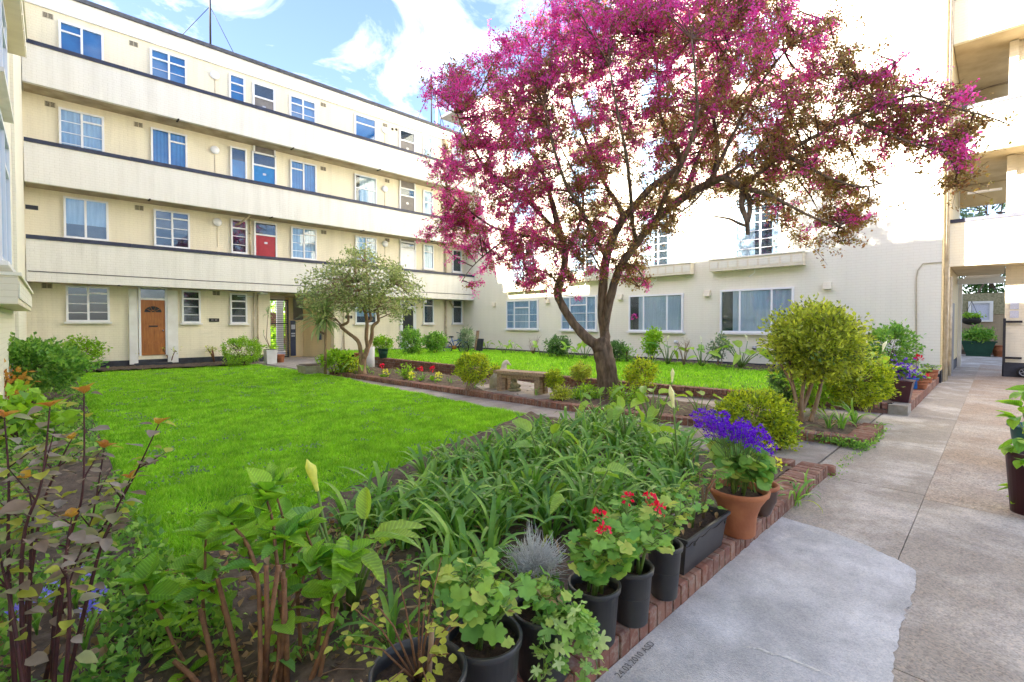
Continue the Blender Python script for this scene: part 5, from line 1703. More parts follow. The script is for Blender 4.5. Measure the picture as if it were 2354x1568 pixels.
V, Fq = leafcloud(fp, .030, .030, up=.1, fold=.3)
stuff(link('blossom', npmesh('blossom', V, Fq, 'blossom'), tree))
V, Fq = leafcloud(lp, .054, .028, up=-.1)
stuff(link('foliage', npmesh('foliage', V, Fq, 'cherry_leaf'), tree))
print('cherry', len(fp), len(lp))

# ------------------------------------------------------------------ leathery small tree left of the middle
b = gp(832, 860, .1); td = depth(b); k = td / F_
ct = thing('evergreen_tree', 'small evergreen tree with twisting pale trunk and olive leaves by the passage', 'tree', b)
cp = lambda pts: [at(x, y, td + d) - b for x, y, d in pts]
SK2 = []
for nm, pts, rad in (
        ('trunk', [(833, 866, 0), (832, 845, 0), (836, 820, 0)], [15, 11, 8]),
        ('branch', [(830, 830, 0), (829, 805, 0), (822, 783, 0), (800, 765, .1), (784, 750, .1), (800, 740, .1), (798, 715, .2), (790, 680, .3)], [6.5, 6, 5.5, 5, 4.6, 3.8, 3.2, 1.5]),
        ('branch', [(836, 824, 0), (845, 800, 0), (842, 775, -.1), (844, 740, -.1), (838, 712, -.2), (830, 690, -.2), (820, 650, -.3)], [8, 6.5, 5.5, 5, 4.6, 4, 2]),
        ('branch', [(842, 806, 0), (854, 780, .1), (857, 750, .1), (870, 738, .2), (868, 712, .2), (880, 680, .3), (900, 650, .3)], [6.5, 5.5, 5, 4.5, 4, 3, 1.5]),
        ('branch', [(844, 740, -.1), (853, 735, 0), (850, 715, .1), (850, 690, .1), (845, 640, 0), (838, 600, 0)], [4, 4, 3.5, 3, 2, 1])):
    SK2 += limb(nm, cp(pts), [r_ * k * .8 for r_ in rad], ct, 'palebark', 9)
S2 = np.array([tuple(p) for p in SK2])
tw = MB(); lp = []
for i in range(330):
    while True:
        x, y = random.uniform(690, 970), random.uniform(560, 755)
        inside = ((x - 830) / 138) ** 2 + ((y - 672) / 76) ** 2 < 1 or (((x - 830) / 32) ** 2 + ((y - 590) / 28) ** 2 < 1) or (((x - 722) / 26) ** 2 + ((y - 690) / 26) ** 2 < 1)
        if inside and not (y > 715 and 760 < x < 900):
            break
    e = at(x, y, td + random.uniform(-1.4, 1.4)) - b
    j = int(np.argmin(np.linalg.norm(S2 - np.array(e)[None], axis=1))); s0 = Vector(S2[j])
    tw.tube([s0, s0.lerp(e, .5) + Vector((0, 0, .08)), e], [.012, .008, .003], 4, cap=False)
    for q in range(20):
        lp.append(e + Vector((random.gauss(0, .11), random.gauss(0, .11), random.gauss(0, .06))))
stuff(tw.build('twigs', 'palebark', ct))
V, Fq = leafcloud(np.array([tuple(p) for p in lp]), .10, .042, up=.45)
stuff(link('foliage', npmesh('foliage', V, Fq, 'camel'), ct))


# ------------------------------------------------------------------ pots on the near kerb
KZ = .107


def rimpot(label, x, y, h, r0, r1, m='blackpot', group='black pots along the brick kerb', **kw):
    c = gp(x, y, KZ + h)
    return pot(label, (c.x, c.y, KZ), r0, r1, h, m, group=group, **kw), Vector((c.x, c.y, KZ + h - .045))


p1, s1 = rimpot('big black pot of bare soil and dry stems at the near end of the kerb', 962, 1535, .30, .12, .150)
p2, s2 = rimpot('black pot with leggy geranium, second from the near end of the kerb', 1113, 1455, .27, .11, .135)
p3, s3 = rimpot('black pot with ivy trailing down its side', 1249, 1394, .26, .10, .122)
p4, s4 = rimpot('black pot behind the trailing ivy, holding a bushy geranium', 1366, 1338, .25, .09, .112)
p5, s5 = rimpot('black pot under the red geranium, standing fourth along from the bare soil pot', 1452, 1297, .26, .075, .098)
p6, s6 = rimpot('narrow black pot touching the rectangular trough', 1527, 1247, .27, .065, .088)

# dry stems in the first pot
t = thing('dry_shrub', 'dry twiggy plant with a stake in the big bare soil pot', 'plant', s1)
mb = MB()
for i in range(16):
    w = random.uniform(0, 6.28); l = random.uniform(.12, .34)
    e = Vector((math.cos(w) * l * .9, math.sin(w) * l * .9, random.uniform(.05, .34)))
    mb.tube([(0, 0, -.01), tuple(e * .5 + Vector((0, 0, .04))), tuple(e)], [.004, .003, .0015], 5)
    if i % 2 == 0:
        for q in range(9):
            leaf(t, HYDS if False else random.choice(NINE[:0] or [OLIVE]), e * random.uniform(.6, 1.0) + Vector((random.gauss(0, .02), random.gauss(0, .02), random.gauss(0, .02))), random.uniform(0, 6.28), random.uniform(-.4, .6), 0, random.uniform(.4, .7))
mb.build('twigs', 'cane', t)
mb = MB(); a = at(985, 1567, depth(Vector(s1)) - .05); b = at(994, 1432, depth(Vector(s1)) - .02); mb.tube([a - Vector(s1), b - Vector(s1)], .0085, 8); mb.build('stake', 'palebark', t)

geranium('leggy geranium with browned leaf edges in the second pot', s2, .28, .19, 95, s=1.0, dry=12)
geranium('small ivy-leaved geranium above the pot of trailing ivy', s3, .16, .14, 48, s=.8, dry=14)
geranium('bushy geranium with pink flower heads beside the silver cushion plant', s4, .30, .18, 135, flowers=[(at(1377, 1187, depth(s4)), 'redpetal'), (at(1388, 1222, depth(s4) - .08), 'redpetal')], s=1.0, dry=8)
geranium('geranium with three bright red flower heads at the middle of the row', s5, .32, .18, 135, flowers=[(at(1443, 1147, depth(s5) + .1), 'redpetal'), (at(1495, 1148, depth(s5) + .05), 'redpetal'), (at(1514, 1171, depth(s5)), 'redpetal')], s=1.0, dry=6)
geranium('geranium spilling out of the narrow pot by the trough', s6, .24, .14, 64, s=.95, dry=5)

# ivy
t = thing('ivy', 'trailing ivy hanging over the side of a black pot to the kerb', 'ivy', s3)
mb = MB()
for (x, y) in ((1345, 1568), (1300, 1470), (1365, 1480), (1330, 1400), (1250, 1560), (1375, 1540), (1290, 1540), (1350, 1440)):
    e = at(x, y, depth(s3) - random.uniform(.05, .16)) - s3
    r_ = Vector((e.x, e.y, 0)).normalized() * .125
    m_ = Vector((r_.x, r_.y, .055))
    q, rr = smooth([Vector((0, 0, .01)), m_, m_.lerp(e, .5) + r_ * .15, e], [.003] * 4, 6)
    mb.tube(q, .002, 4, cap=False)
    for i, p in enumerate(q[2:]):
        for _ in range(1 if i % 3 else 2):
            leaf(t, random.choice(IVY), p + Vector((random.gauss(0, .018), random.gauss(0, .012), random.gauss(0, .01))), random.uniform(0, 6.28), random.uniform(-1.3, .1), random.uniform(-.6, .6), random.uniform(.55, 1.15))
mb.build('stem', 'greenstem', t)

# silver cushion
c = at(1228, 1262, 2.5); b = Vector((c.x, c.y, .12))
t = thing('silver_cushion_bush', 'wiry silver-grey cushion plant between the strap leaves and the geraniums', 'shrub', b)
mb = MB()
for i in range(520):
    d = Vector((random.gauss(0, 1), random.gauss(0, 1), abs(random.gauss(.5, .8)))).normalized()
    a = Vector((0, 0, .06)) + d * random.uniform(.02, .1); e = Vector((0, 0, .09)) + Vector((d.x * .19, d.y * .19, d.z * .21)) * (random.uniform(.6, 1.1) * (.8 + .35 * math.sin(d.x * 4 + 1) * math.sin(d.y * 5)))
    m_ = a.lerp(e, .5) + Vector((random.gauss(0, .012), random.gauss(0, .012), random.gauss(0, .012)))
    mb.tube([a, m_, e], [.0016, .0014, .0009], 3, cap=False)
    f = m_ + Vector((random.gauss(0, .03), random.gauss(0, .03), random.gauss(0, .03)))
    mb.tube([m_, f], [.0013, .0009], 3, cap=False)
stuff(mb.build('twigs', 'silver', t))

# rectangular trough
c0, c1 = gp(1577, 1331, KZ), gp(1704, 1260, KZ)
tr = thing('plant_trough', 'rectangular black plastic trough between the narrow pot and the big terracotta pot', 'trough', (c0.x, c0.y, KZ))
Lt = .56; Wt = .20; Ht = .215
mb = MB()


def ringbox(mb, secs, n_=None):
    vs = []; fs = []
    for (z, g, gy) in secs:
        vs += [(-g, -gy, z), (Lt + g, -gy, z), (Lt + g, Wt + gy, z), (-g, Wt + gy, z)]
    for i in range(len(secs) - 1):
        for q in range(4):
            q2 = (q + 1) % 4
            fs.append((i * 4 + q, i * 4 + q2, (i + 1) * 4 + q2, (i + 1) * 4 + q))
    mb.add(vs, fs + [(3, 2, 1, 0)])


ringbox(mb, [(0, -.025, -.025), (Ht - .02, 0, 0), (Ht - .018, .014, .014), (Ht, .014, .014), (Ht, .002, .002), (Ht - .05, -.008, -.008)])
mb.build('trough_wall', 'blackpot', tr)
mb = MB(); gx, gy = 14, 7; vs = [(-.0 + Lt * i / gx, Wt * j / gy, Ht - .045 + random.uniform(-.008, .012)) for j in range(gy + 1) for i in range(gx + 1)]
mb.add(vs, [(j * (gx + 1) + i, j * (gx + 1) + i + 1, (j + 1) * (gx + 1) + i + 1, (j + 1) * (gx + 1) + i) for j in range(gy) for i in range(gx)], True); mb.build('earth', 'potsoil', tr)
mb = MB(); mb.box(.06, .08, -.017, -.012, Ht - .05, Ht - .035); mb.box(Lt - .08, Lt - .06, -.017, -.012, Ht - .05, Ht - .035); mb.build('slot', 'hole', tr)
for i, (dx, hh, lab) in enumerate(((.10, .22, 'straggly geranium at the near end of the trough'), (.28, .20, 'drooping geranium cutting in the middle of the trough'), (.44, .26, 'bare-stemmed geranium at the far end of the trough'))):
    q = Vector((c0.x + dx, c0.y + .1, KZ + Ht - .045))
    t = thing('geranium_plant', lab, 'plant', q, 'geraniums in the trough')
    mb = MB()
    for j in range(4):
        w = random.uniform(0, 6.28); e = Vector((math.cos(w) * .07, math.sin(w) * .07, hh * random.uniform(.7, 1.25)))
        m_ = Vector((e.x * .25, e.y * .25, e.z * .6)); mb.tube([(0, 0, -.02), m_, e], [.0075, .006, .0045], 6)
        for k in range(7):
            o_ = e + Vector((random.gauss(0, .035), random.gauss(0, .035), random.uniform(-.06, .03)))
            mb.tube([e, o_], .002, 4, cap=False)
            leaf(t, random.choice(GER), o_, random.uniform(0, 6.28), random.uniform(-1.2, .3), random.uniform(-.6, .6), random.uniform(.45, .85))
    mb.build('stem', 'palebark' if i == 2 else 'greenstem', t)
    for k in range(4):
        leaf(t, DEADL, (random.gauss(0, .05), random.gauss(0, .04), random.uniform(.0, .12)), random.uniform(0, 6.28), random.uniform(-1, 0), 0, .8, 'dry_leaf')

# terracotta pot with cineraria
c = gp(1696, 1225, KZ)
tp_ = thing('plant_pot', 'large flared terracotta pot under the violet flowers', 'pot', (c.x, c.y, KZ))
mb = MB(); mb.lathe([(.098, 0), (.105, .01), (.112, .13), (.135, .2), (.175, .265), (.186, .275), (.19, .298), (.18, .306), (.165, .30), (.155, .25)], n=40); mb.build('pot_wall', 'terracotta', tp_)
mb = MB(); mb.lathe([(0.001, .262), (.08, .266), (.162, .258)], n=24, cap0=False); mb.build('earth', 'potsoil', tp_)
s8 = Vector((c.x, c.y, KZ + .262)); D8 = depth(s8)
geranium('violet flowering cineraria filling the large terracotta pot', s8, .36, .21, 150, s=.9, meshes=BIGROUND, group=None, name='cineraria')
cin = bpy.data.objects['cineraria']
fp = []
for i in range(230):
    x = random.gauss(1682, 46); y = 990 + (x - 1682) * .33 + random.gauss(0, 14)
    if not (1580 < x < 1785):
        continue
    fp.append(at(x, y, D8 + random.uniform(-.2, .2)) - s8)
fpa = np.array([tuple(p) for p in fp])
P_ = np.repeat(fpa, 11, 0); d = unit(RNG.normal(size=(len(P_), 3)) * np.array([1, 1, .35]) + np.array([0, 0, .35]))
V, Fq = leafcloud(P_ + d * .002, .026, .0095, d, up=.1, fold=.1)
stuff(link('flower', npmesh('flower', V, Fq, 'violet'), cin))
mb = MB()
for p in fp[::5]:
    mb.tube([Vector((random.gauss(0, .06), random.gauss(0, .06), .05)), p * .5 + Vector((0, 0, .07)), p], .0022, 4, cap=False)
mb.build('flower_stalk', 'greenstem', cin)

c = gp(1748, 1180, KZ)
p9 = thing('plant_pot', 'brown glazed pot with a pale rim, last on the kerb', 'pot', (c.x, c.y, KZ))
mb = MB(); mb.lathe([(.06, 0), (.068, .01), (.105, .11), (.112, .19)], n=32); mb.build('pot_wall', 'glazed', p9)
mb = MB(); mb.lathe([(.112, .191), (.124, .2), (.122, .222), (.106, .22), (.098, .18)], n=32, cap0=False); mb.build('pot_rim', 'terracotta', p9)
mb = MB(); mb.lathe([(.001, .19), (.1, .186)], n=20, cap0=False); mb.build('earth', 'potsoil', p9)
s9 = Vector((c.x, c.y, KZ + .19))
t = thing('cowslip', 'pale yellow cowslip drooping over the last pot on the kerb', 'plant', s9)
for i in range(13):
    w = random.uniform(0, 6.28); leaf(t, random.choice(HYD), (math.cos(w) * .02, math.sin(w) * .02, .01), w, random.uniform(.1, 1.0), random.uniform(-.4, .4), random.uniform(.7, 1.1))
mb = MB()
for (x, y) in ((1752, 1042), (1788, 1062), (1745, 1090), (1770, 1030), (1792, 1075)):
    e = at(x, y, depth(s9) - .05) - s9; mb.tube([(0, 0, 0), e * .6 + Vector((0, 0, .05)), e], .004, 5); flowerhead(t, e, 'yellowpetal', 16, .02, .02)
mb.build('flower_stalk', 'greenstem', t)
for i, (x, y) in enumerate(((1735, 1150), (1790, 1120))):
    e = gp(x, y, .1)

# ------------------------------------------------------------------ strap-leaved clumps filling the near bed
AREA = [(790, 1170), (905, 1085), (985, 1030), (1090, 995), (1200, 975), (1300, 935), (1400, 915), (1500, 940), (1570, 985), (1600, 1060), (1590, 1120), (1520, 1150), (1440, 1160), (1380, 1190), (1300, 1215), (1230, 1200), (1180, 1180), (1100, 1230), (1000, 1215), (900, 1210), (840, 1200)]
SP = []
pg = [(gp(x, y, .08).x, gp(x, y, .08).y) for x, y in [(775, 1250), (800, 1200), (890, 1140), (1010, 1085), (1110, 1050), (1210, 1015), (1310, 985), (1400, 970), (1500, 1000), (1580, 1050), (1600, 1110), (1560, 1180), (1440, 1215), (1330, 1250), (1250, 1240), (1190, 1200), (1120, 1265), (1000, 1260), (900, 1255)]]
tries = 0
while len(SP) < 128 and tries < 40000:
    tries += 1
    x = random.uniform(1.2, 5.4); y = random.uniform(1.5, 5.1)
    if not inpoly(np.array([[x, y]]), pg)[0]:
        continue
    if all((x - a) ** 2 + (y - b) ** 2 > .155 ** 2 for a, b in SP):
        SP.append((x, y))
for (x, y) in SP:
    strapclump('clump of arching green strap leaves in the bed behind the black pots', (x, y, .06), 20 if x < 3.4 else 16, random.uniform(.72, 1.0), 'strap-leaved clumps in the near bed', name='strap_leaved_plant')
for (x, y, s_, n_) in ((1068, 1345, 1.0, 18), (1120, 1335, .9, 14), (1010, 1400, .75, 12), (900, 1500, .7, 10)):
    p = gp(x, y, .07)
    strapclump('loose strap-leaved plant standing alone in front of the silver cushion plant' if x == 1068 else 'broad strap leaves beside the silver cushion plant' if x == 1120 else 'strap-leaved plant at the edge of the bare soil behind the second pot' if x == 1010 else 'sparse strap-leaved plant behind the big bare soil pot', p, n_, s_, name='strap_leaved_plant')

# arum lilies among them (foot, stems, height)
for lab, x, y, n_, hh, s_, fl in (
        ('arum lily with yellow bud, beside the hydrangea canes', 800, 1400, 11, .44, .95, [(-.10, .12, .60)]),
        ('arum lily with ruffled leaves at the lawn edge of the strap-leaved clumps', 1255, 1085, 6, .38, 1.0, []),
        ('arum lily with one upright rolled leaf in the middle of the strap leaves', 1330, 1215, 4, .40, .85, []),
        ('arum lily at the lawn side by the slab path corner', 1380, 975, 7, .40, 1.0, []),
        ('tall arum lily with a cream flower near the foot of the blossom tree', 1500, 985, 8, .46, 1.05, [(.25, -.15, .62)]),
        ('arum lily with a drooping leaf beside the violet flowers', 1565, 1100, 6, .46, 1.0, [(-.05, .05, .66)]),
        ('upright arum lily left of the purple cineraria leaves', 1440, 1030, 5, .44, .95, []),
        ('young arum lily behind the golden bush', 1610, 955, 4, .32, .8, [])):
    calla(lab, gp(x, y, .07), n_, hh, s_, fl, fm=SPATHE_Y if 'yellow' in lab else None)

# ------------------------------------------------------------------ hydrangea at the front left
hb = gp(560, 1568, .07)
t = thing('hydrangea', 'pruned hydrangea with woody canes and fresh green leaves at the front of the bed', 'shrub', hb)
HDp = depth(hb)
canes = [((600, 1640), (585, 1300), (520, 1190)), ((650, 1650), (640, 1300), (610, 1130)), ((560, 1650), (520, 1420), (455, 1310)), ((690, 1650), (680, 1330), (630, 1120)), ((480, 1640), (430, 1480), (370, 1370)), ((620, 1650), (650, 1420), (655, 1240)), ((720, 1640), (760, 1420), (790, 1290)),
         ((520, 1640), (470, 1450), (475, 1240)), ((700, 1640), (740, 1380), (700, 1210)), ((640, 1640), (600, 1380), (560, 1240)), ((580, 1650), (640, 1480), (710, 1300)), ((460, 1640), (420, 1520), (330, 1340))]
cm_ = MB(); stubs = MB()
for i, pts in enumerate(canes):
    d0 = HDp - .12 + .06 * (i % 5)
    q = [at(x, y, d0 + .14 * j) - hb for j, (x, y) in enumerate(pts)]
    q, r = smooth(q, [.0095, .008, .0045], 5)
    q = [p + Vector((random.gauss(0, .003), random.gauss(0, .003), 0)) for p in q]
    cm_.tube(q, r, 7)
    for j in range(3, len(q)):
        frac = j / (len(q) - 1)
        if frac < .45 and random.random() < .6:
            continue
        for s_ in (0, 1, 2) if frac > .6 else (0, 1):
            w = random.uniform(0, 6.28) if j % 2 else random.uniform(0, 3.1) + 3.1 * s_
            leaf(t, random.choice(HYD), q[j], w, random.uniform(-.25, .8), random.uniform(-.5, .5), random.uniform(.5, .95) * (.7 + .4 * frac))
    for s_ in range(7):
        leaf(t, random.choice(HYD), q[-1], s_ * 1.26 + random.random(), random.uniform(.2, 1.1), random.uniform(-.4, .4), random.uniform(.6, .95))
for (x0, y0, x1, y1) in ((640, 1600, 655, 1330), (700, 1600, 775, 1395), (500, 1600, 460, 1400), (610, 1600, 612, 1300), (480, 1610, 385, 1540), (470, 1590, 400, 1520), (590, 1600, 640, 1300), (660, 1600, 650, 1315), (560, 1600, 500, 1330)):
    a, b = at(x0, y0, HDp - .05), at(x1, y1, HDp + random.uniform(-.05, .15)); stubs.tube([a - hb, (a - hb).lerp(b - hb, .5) + Vector((.006, 0, 0)), b - hb], [.012, .0105, .009], 8)
cm_.build('cane', 'cane', t); stubs.build('cane', 'cane', t)

# ------------------------------------------------------------------ bronze-leaved shrub at the left edge
nbp = at(60, 1600, 1.55); nb0 = Vector((nbp.x, nbp.y, .07))
t = thing('bronze_leaved_shrub', 'tall purple-bronze shrub with dark red stems at the left edge', 'shrub', nb0)
mb = MB()
for i, (pts, d0) in enumerate(([[(60, 1568), (50, 1280), (95, 1110), (115, 935)], 1.55], [[(110, 1520), (150, 1290), (190, 1130), (193, 905)], 1.65], [[(90, 1560), (170, 1330), (290, 1130), (365, 975)], 1.8], [[(60, 1560), (70, 1300), (75, 1180), (60, 1100)], 1.7], [[(120, 1560), (130, 1380), (200, 1240), (240, 1030)], 1.75], [[(40, 1600), (20, 1300), (20, 1100), (10, 960)], 1.6], [[(130, 1560), (220, 1300), (260, 1190), (300, 1100)], 1.7], [[(40, 1600), (90, 1200), (140, 1060), (165, 1010)], 1.9], [[(130, 1600), (160, 1420), (150, 1290), (165, 1190)], 1.5], [[(80, 1600), (30, 1420), (5, 1300), (-20, 1180)], 1.5])):
    q = [at(x, y, d0 + .03 * j) - nb0 for j, (x, y) in enumerate(pts)]
    q[0] = Vector((q[0].x, q[0].y, -.04))
    q, r = smooth(q, [.009, .0055, .0035, .002], 7)
    mb.tube(q, r, 6)
    for j in range(5, len(q)):
        for s_ in range(1 if j % 3 else 2):
            w = j * 2.4 + s_ * 3.1 + random.uniform(-.4, .4)
            me = random.choice(NINE) if random.random() < .62 else OLIVE
            pt = Vector((math.cos(w), math.sin(w), .1)) * .02 + q[j]
            leaf(t, me, pt, w, random.uniform(-.45, .35), random.uniform(-.4, .4), random.uniform(.6, 1.1))
    for s_ in range(4):
        leaf(t, NINET, q[-1], s_ * 1.6, random.uniform(.5, 1.3), random.uniform(-.3, .3), random.uniform(.6, 1.0))
    # side shoots
    for s_ in range(3):
        a = q[random.randrange(8, len(q) - 4)]; w = random.uniform(0, 6.28); e = a + Vector((math.cos(w) * .1, math.sin(w) * .1, random.uniform(.03, .12)))
        mb.tube([a, e], [.003, .0015], 5)
        for k in range(6):
            leaf(t, random.choice(NINE + [OLIVE]), a.lerp(e, .3 + .14 * k), w + (1.4 if k % 2 else -1.4), random.uniform(-.4, .4), random.uniform(-.4, .4), random.uniform(.5, .9))
mb.build('stem', 'purple_stem', t)
# undergrowth on the left bed
LB = [(-.45, 1.5), (.4, 1.7), (.62, 2.6), (.5, 3.4), (.42, 5), (.4, 9), (.35, 17), (-.4, 17), (-.45, 6)]
n = 15000
P = np.column_stack([RNG.uniform(-.45, .75, n * 3), 1.5 + 15.5 * RNG.uniform(0, 1, n * 3) ** 2.2]); P = P[inpoly(P, LB)][:n]
P = P[noise_np(P[:, 0] * 3, P[:, 1] * 3) > .36]
P3 = np.column_stack([P, .08 + .10 * RNG.uniform(0, 1, len(P)) ** 2])
V, Fq = leafcloud(P3, .05, .03, up=.5)
stuff(link('ground_cover', npmesh('ground_cover', V, Fq, 'bush_mid')))
n = 1500
P = np.column_stack([RNG.uniform(-.4, 1.5, n), RNG.uniform(1.45, 3.4, n)])
V, Fq = leafcloud(np.column_stack([P, np.full(n, .085)]), .05, .035, up=0.0)
stuff(link('leaf_litter', npmesh('leaf_litter', V, Fq, 'dead')))
for i, (x, y) in enumerate(((30, 1432), (85, 1390), (175, 1330), (210, 1388), (195, 1430), (120, 1345))):
    p = gp(x, y + 70, .08)
    t = thing('bluebell', 'small lavender-blue flower under the bronze shrub', 'flower', p, 'blue flowers at the left edge')
    mb = MB(); mb.tube([(0, 0, 0), (.01, 0, .1), (.02, .01, .16)], .003, 5); mb.build('stem', 'greenstem', t)
    flowerhead(t, (.02, .01, .16), 'bluebell', 26, .035, .022)
    for k in range(6):
        leaf(t, STRAPS[7], (0, 0, 0), k * 1.05, random.uniform(-.3, .2), 0, .5)

# leafy shrubs further along the left bed
pxbush('evergreen_shrub', 'big spreading evergreen shrub filling the left bed under the white wing', 70, 925, 72, 838, 98, 60, 'bush_mid', 5200, .085, .05, clusters=120)
pxbush('evergreen_shrub', 'lighter green shrub right of the big spreading evergreen by the left bed', 190, 850, 190, 805, 36, 26, 'bush_lime', 1300, .09, .055, clusters=40)
pxbush('leafy_plant', 'large pale-leaved plant low in the left bed below the spreading evergreen', 40, 1015, 35, 960, 60, 38, 'bush_lime', 260, .16, .10, clusters=40, cat='plant')
pxbush('leafy_plant', 'orange-tipped young shrub at the extreme left', 10, 960, 14, 888, 26, 34, 'ninetip', 300, .09, .045, clusters=24, cat='plant')

# ------------------------------------------------------------------ along the back block
def stump(label, x, y, ht, wd, ryy=0):
    b = gp(x, y, .08); k_ = depth(b) / F_
    t = thing('pruned_rose', label, 'plant', b, 'pruned roses under the back windows')
    mb = MB(); lp = []
    for i in range(6):
        w = random.uniform(0, 6.28); e = Vector((math.cos(w) * wd * k_ * random.uniform(.4, 1), math.sin(w) * wd * k_ * random.uniform(.4, 1), ht * k_ * random.uniform(.6, 1)))
        mb.tube([(0, 0, -.03), e * .5 + Vector((0, 0, .05)), e], [.02, .014, .010], 6)
        for q in range(16):
            lp.append(e + Vector((random.gauss(0, .07), random.gauss(0, .07), random.gauss(0, .06))))
    mb.build('stem', 'cane', t)
    V, Fq = leafcloud(np.array([tuple(p) for p in lp]), .06, .035, up=.3); link('foliage', npmesh('foliage', V, Fq, 'bush_var'), t)


stump('pruned rose with a few leaves, left of the orange-brown door', 265, 840, 42, 22)
stump('pruned rose in front of the orange-brown door', 330, 838, 36, 22)
stump('pruned rose at the right side of the orange-brown door', 392, 836, 38, 22)
stump('pruned rose left of the round clipped bush', 493, 832, 36, 14)
pxbush('round_bush', 'round clipped bright green bush left of the barred passage', 560, 838, 558, 808, 38, 29, 'bush_lime', 5200, .05, .03, clusters=150, shell=.8, spread=2.0)
mbp = gp(622, 836, 0); k_ = depth(mbp) / F_
t = thing('tall_planter', 'tall white square planter beside the barred passage', 'planter', mbp)
mb = MB(); mb.hexa([(-.16, -.16, 0), (.16, -.16, 0), (.16, .16, 0), (-.16, .16, 0)], [(-.19, -.19, .52), (.19, -.19, .52), (.19, .19, .52), (-.19, .19, .52)]); mb.build('planter_wall', 'whitepot', t)
mb = MB(); mb.box(-.17, .17, -.17, .17, .521, .53); mb.build('earth', 'potsoil', t)
CORD = [strap_mesh('leaf', 'cordy', L, W, a0, a1, 6, .2) for (L, W, a0, a1) in ((.6, .035, 70, 10), (.55, .03, 45, -40), (.6, .035, 85, 60), (.5, .03, 20, -60), (.6, .03, 55, 20), (.5, .03, -10, -75))]
t = thing('dracaena', 'lanky bare-stemmed dracaena leaning up from the white square planter', 'plant', mbp + Vector((0, 0, .53)))
mb = MB(); e1 = at(616, 722, depth(mbp)) - mbp - Vector((0, 0, .53)); e2 = at(606, 770, depth(mbp) - .1) - mbp - Vector((0, 0, .53))
mb.tube([(0, 0, 0), e2 * .8 + Vector((.05, 0, 0)), e1], .012, 6); mb.tube([(0, 0, 0), e2], .01, 6); mb.build('stem', 'palebark', t)
for e, n_, s_ in ((e1, 22, .55), (e2, 10, .35)):
    for i in range(n_):
        leaf(t, random.choice(CORD), e, random.uniform(0, 6.28), random.uniform(-.4, .3), 0, s_)
for i in range(24):
    leaf(t, random.choice(HYD), (random.gauss(0, .15), random.gauss(0, .15), random.uniform(0, .15)), random.uniform(0, 6.28), random.uniform(-.3, .6), 0, 1.0)
p = gp(645, 833, 0); pot('terracotta pot half hidden behind the white square planter', p, .11, .15, .3, 'terracotta')

# spiky palm in the stone planter
p = gp(735, 858, 0)
t = thing('stone_planter', 'low grey stone planter at the foot of the spiky palm', 'planter', p)
mb = MB(); mb.hexa([(-.5, -.3, 0), (.35, -.3, 0), (.35, .3, 0), (-.5, .3, 0)], [(-.55, -.34, .26), (.4, -.34, .26), (.4, .34, .26), (-.55, .34, .26)]); mb.build('planter_wall', 'stonepot', t)
mb = MB(); mb.box(-.5, .36, -.3, .3, .262, .275); mb.build('earth', 'potsoil', t)
pb = gp(748, 856, .15); DP = depth(pb)
t = thing('spiky_palm', 'cabbage palm with a mop of narrow sword leaves on a thin stem', 'palm', pb)
top1 = at(748, 735, DP) - pb; top2 = at(742, 752, DP + .1) - pb
mb = MB(); mb.tube([(0, 0, -.05), Vector((0, 0, 0)).lerp(top1, .5), top1 * .75, top1], [.045, .035, .035, .03], 8); mb.tube([top1 * .72, top2 + Vector((-.1, .05, -.1)), top2 + Vector((-.1, .05, .05))], [.03, .028, .025], 8); mb.build('trunk', 'palebark', t)
CORDL = [strap_mesh('leaf', 'cordy', L, W, a0, a1, 7, .2) for (L, W, a0, a1) in ((.9, .06, 80, 30), (.9, .06, 55, -25), (.9, .06, 30, -45), (.8, .06, 5, -60), (.9, .06, 66, 10), (.75, .06, -20, -80))]
for i in range(95):
    leaf(t, random.choice(CORDL), top1 if i % 4 else top2 + Vector((-.1, .05, .05)), i * 2.4, random.uniform(-.15, .15), random.uniform(-.2, .2), random.uniform(.75, 1.05))
pxbush('evergreen_shrub', 'yellow-green shrub below the spiky palm', 770, 858, 772, 832, 34, 26, 'bush_lime', 1500, .08, .045, clusters=50)
t = strapclump('small spiky yucca beside the evergreen tree trunk', gp(783, 850, .08), 30, .9, None, CORD, 'yucca')
pxbush('evergreen_shrub', 'small golden plant at the left of the evergreen tree trunk', 801, 858, 801, 838, 18, 14, 'bush_gold', 500, .07, .045, clusters=24)
calla('pale arum lily tight against the evergreen tree trunk', gp(818, 862, .08), 5, .4, 1.0)
p = gp(826, 838, 0); pot('terracotta pot behind the evergreen tree trunk', p, .13, .18, .42, 'terracotta')
p = gp(852, 849, 0); t = thing('tall_planter', 'tall white cylinder planter just right of the evergreen tree trunk', 'planter', p)
mb = MB(); mb.lathe([(.12, 0), (.125, .01), (.13, .72), (.115, .72), (.11, .6)], n=24); mb.build('planter_wall', 'whitepot', t)

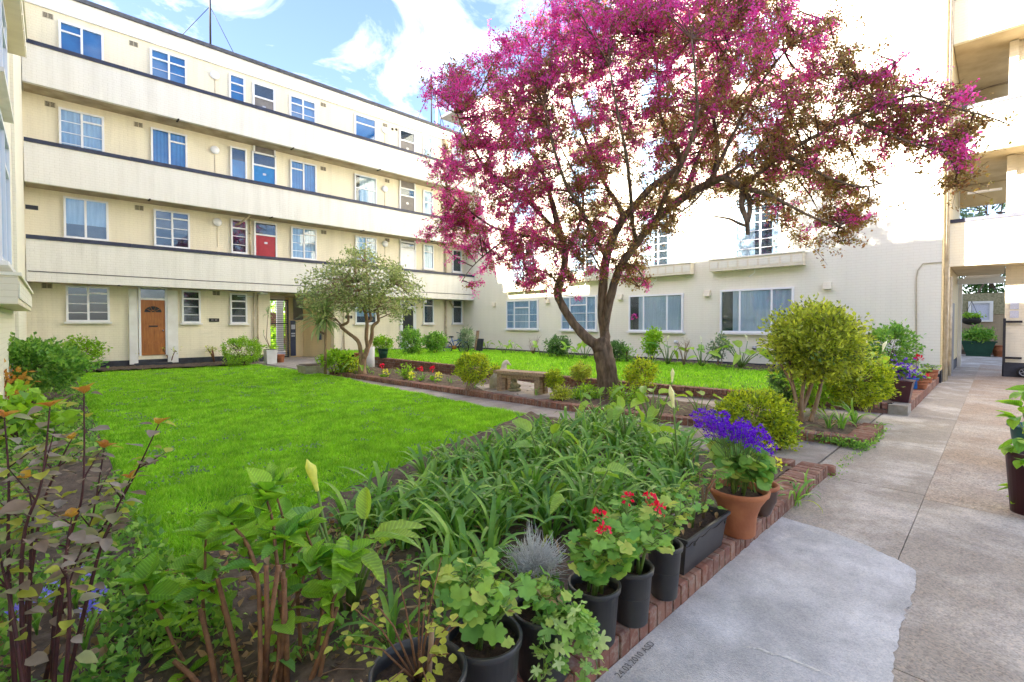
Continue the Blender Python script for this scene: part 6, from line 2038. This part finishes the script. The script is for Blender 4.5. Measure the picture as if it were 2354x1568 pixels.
# shrubs on the raised lawn by the far corner
pxbush('round_bush', 'round lime-green bush in a green pot near the raised wall end', 880, 822, 880, 791, 19, 17, 'bush_lime', 2200, .055, .035, clusters=70, shell=.75, z0=.34)
p = gp(881, 824, .33); pot('lime green pot under the round bush at the raised wall end', p, .12, .16, .32, 'greentrough')
pxbush('evergreen_shrub', 'tall rounded mid-green bush in front of the white glazed door', 943, 818, 943, 783, 23, 26, 'bush_mid', 3200, .07, .04, clusters=90, z0=.25, shell=.7)
pxbush('evergreen_shrub', 'spreading dark green bush left of the blue bicycle', 1000, 816, 1000, 786, 25, 18, 'bush_mid', 1800, .09, .06, clusters=50, z0=.2)
pxbush('evergreen_shrub', 'upright grey-green shrub right of the blue bicycle', 1072, 812, 1072, 780, 17, 24, 'bush_grey', 1800, .08, .03, clusters=50, z0=.2)
pxbush('evergreen_shrub', 'thin low plant against the plinth left of the bicycle', 965, 818, 965, 808, 10, 9, 'bush_lime', 200, .07, .03, clusters=14, z0=.25)

# bicycle
bp_ = gp(1047, 812, .2); kb = depth(bp_) / F_
t = thing('bicycle', 'small blue bicycle leaning in the corner of the two blocks', 'bicycle', bp_, rz=R(-62))
rw = .23


def wheel(cx):
    tor = []
    mb = MB(); vs, fs = [], []
    for i in range(28):
        w = 2 * math.pi * i / 28
        for j in range(6):
            q = 2 * math.pi * j / 6
            r_ = rw + .022 * math.cos(q); vs.append((cx + r_ * math.cos(w), .022 * math.sin(q), rw + .022 + r_ * math.sin(w)))
    for i in range(28):
        for j in range(6):
            fs.append((i * 6 + j, ((i + 1) % 28) * 6 + j, ((i + 1) % 28) * 6 + (j + 1) % 6, i * 6 + (j + 1) % 6))
    mb.add(vs, fs, True); wh = mb.build('wheel', 'rubber', t)
    mb = MB()
    for i in range(12):
        w = 2 * math.pi * i / 12; mb.tube([(cx, 0, rw + .022), (cx + (rw - .02) * math.cos(w), 0, rw + .022 + (rw - .02) * math.sin(w))], .004, 4)
    mb.tube([(cx, -.03, rw + .022), (cx, .03, rw + .022)], .022, 8)
    mb.tube([(cx + (rw - .025) * math.cos(2 * math.pi * i / 24), 0, rw + .022 + (rw - .025) * math.sin(2 * math.pi * i / 24)) for i in range(25)], .01, 5)
    mb.build('rim', 'chrome', wh)


wheel(-.38); wheel(.38)
mb = MB(); zc = rw + .02
for a_, b_, r_ in (((-.38, 0, zc), (-.05, 0, zc - .02), .014), ((-.38, 0, zc), (-.16, 0, .6), .012), ((-.05, 0, zc), (-.18, 0, .66), .018), ((-.05, 0, zc), (.27, 0, .58), .022), ((-.15, 0, .5), (.27, 0, .62), .02), ((.27, 0, .56), (.25, 0, .74), .018), ((.27, 0, .58), (.38, 0, zc), .016)):
    mb.tube([a_, b_], r_, 8)
mb.box(.2, .56, -.035, .035, .475, .5); mb.build('frame', 'blue_paint', t)
mb = MB(); mb.tube([(.25, 0, .74), (.24, 0, .84)], .012, 6); mb.tube([(.16, -.24, .9), (.24, -.1, .86), (.24, .1, .86), (.16, .24, .9)], .014, 6); mb.build('handlebar', 'rubber', t)
mb = MB(); mb.ball((-.2, 0, .7), (.13, .06, .035), 10, 6); mb.build('saddle', 'rubber', t)
mb = MB(); mb.tube([(-.05, -.04, zc), (-.05, .04, zc)], .09, 12); mb.box(-.38, -.05, .03, .045, zc - .03, zc + .05); mb.build('chain_guard', 'orange', t)
p = gp(1093, 808, .2); t = thing('timber_post', 'short weathered timber post leaning by the corner of the white block', 'post', p)
mb = MB(); mb.hexa([(-.05, -.05, 0), (.05, -.05, 0), (.05, .05, 0), (-.05, .05, 0)], [(.1, -.05, .95), (.2, -.05, .95), (.2, .05, .95), (.1, .05, .95)]); mb.build('post', 'palebark', t)
p = gp(1101, 810, .2); t = thing('slate_slab', 'dark slate slab leaning against the white block by the post', 'slab', p)
mb = MB(); mb.hexa([(-.02, -.2, 0), (.02, -.2, 0), (.02, .2, 0), (-.02, .2, 0)], [(.08, -.2, .6), (.12, -.2, .6), (.12, .2, .6), (.08, .2, .6)]); mb.build('slab', 'plinth', t)

# ------------------------------------------------------------------ planting along the white block
def zs_(x, y):
    return .17


for lab, x, y, n_, hh, s_, fl in (('small arum lily left of the first ground window of the white block', 1158, 815, 6, .45, 1.0, []), ('small bushy arum lily under the first ground window of the white block', 1177, 816, 6, .45, 1.0, []), ('arum lily right of the bare twig bush under the curtained window', 1245, 820, 6, .45, 1.2, []),
                                  ('arum lily left of the twisted pair under the second curtained window', 1312, 827, 6, .5, 1.3, []), ('upright arum lily just left of the blossom tree trunk', 1343, 828, 6, .55, 1.4, []), ('arum lily with a bud under the window with the orchid', 1535, 838, 7, .6, 1.4, [(.05, .05, .75)]),
                                  ('arum lily with a white flower left of the dark rose', 1612, 843, 7, .5, 1.4, [(.0, .0, .75)]), ('largest arum lily below the wide curtained window', 1703, 845, 9, .6, 1.9, [(.1, -.15, .8)]), ('low dark-leaved plant by the slate slab', 1118, 806, 7, .4, .9, [])):
    calla(lab, gp(x, y, .18), n_, hh, s_, fl, spread=.28 * s_)


def bare(label, x, y, ht, wd):
    b = gp(x, y, .18); k_ = depth(b) / F_
    t = thing('bare_shrub', label, 'shrub', b, 'leafless shrubs by the white block'); mb = MB()
    for i in range(11):
        w = random.uniform(0, 6.28); e = Vector((math.cos(w) * wd * k_ * random.uniform(.3, 1), math.sin(w) * wd * k_ * random.uniform(.3, 1), ht * k_ * random.uniform(.6, 1)))
        m_ = e * .5 + Vector((random.gauss(0, .03), random.gauss(0, .03), .06)); mb.tube([(0, 0, -.03), m_, e], [.014, .009, .004], 5)
        for q in range(3):
            f = m_.lerp(e, random.random()); mb.tube([f, f + Vector((random.gauss(0, .08), random.gauss(0, .08), random.uniform(.05, .2)))], [.005, .002], 4)
    mb.build('twigs', 'palebark', t)


bare('pale leafless twig bush under the first curtained window of the white block', 1226, 816, 44, 17)
bare('pale leafless twig bush between two arum lilies by the orchid window', 1572, 842, 64, 20)
pxbush('evergreen_shrub', 'dark grey-green shrub under the second curtained window of the white block', 1283, 822, 1283, 796, 26, 20, 'bush_dark', 2200, .08, .045, clusters=60, z0=.18)
pxbush('evergreen_shrub', 'dark shrub showing behind the blossom tree trunk', 1415, 832, 1415, 806, 20, 18, 'bush_dark', 1200, .08, .045, clusters=40, z0=.18)
pxbush('evergreen_shrub', 'small thin upright shrub right of the blossom tree trunk by the wall', 1442, 834, 1442, 815, 12, 16, 'bush_mid', 320, .08, .045, clusters=18, z0=.18)
pxbush('evergreen_shrub', 'slender leafy climber standing under the orchid window', 1500, 836, 1502, 785, 16, 32, 'bush_lime', 900, .09, .06, clusters=30, z0=.18)
strapclump('dark sword-leaved clump at the foot of the slender climber', gp(1497, 838, .18), 16, 1.1, None, CORD, 'sword_leaved_plant')
pxbush('pruned_rose', 'dark reddish rose bush between the white-flowered arum and the largest arum', 1652, 842, 1652, 800, 20, 24, 'bush_grey', 650, .08, .05, clusters=24, z0=.18, stem='cane')
pxbush('evergreen_shrub', 'tall loose evergreen at the end of the white block behind the purple flowers', 2040, 870, 2040, 800, 48, 52, 'bush_mid', 2600, .09, .05, clusters=70, z0=.18, back=.5)
pxbush('round_bush', 'dense rounded yellow-green bush left of the tapered purple pot', 1975, 938, 1973, 880, 66, 50, 'bush_gold', 8500, .045, .026, clusters=220, shell=.8, z0=.17)
pxbush('round_bush', 'dense dark bush partly hidden behind the multi-stemmed bush trunk', 1815, 915, 1815, 880, 36, 36, 'bush_dark', 3600, .04, .024, clusters=110, shell=.75, z0=.17)
pxbush('leafy_plant', 'soft green leafy plants between the two clipped bushes', 1880, 930, 1880, 890, 42, 34, 'bush_lime', 520, .11, .05, clusters=40, z0=.17, cat='plant')
calla('cream-flowered arum lily behind the dense rounded bush', gp(1990, 905, .17), 9, .62, 1.3, [(.0, .0, .85), (.3, -.2, .8)])

# ------------------------------------------------------------------ pots at the white house corner
c = gp(2068, 922, .16)
t = thing('plant_pot', 'tapered square black pot of purple flowers on the stone corner block', 'pot', c)
mb = MB(); r0, r1 = .13, .18
mb.hexa([(-r0, -r0, 0), (r0, -r0, 0), (r0, r0, 0), (-r0, r0, 0)], [(-r1, -r1, .34), (r1, -r1, .34), (r1, r1, .34), (-r1, r1, .34)])
mb.box(-r1 - .012, r1 + .012, -r1 - .012, r1 + .012, .341, .365); mb.build('pot_wall', 'plumpot', t)
s_ = c + Vector((0, 0, .366)); geranium('purple-flowered cineraria in the tapered square pot', s_, .24, .22, 70, s=1.1, meshes=BIGROUND, name='cineraria', group=None)
cn = [o for o in COL.objects if o.name.startswith('cineraria') and o.parent is None][-1]
fp = np.array([tuple(at(random.gauss(2072, 20), random.gauss(850, 9), depth(s_) + random.uniform(-.15, .15)) - s_) for i in range(120)])
P_ = np.repeat(fp, 8, 0); d = unit(RNG.normal(size=(len(P_), 3)) + np.array([0, 0, .3])); V, Fq = leafcloud(P_, .035, .014, d); stuff(link('flower', npmesh('flower', V, Fq, 'violet'), cn))
for i, (x, y, r_, h_, lab, fm_, pm) in enumerate(((2113, 893, .15, .17, 'shallow terracotta bowl of red flowers behind the tapered pot', 'redpetal', 'geran'), (2128, 880, .13, .19, 'terracotta pot second from the white house corner', None, 'geran'), (2141, 871, .13, .22, 'terracotta pot of green leaves at the foot of the white house corner', None, 'bush'), (2098, 893, .10, .22, 'small blue pot tucked behind the purple flowers', None, 'bush'))):
    p = gp(x, y, .17); pot(lab, p, r_ * .75, r_, h_, 'terracotta' if i < 3 else 'blue_paint')
    q = p + Vector((0, 0, h_ - .04))
    fl = [(tuple(q + Vector((random.gauss(0, .08), random.gauss(0, .08), .14))), 'redpetal') for _ in range(4)] if fm_ else []
    geranium('small leafy plant in the ' + lab.split(' of ')[0].replace('terracotta ', 'clay ').split(' tucked')[0].split(' second')[0] + (' with red flowers' if fm_ else ' nearest the corner' if i == 2 else ' behind purple flowers' if i == 3 else ' in the middle'), q, .16, .13, 26, fl, s=1.0, group=None, name='potted_plant')
p = gp(2110, 870, .17); t = thing('red_tulip', 'single tall red flower against the white end wall', 'flower', p)
mb = MB(); mb.tube([(0, 0, 0), (0, 0, .45)], .008, 5); mb.build('stem', 'greenstem', t); flowerhead(t, (0, 0, .48), 'redpetal', 24, .07, .06)

# ------------------------------------------------------------------ mid bed
# bench
b0, b1 = gp(1148, 900, .1), gp(1234, 909, .1)
ax = (b1 - b0).normalized(); an = math.atan2(ax.y, ax.x); Lb = (b1 - b0).length
t = thing('garden_bench', 'small backless timber bench in front of the stone goose', 'bench', (b0.x, b0.y, .1), rz=an)
SD = 1.0   # seat runs to the far side (left of the axis is away from the lawn)
sgn = 1 if (Vector((-ax.y, ax.x, 0)).dot(_fh) > 0) else -1
for k in range(2):
    mb = MB(); y0, y1 = sgn * (.0 + .175 * k), sgn * (.17 + .175 * k); mb.box(-.14, Lb + .16, y0 - sgn * .03, y1 - sgn * .03, .365, .43); mb.build('seat_plank', 'oldwood', t)
for x in (0, Lb):
    for k in range(2):
        mb = MB(); mb.box(x - .06, x + .06, sgn * (.0 + .2 * k), sgn * (.12 + .2 * k), 0, .362); mb.build('leg', 'oldwood', t)
mb = MB(); mb.box(.062, Lb - .062, sgn * .02, sgn * .06, .29, .358); mb.build('rail', 'oldwood', t)
# paving under the bench
pv = [gp(1092, 888, .1), gp(1112, 899, .1), gp(1235, 919, .1), gp(1290, 915, .1), gp(1290, 893, .1), gp(1190, 876, .1)]
o = quadsheet([(p.x, p.y) for p in pv], .112, 'paving', 'slab', thick=.05); structure(o)

# goose
gb = gp(1150, 893, .12) + _fh * .16; gd = depth(gb)
gq = lambda x, y, dd=0: at(x, y, gd + dd) - gb
t = thing('stone_goose', 'pale stone goose standing behind the left end of the bench', 'statue', gb)
q, r = smooth([gq(1128, 892), gq(1138, 876), gq(1150, 866), gq(1157, 856), gq(1158, 845), gq(1160, 836), gq(1165, 832.5), gq(1171, 837)], [.03, .135, .15, .105, .06, .052, .05, .014], 5)
mb = MB(); mb.tube(q, r, 16); mb.build('body', 'stone', t)
mb = MB(); mb.tube([gq(1166, 833), gq(1171, 837), gq(1175, 839.5)], [.03, .024, .008], 8); mb.build('beak', 'stone', t)
mb = MB(); c_ = gq(1140, 878, -.12); mb.ball(tuple(c_), (.10, .06, .12), 12, 8); mb.build('wing', 'stone', t)
mb = MB(); c_ = gq(1146, 893); mb.box(c_.x - .13, c_.x + .13, c_.y - .1, c_.y + .1, -.02, .05); mb.build('foot', 'stone', t)
# small mossy statue
sb = gp(1183, 899, .12) + _fh * .1
t = thing('stone_frog', 'mossy little stone figure under the bench', 'statue', sb)
mb = MB(); mb.lathe([(.13, 0), (.135, .03), (.11, .045)], n=16); mb.ball((0, 0, .1), (.1, .09, .08), 10, 7); mb.ball((-.01, 0, .2), (.07, .065, .07), 10, 7); mb.ball((-.03, 0, .28), (.045, .045, .05), 10, 6); mb.ball((.09, -.03, .09), (.05, .04, .04), 8, 6); mb.build('body', 'mossstone', t)

pxbush('golden_bush', 'golden-leaved bush on thin stems left of the bench', 1074, 899, 1084, 845, 37, 35, 'bush_gold', 4600, .042, .028, clusters=170, shell=.6, stem='palebark', nstem=5, sr=.014)
pxbush('golden_bush', 'little golden bush behind the goose', 1140, 870, 1143, 855, 13, 15, 'bush_gold', 700, .05, .03, clusters=30, z0=.1)
pxbush('topiary', 'cup-shaped clipped golden bush touching the right end of the bench', 1278, 914, 1273, 874, 17, 24, 'bush_gold', 2200, .035, .022, clusters=80, shell=.5, stem='palebark', sr=.01)
pxbush('topiary', 'cup-shaped clipped bush between the bench and the blossom trunk', 1333, 892, 1335, 855, 22, 20, 'bush_var', 2200, .036, .022, clusters=80, shell=.5, stem='palebark', sr=.01)
pxbush('golden_bush', 'open yellow-green shrub right of the blossom trunk', 1475, 912, 1473, 862, 32, 36, 'bush_gold', 1900, .05, .03, clusters=80, stem='palebark')
pxbush('variegated_plant', 'low variegated plant at the left foot of the blossom trunk', 1345, 915, 1345, 905, 30, 17, 'bush_lime', 900, .06, .03, clusters=40, cat='plant')
pxbush('variegated_plant', 'low pale plant beside the right leg of the bench', 1290, 922, 1290, 908, 17, 16, 'bush_var', 500, .055, .03, clusters=24, cat='plant')
pxbush('variegated_plant', 'low yellow-green plant at the right foot of the blossom trunk', 1440, 925, 1440, 910, 34, 16, 'bush_lime', 800, .06, .03, clusters=36, cat='plant')
for k, (x, y, m_, lab) in enumerate(((878, 868, 'redpetal', 'red tulip next to the yellow primroses'), (967, 876, 'redpetal', 'red tulip left of the pair by the wall middle'), (993, 876, 'redpetal', 'red tulip right of the pair, nearest the golden bush'))):
    p = gp(x, y, .09); t = thing('tulip', lab, 'flower', p, 'red tulips in the narrow bed')
    mb = MB(); mb.tube([(0, 0, 0), (.01, 0, .26)], .007, 5); mb.build('stem', 'greenstem', t)
    flowerhead(t, (.01, 0, .29), m_, 26, .045, .05)
    for i in range(5):
        leaf(t, random.choice(HYD), (0, 0, .0), i * 1.3, random.uniform(.7, 1.2), 0, 1.0)
for k, (x, y, lab) in enumerate(((886, 868, 'yellow primrose cluster beside the single red tulip'), (1007, 876, 'yellow primrose cluster left of the golden bush'), (945, 875, 'yellow primrose cluster in the middle of the narrow bed'), (1090, 880, 'yellow primrose cluster under the golden bush'))):
    p = gp(x, y, .09); t = thing('primrose', lab, 'flower', p, 'yellow primroses in the narrow bed')
    for i in range(6):
        leaf(t, random.choice(HYD), (0, 0, .01), i * 1.05, random.uniform(.1, .6), 0, .8)
    flowerhead(t, (0, 0, .12), 'yellowpetal', 44, .09, .05)
pxbush('foxglove', 'small pale spire plant in the narrow bed against the brick wall', 935, 872, 935, 856, 8, 15, 'bush_lime', 260, .07, .04, clusters=20, cat='plant')
for i in range(46):
    tt = random.random(); pa = MBp.lerp(KX, tt) if random.random() < .75 else KX.lerp(MA, random.random())
    pa = pa + mnr * -1 * 0 + Vector((random.uniform(.3, 1.1), 0, 0)); pa.z = .085
    strapclump('small green shoots of bulbs dotted in the narrow bed', pa, 6, random.uniform(.35, .55), 'bulb shoots in the narrow bed', name='bulb_shoots', ring=.03)

# multi-stemmed bush on the right of the mid bed
b = gp(1848, 968, .1); dp_ = depth(b); k_ = dp_ / F_
pb_ = bush('standard_bush', 'round-headed variegated bush on three bare pale stems near the path', b, at(1877, 792, dp_), (106 * k_, 100 * k_, 86 * k_), 'bush_var', 13000, .06, .036, clusters=420, stem='palebark', nstem=0, shell=.45, cat='shrub', sr=.012, spread=1.8)
# extra dark green leaves low in the crown
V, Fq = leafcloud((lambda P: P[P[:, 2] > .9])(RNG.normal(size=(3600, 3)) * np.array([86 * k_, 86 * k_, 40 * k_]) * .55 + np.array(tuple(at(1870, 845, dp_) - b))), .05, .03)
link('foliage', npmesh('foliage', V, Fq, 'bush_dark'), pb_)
mb = MB()
for pts in ([(1838, 972), (1832, 930), (1822, 880), (1815, 830)], [(1845, 972), (1842, 925), (1850, 870), (1865, 800)], [(1862, 970), (1876, 930), (1888, 880), (1900, 820)], [(1843, 945), (1858, 905), (1872, 860), (1880, 800)], [(1832, 935), (1818, 880), (1790, 830)]):
    q, r = smooth([at(x, y, dp_ + random.uniform(-.08, .08)) - b for x, y in pts], [.032, .028, .022, .014][:len(pts)] if len(pts) == 4 else [.022, .018, .012], 4); mb.tube(q, r, 8)
mb.build('stem', 'palebark', pb_)
pxbush('golden_bush', 'wide low golden bush behind the violet flowers', 1735, 1005, 1738, 952, 80, 50, 'bush_gold', 8500, .045, .026, clusters=260, shell=.7, z0=.09)
pxbush('golden_bush', 'small golden shrublet overhanging the path beside the wide golden bush', 1790, 1030, 1785, 1008, 40, 18, 'bush_gold', 900, .045, .026, clusters=40, z0=.02)
for x, y, n_, s_, lab in ((1905, 985, 12, .7, 'green day-lily clump in the bed beside the bare stems'), (1935, 985, 14, .8, 'green day-lily clump in the middle of the short bed'), (1965, 975, 14, .85, 'green day-lily clump nearest the brick end of the short bed'), (1830, 1000, 8, .7, 'thin strap-leaved plant by the wide golden bush')):
    strapclump(lab, gp(x, y, .09), n_, s_, None, name='day_lily')
# creeping cover at the foot of the short brick end, weeds in the joint
def creep(label, pts, n, z, L=.035):
    P = []
    for i in range(n):
        k = random.randrange(len(pts) - 1); p = pts[k].lerp(pts[k + 1], random.random()); P.append((p.x + random.gauss(0, .05), p.y + random.gauss(0, .035) - .02, z + abs(random.gauss(0, .035))))
    V, Fq = leafcloud(np.array(P), L, L * .75, up=.5)
    return stuff(link(label, npmesh(label, V, Fq, 'bush_mid')))


creep('creeping_weeds', [gp(1860, 1012), gp(1930, 1025), gp(1985, 1035), gp(2010, 1005), gp(2020, 990)], 900, .02)
creep('joint_weeds', [gp(1905, 1108), gp(1945, 1060), gp(1985, 1032)], 110, .0, .022)
strapclump('grassy weed tuft growing at the foot of the kerb end', gp(1825, 1160, .0), 14, .6, None, name='grass_tuft')
strapclump('second grassy weed tuft just beyond the first at the kerb end', gp(1850, 1140, .0), 10, .5, None, name='grass_tuft')

# ------------------------------------------------------------------ right edge plants
p = gp(2368, 1180, 0); dp_ = depth(p)
pt_ = thing('plant_pot', 'plum-coloured pot cut by the right edge of the view', 'pot', p)
mb = MB(); h_ = at(2360, 1040, dp_).z; mb.lathe([(.11, 0), (.145, h_ - .03), (.155, h_ - .03), (.155, h_), (.14, h_), (.13, h_ * .6)], n=28); mb.build('pot_wall', 'plumpot', pt_)
t = thing('hydrangea', 'big-leaved plant spilling into view at the right edge', 'shrub', p + Vector((0, 0, h_ - .05)))
mb = MB()
for (x, y) in ((2330, 935), (2318, 960), (2345, 905), (2335, 1010), (2312, 1025), (2345, 1060), (2325, 1120), (2350, 1160), (2360, 980), (2360, 900), (2352, 1130)):
    e = at(x + 18, y, dp_ + random.uniform(-.12, .12)) - p - Vector((0, 0, h_ - .05)); mb.tube([(0, 0, 0), e * .5 + Vector((0, 0, .05)), e], [.006, .005, .004], 5)
    w0_ = math.atan2(-_r.y, -_r.x)
    for k in range(4):
        leaf(t, random.choice(HYD), e, w0_ + random.uniform(-1.2, 1.2), random.uniform(-.7, .6), random.uniform(-.5, .5), random.uniform(.7, 1.1))
mb.build('stem', 'greenstem', t)
p = gp(2372, 1075, 0); t = thing('plant_pot', 'teal glazed pot just showing at the right edge', 'pot', p)
mb = MB(); h_ = at(2350, 978, depth(p)).z; mb.lathe([(.1, 0), (.16, h_ - .04), (.19, h_ - .02), (.19, h_), (.17, h_), (.15, h_ * .6)], n=28); mb.build('pot_wall', 'tealpot', t)
p = at(2354, 857, 13.0); t = thing('pushchair_wheel', 'dark wheel with pale hub at the right edge beside the plinth', 'wheel', (p.x - .2, p.y, .15))
mb = MB(); mb.lathe([(.10, -.02), (.15, -.02), (.15, .02), (.10, .02), (.10, -.02)], n=24, cap0=False); o = mb.build('tyre', 'rubber', t); o.rotation_euler = (0, R(90), 0)
mb = MB(); mb.lathe([(.0, -.012), (.03, -.012), (.03, .012), (0, .012)], n=12)
for i in range(5):
    w = 2 * math.pi * i / 5; mb.tube([(0, 0, 0), (.1 * math.cos(w), .1 * math.sin(w), 0)], .01, 5)
mb.tube([(.098 * math.cos(2 * math.pi * i / 20), .098 * math.sin(2 * math.pi * i / 20), 0) for i in range(21)], .014, 6); o = mb.build('hub', 'chrome', t); o.rotation_euler = (0, R(90), 0)

# ------------------------------------------------------------------ beyond the passage
XF = 31.5
fw_ = thing('boundary_wall', 'old brick garden wall seen through the passage at the far right', 'wall', (0, 0, 0))
M['oldbrick'] = wallmat('old_yellow_brick', (0.36, 0.28, 0.18), 'Y', dirt=(0.10, 0.085, 0.04), dirt_amt=.5, bump=1.0)
mb = MB(); mb.box(XF, XF + .3, -5, 5, -.05, 1.9); mb.build('lower_wall', 'oldbrick', fw_)
mb = MB(); mb.box(XF - .02, XF + .32, -5, 5, 1.903, 2.9); mb.build('upper_wall', 'mossstone', fw_)
mb = MB(); mb.box(XF - .2, XF - .003, -5, 5, -.04, .22); mb.build('wall_foot', 'soil', fw_)
a, z = onC(2254, 718, XF)
mr_ = thing('wall_mirror', 'pale framed mirror panel on the old brick wall through the passage', 'mirror', (XF, a, z))
for (y0, y1, z0, z1) in ((-.42, .42, .42, .52), (-.42, .42, -.45, -.37), (-.42, -.3, -.37, .42), (.3, .42, -.37, .42)):
    mb = MB(); mb.box(-.08, -.004, y0, y1, z0, z1); mb.build('frame', 'render', mr_)
mb = MB(); mb.box(-.03, -.005, -.3, .3, -.37, .42); mb.build('mirror_glass', 'notice', mr_)
a, z = onC(2233, 737, XF - 1.2); p = Vector((XF - 1.2, a, z))
hb_ = thing('hanging_basket', 'hanging basket with green leaves in front of the old brick wall', 'basket', p)
mb = MB(); mb.ball((0, 0, 0), (.34, .34, .2), 16, 8); mb.build('bowl', 'hole', hb_)
V, Fq = leafcloud(RNG.normal(size=(420, 3)) * np.array([.16, .16, .07]) + np.array([0, 0, .2]), .1, .06); link('foliage', npmesh('foliage', V, Fq, 'bush_lime'), hb_)
mb = MB()
for w in (0, 2.1, 4.2):
    mb.tube([(.3 * math.cos(w), .3 * math.sin(w), .1), (0, 0, .9)], .008, 4)
mb.build('chain', 'iron', hb_)
p = gp(2249, 818, 0); t = thing('plant_trough', 'dark green plastic trough standing by the old brick wall', 'trough', (p.x - .3, p.y, 0))
mb = MB(); mb.hexa([(-.22, -.42, .15), (.22, -.42, .15), (.22, .42, .15), (-.22, .42, .15)], [(-.27, -.55, .62), (.27, -.55, .62), (.27, .55, .62), (-.27, .55, .62)]); mb.box(-.3, .3, -.6, .6, .622, .68); mb.box(-.2, .2, -.4, .4, 0, .148); mb.build('trough_wall', 'greentrough', t)
t2 = bush('trough_plant', 'leafy green plant growing in the dark green trough', (p.x - .3, p.y, .66), (p.x - .3, p.y, .95), (.3, .45, .24), 'bush_mid', 900, .13, .08, clusters=30, cat='plant')
p = gp(2302, 820, 0); pot('wide terracotta pot by the old brick wall at the passage edge', p, .24, .34, .5, 'terracotta')
for i, (yy, zz, lab, mm_) in enumerate(((1.6, 4.6, 'dark-leaved ivy tree above the old brick wall, left part', 'bush_dark'), (-.6, 4.4, 'dark-leaved ivy tree above the old brick wall, right part', 'bush_dark'), (.4, 7.4, 'tall pale-leaved tree rising behind the gallery opening', 'bush_grey'))):
    bush('garden_tree', lab, (XF + 2.2 + i, yy, 0), (XF + 2.2 + i, yy, zz), (1.8, 2.1, 2.0 if i < 2 else 3.0), mm_, 2600, .22, .13, clusters=90, cat='tree', stem='bark', sr=.09, shell=.3)
# outside the barred gate
bush('garden_hedge', 'bright green hedge glimpsed through the bars of the passage gate', (onB(622, 780, 29)[0], 29, 0), (onB(622, 780, 29)[0], 29, 1.8), (1.1, 1.0, 2.0), 'bush_lime', 4000, .14, .09, clusters=120, cat='hedge', nstem=3)
bw_ = thing('boundary_wall', 'brick wall behind the hedge outside the barred gate', 'wall', (0, 0, 0)); mb = MB(); mb.box(-3, 14, 33.5, 33.8, -.05, 2.2); mb.build('wall', 'brick', bw_)
# purple orchid on the window sill, behind glass
a, z = onC(1455, 757); t = thing('orchid', 'magenta orchid standing in the window of the white block', 'flower', (UC - .03, a, z + .05))
mb = MB(); mb.tube([(-.06, 0, 0), (-.07, -.02, .25), (-.07, -.12, .42)], .008, 5); mb.build('stem', 'greenstem', t); flowerhead(t, (-.07, -.12, .42), 'blossom', 20, .08, .09)
# bare soil litter and twigs in the near bed
mb = MB()
for i in range(120):
    x, y = random.uniform(.6, 2.6), random.uniform(1.45, 3.0); w = random.uniform(0, 6.28); l = random.uniform(.05, .22)
    mb.tube([(x, y, .1), (x + math.cos(w) * l * .5, y + math.sin(w) * l * .5, .105 + random.random() * .02), (x + math.cos(w) * l, y + math.sin(w) * l, .095)], .0022, 4)
stuff(mb.build('fallen_twigs', 'palebark'))
n = 1400
P = np.column_stack([RNG.uniform(.6, 5.2, n), RNG.uniform(1.45, 4.4, n), np.full(n, .085)])
V, Fq = leafcloud(P, .035, .022, up=.9); stuff(link('seedlings', npmesh('seedlings', V, Fq, 'bush_mid')))

# low weeds between the hydrangea canes and over the edge of the lawn
n = 2600
P = np.column_stack([RNG.uniform(.2, 2.0, n), RNG.uniform(1.45, 3.5, n)]); P = P[noise_np(P[:, 0] * 4, P[:, 1] * 4 + 9) > .45]
V, Fq = leafcloud(np.column_stack([P, .09 + .07 * RNG.uniform(0, 1, len(P)) ** 2]), .045, .03, up=.6)
stuff(link('ground_cover', npmesh('ground_cover', V, Fq, 'bush_mid')))
P = np.column_stack([RNG.uniform(.5, 5.4, 160), RNG.uniform(3.4, 17.5, 160)]); P = P[inpoly(P, LAWN)]
P = np.repeat(P, 26, 0) + RNG.normal(size=(len(P) * 26, 2)) * np.array([.09, .07])
V, Fq = leafcloud(np.column_stack([P, RNG.uniform(.02, .055, len(P))]), .028, .022, up=.3)
stuff(link('lawn_clover', npmesh('lawn_clover', V, Fq, 'bush_grey')))
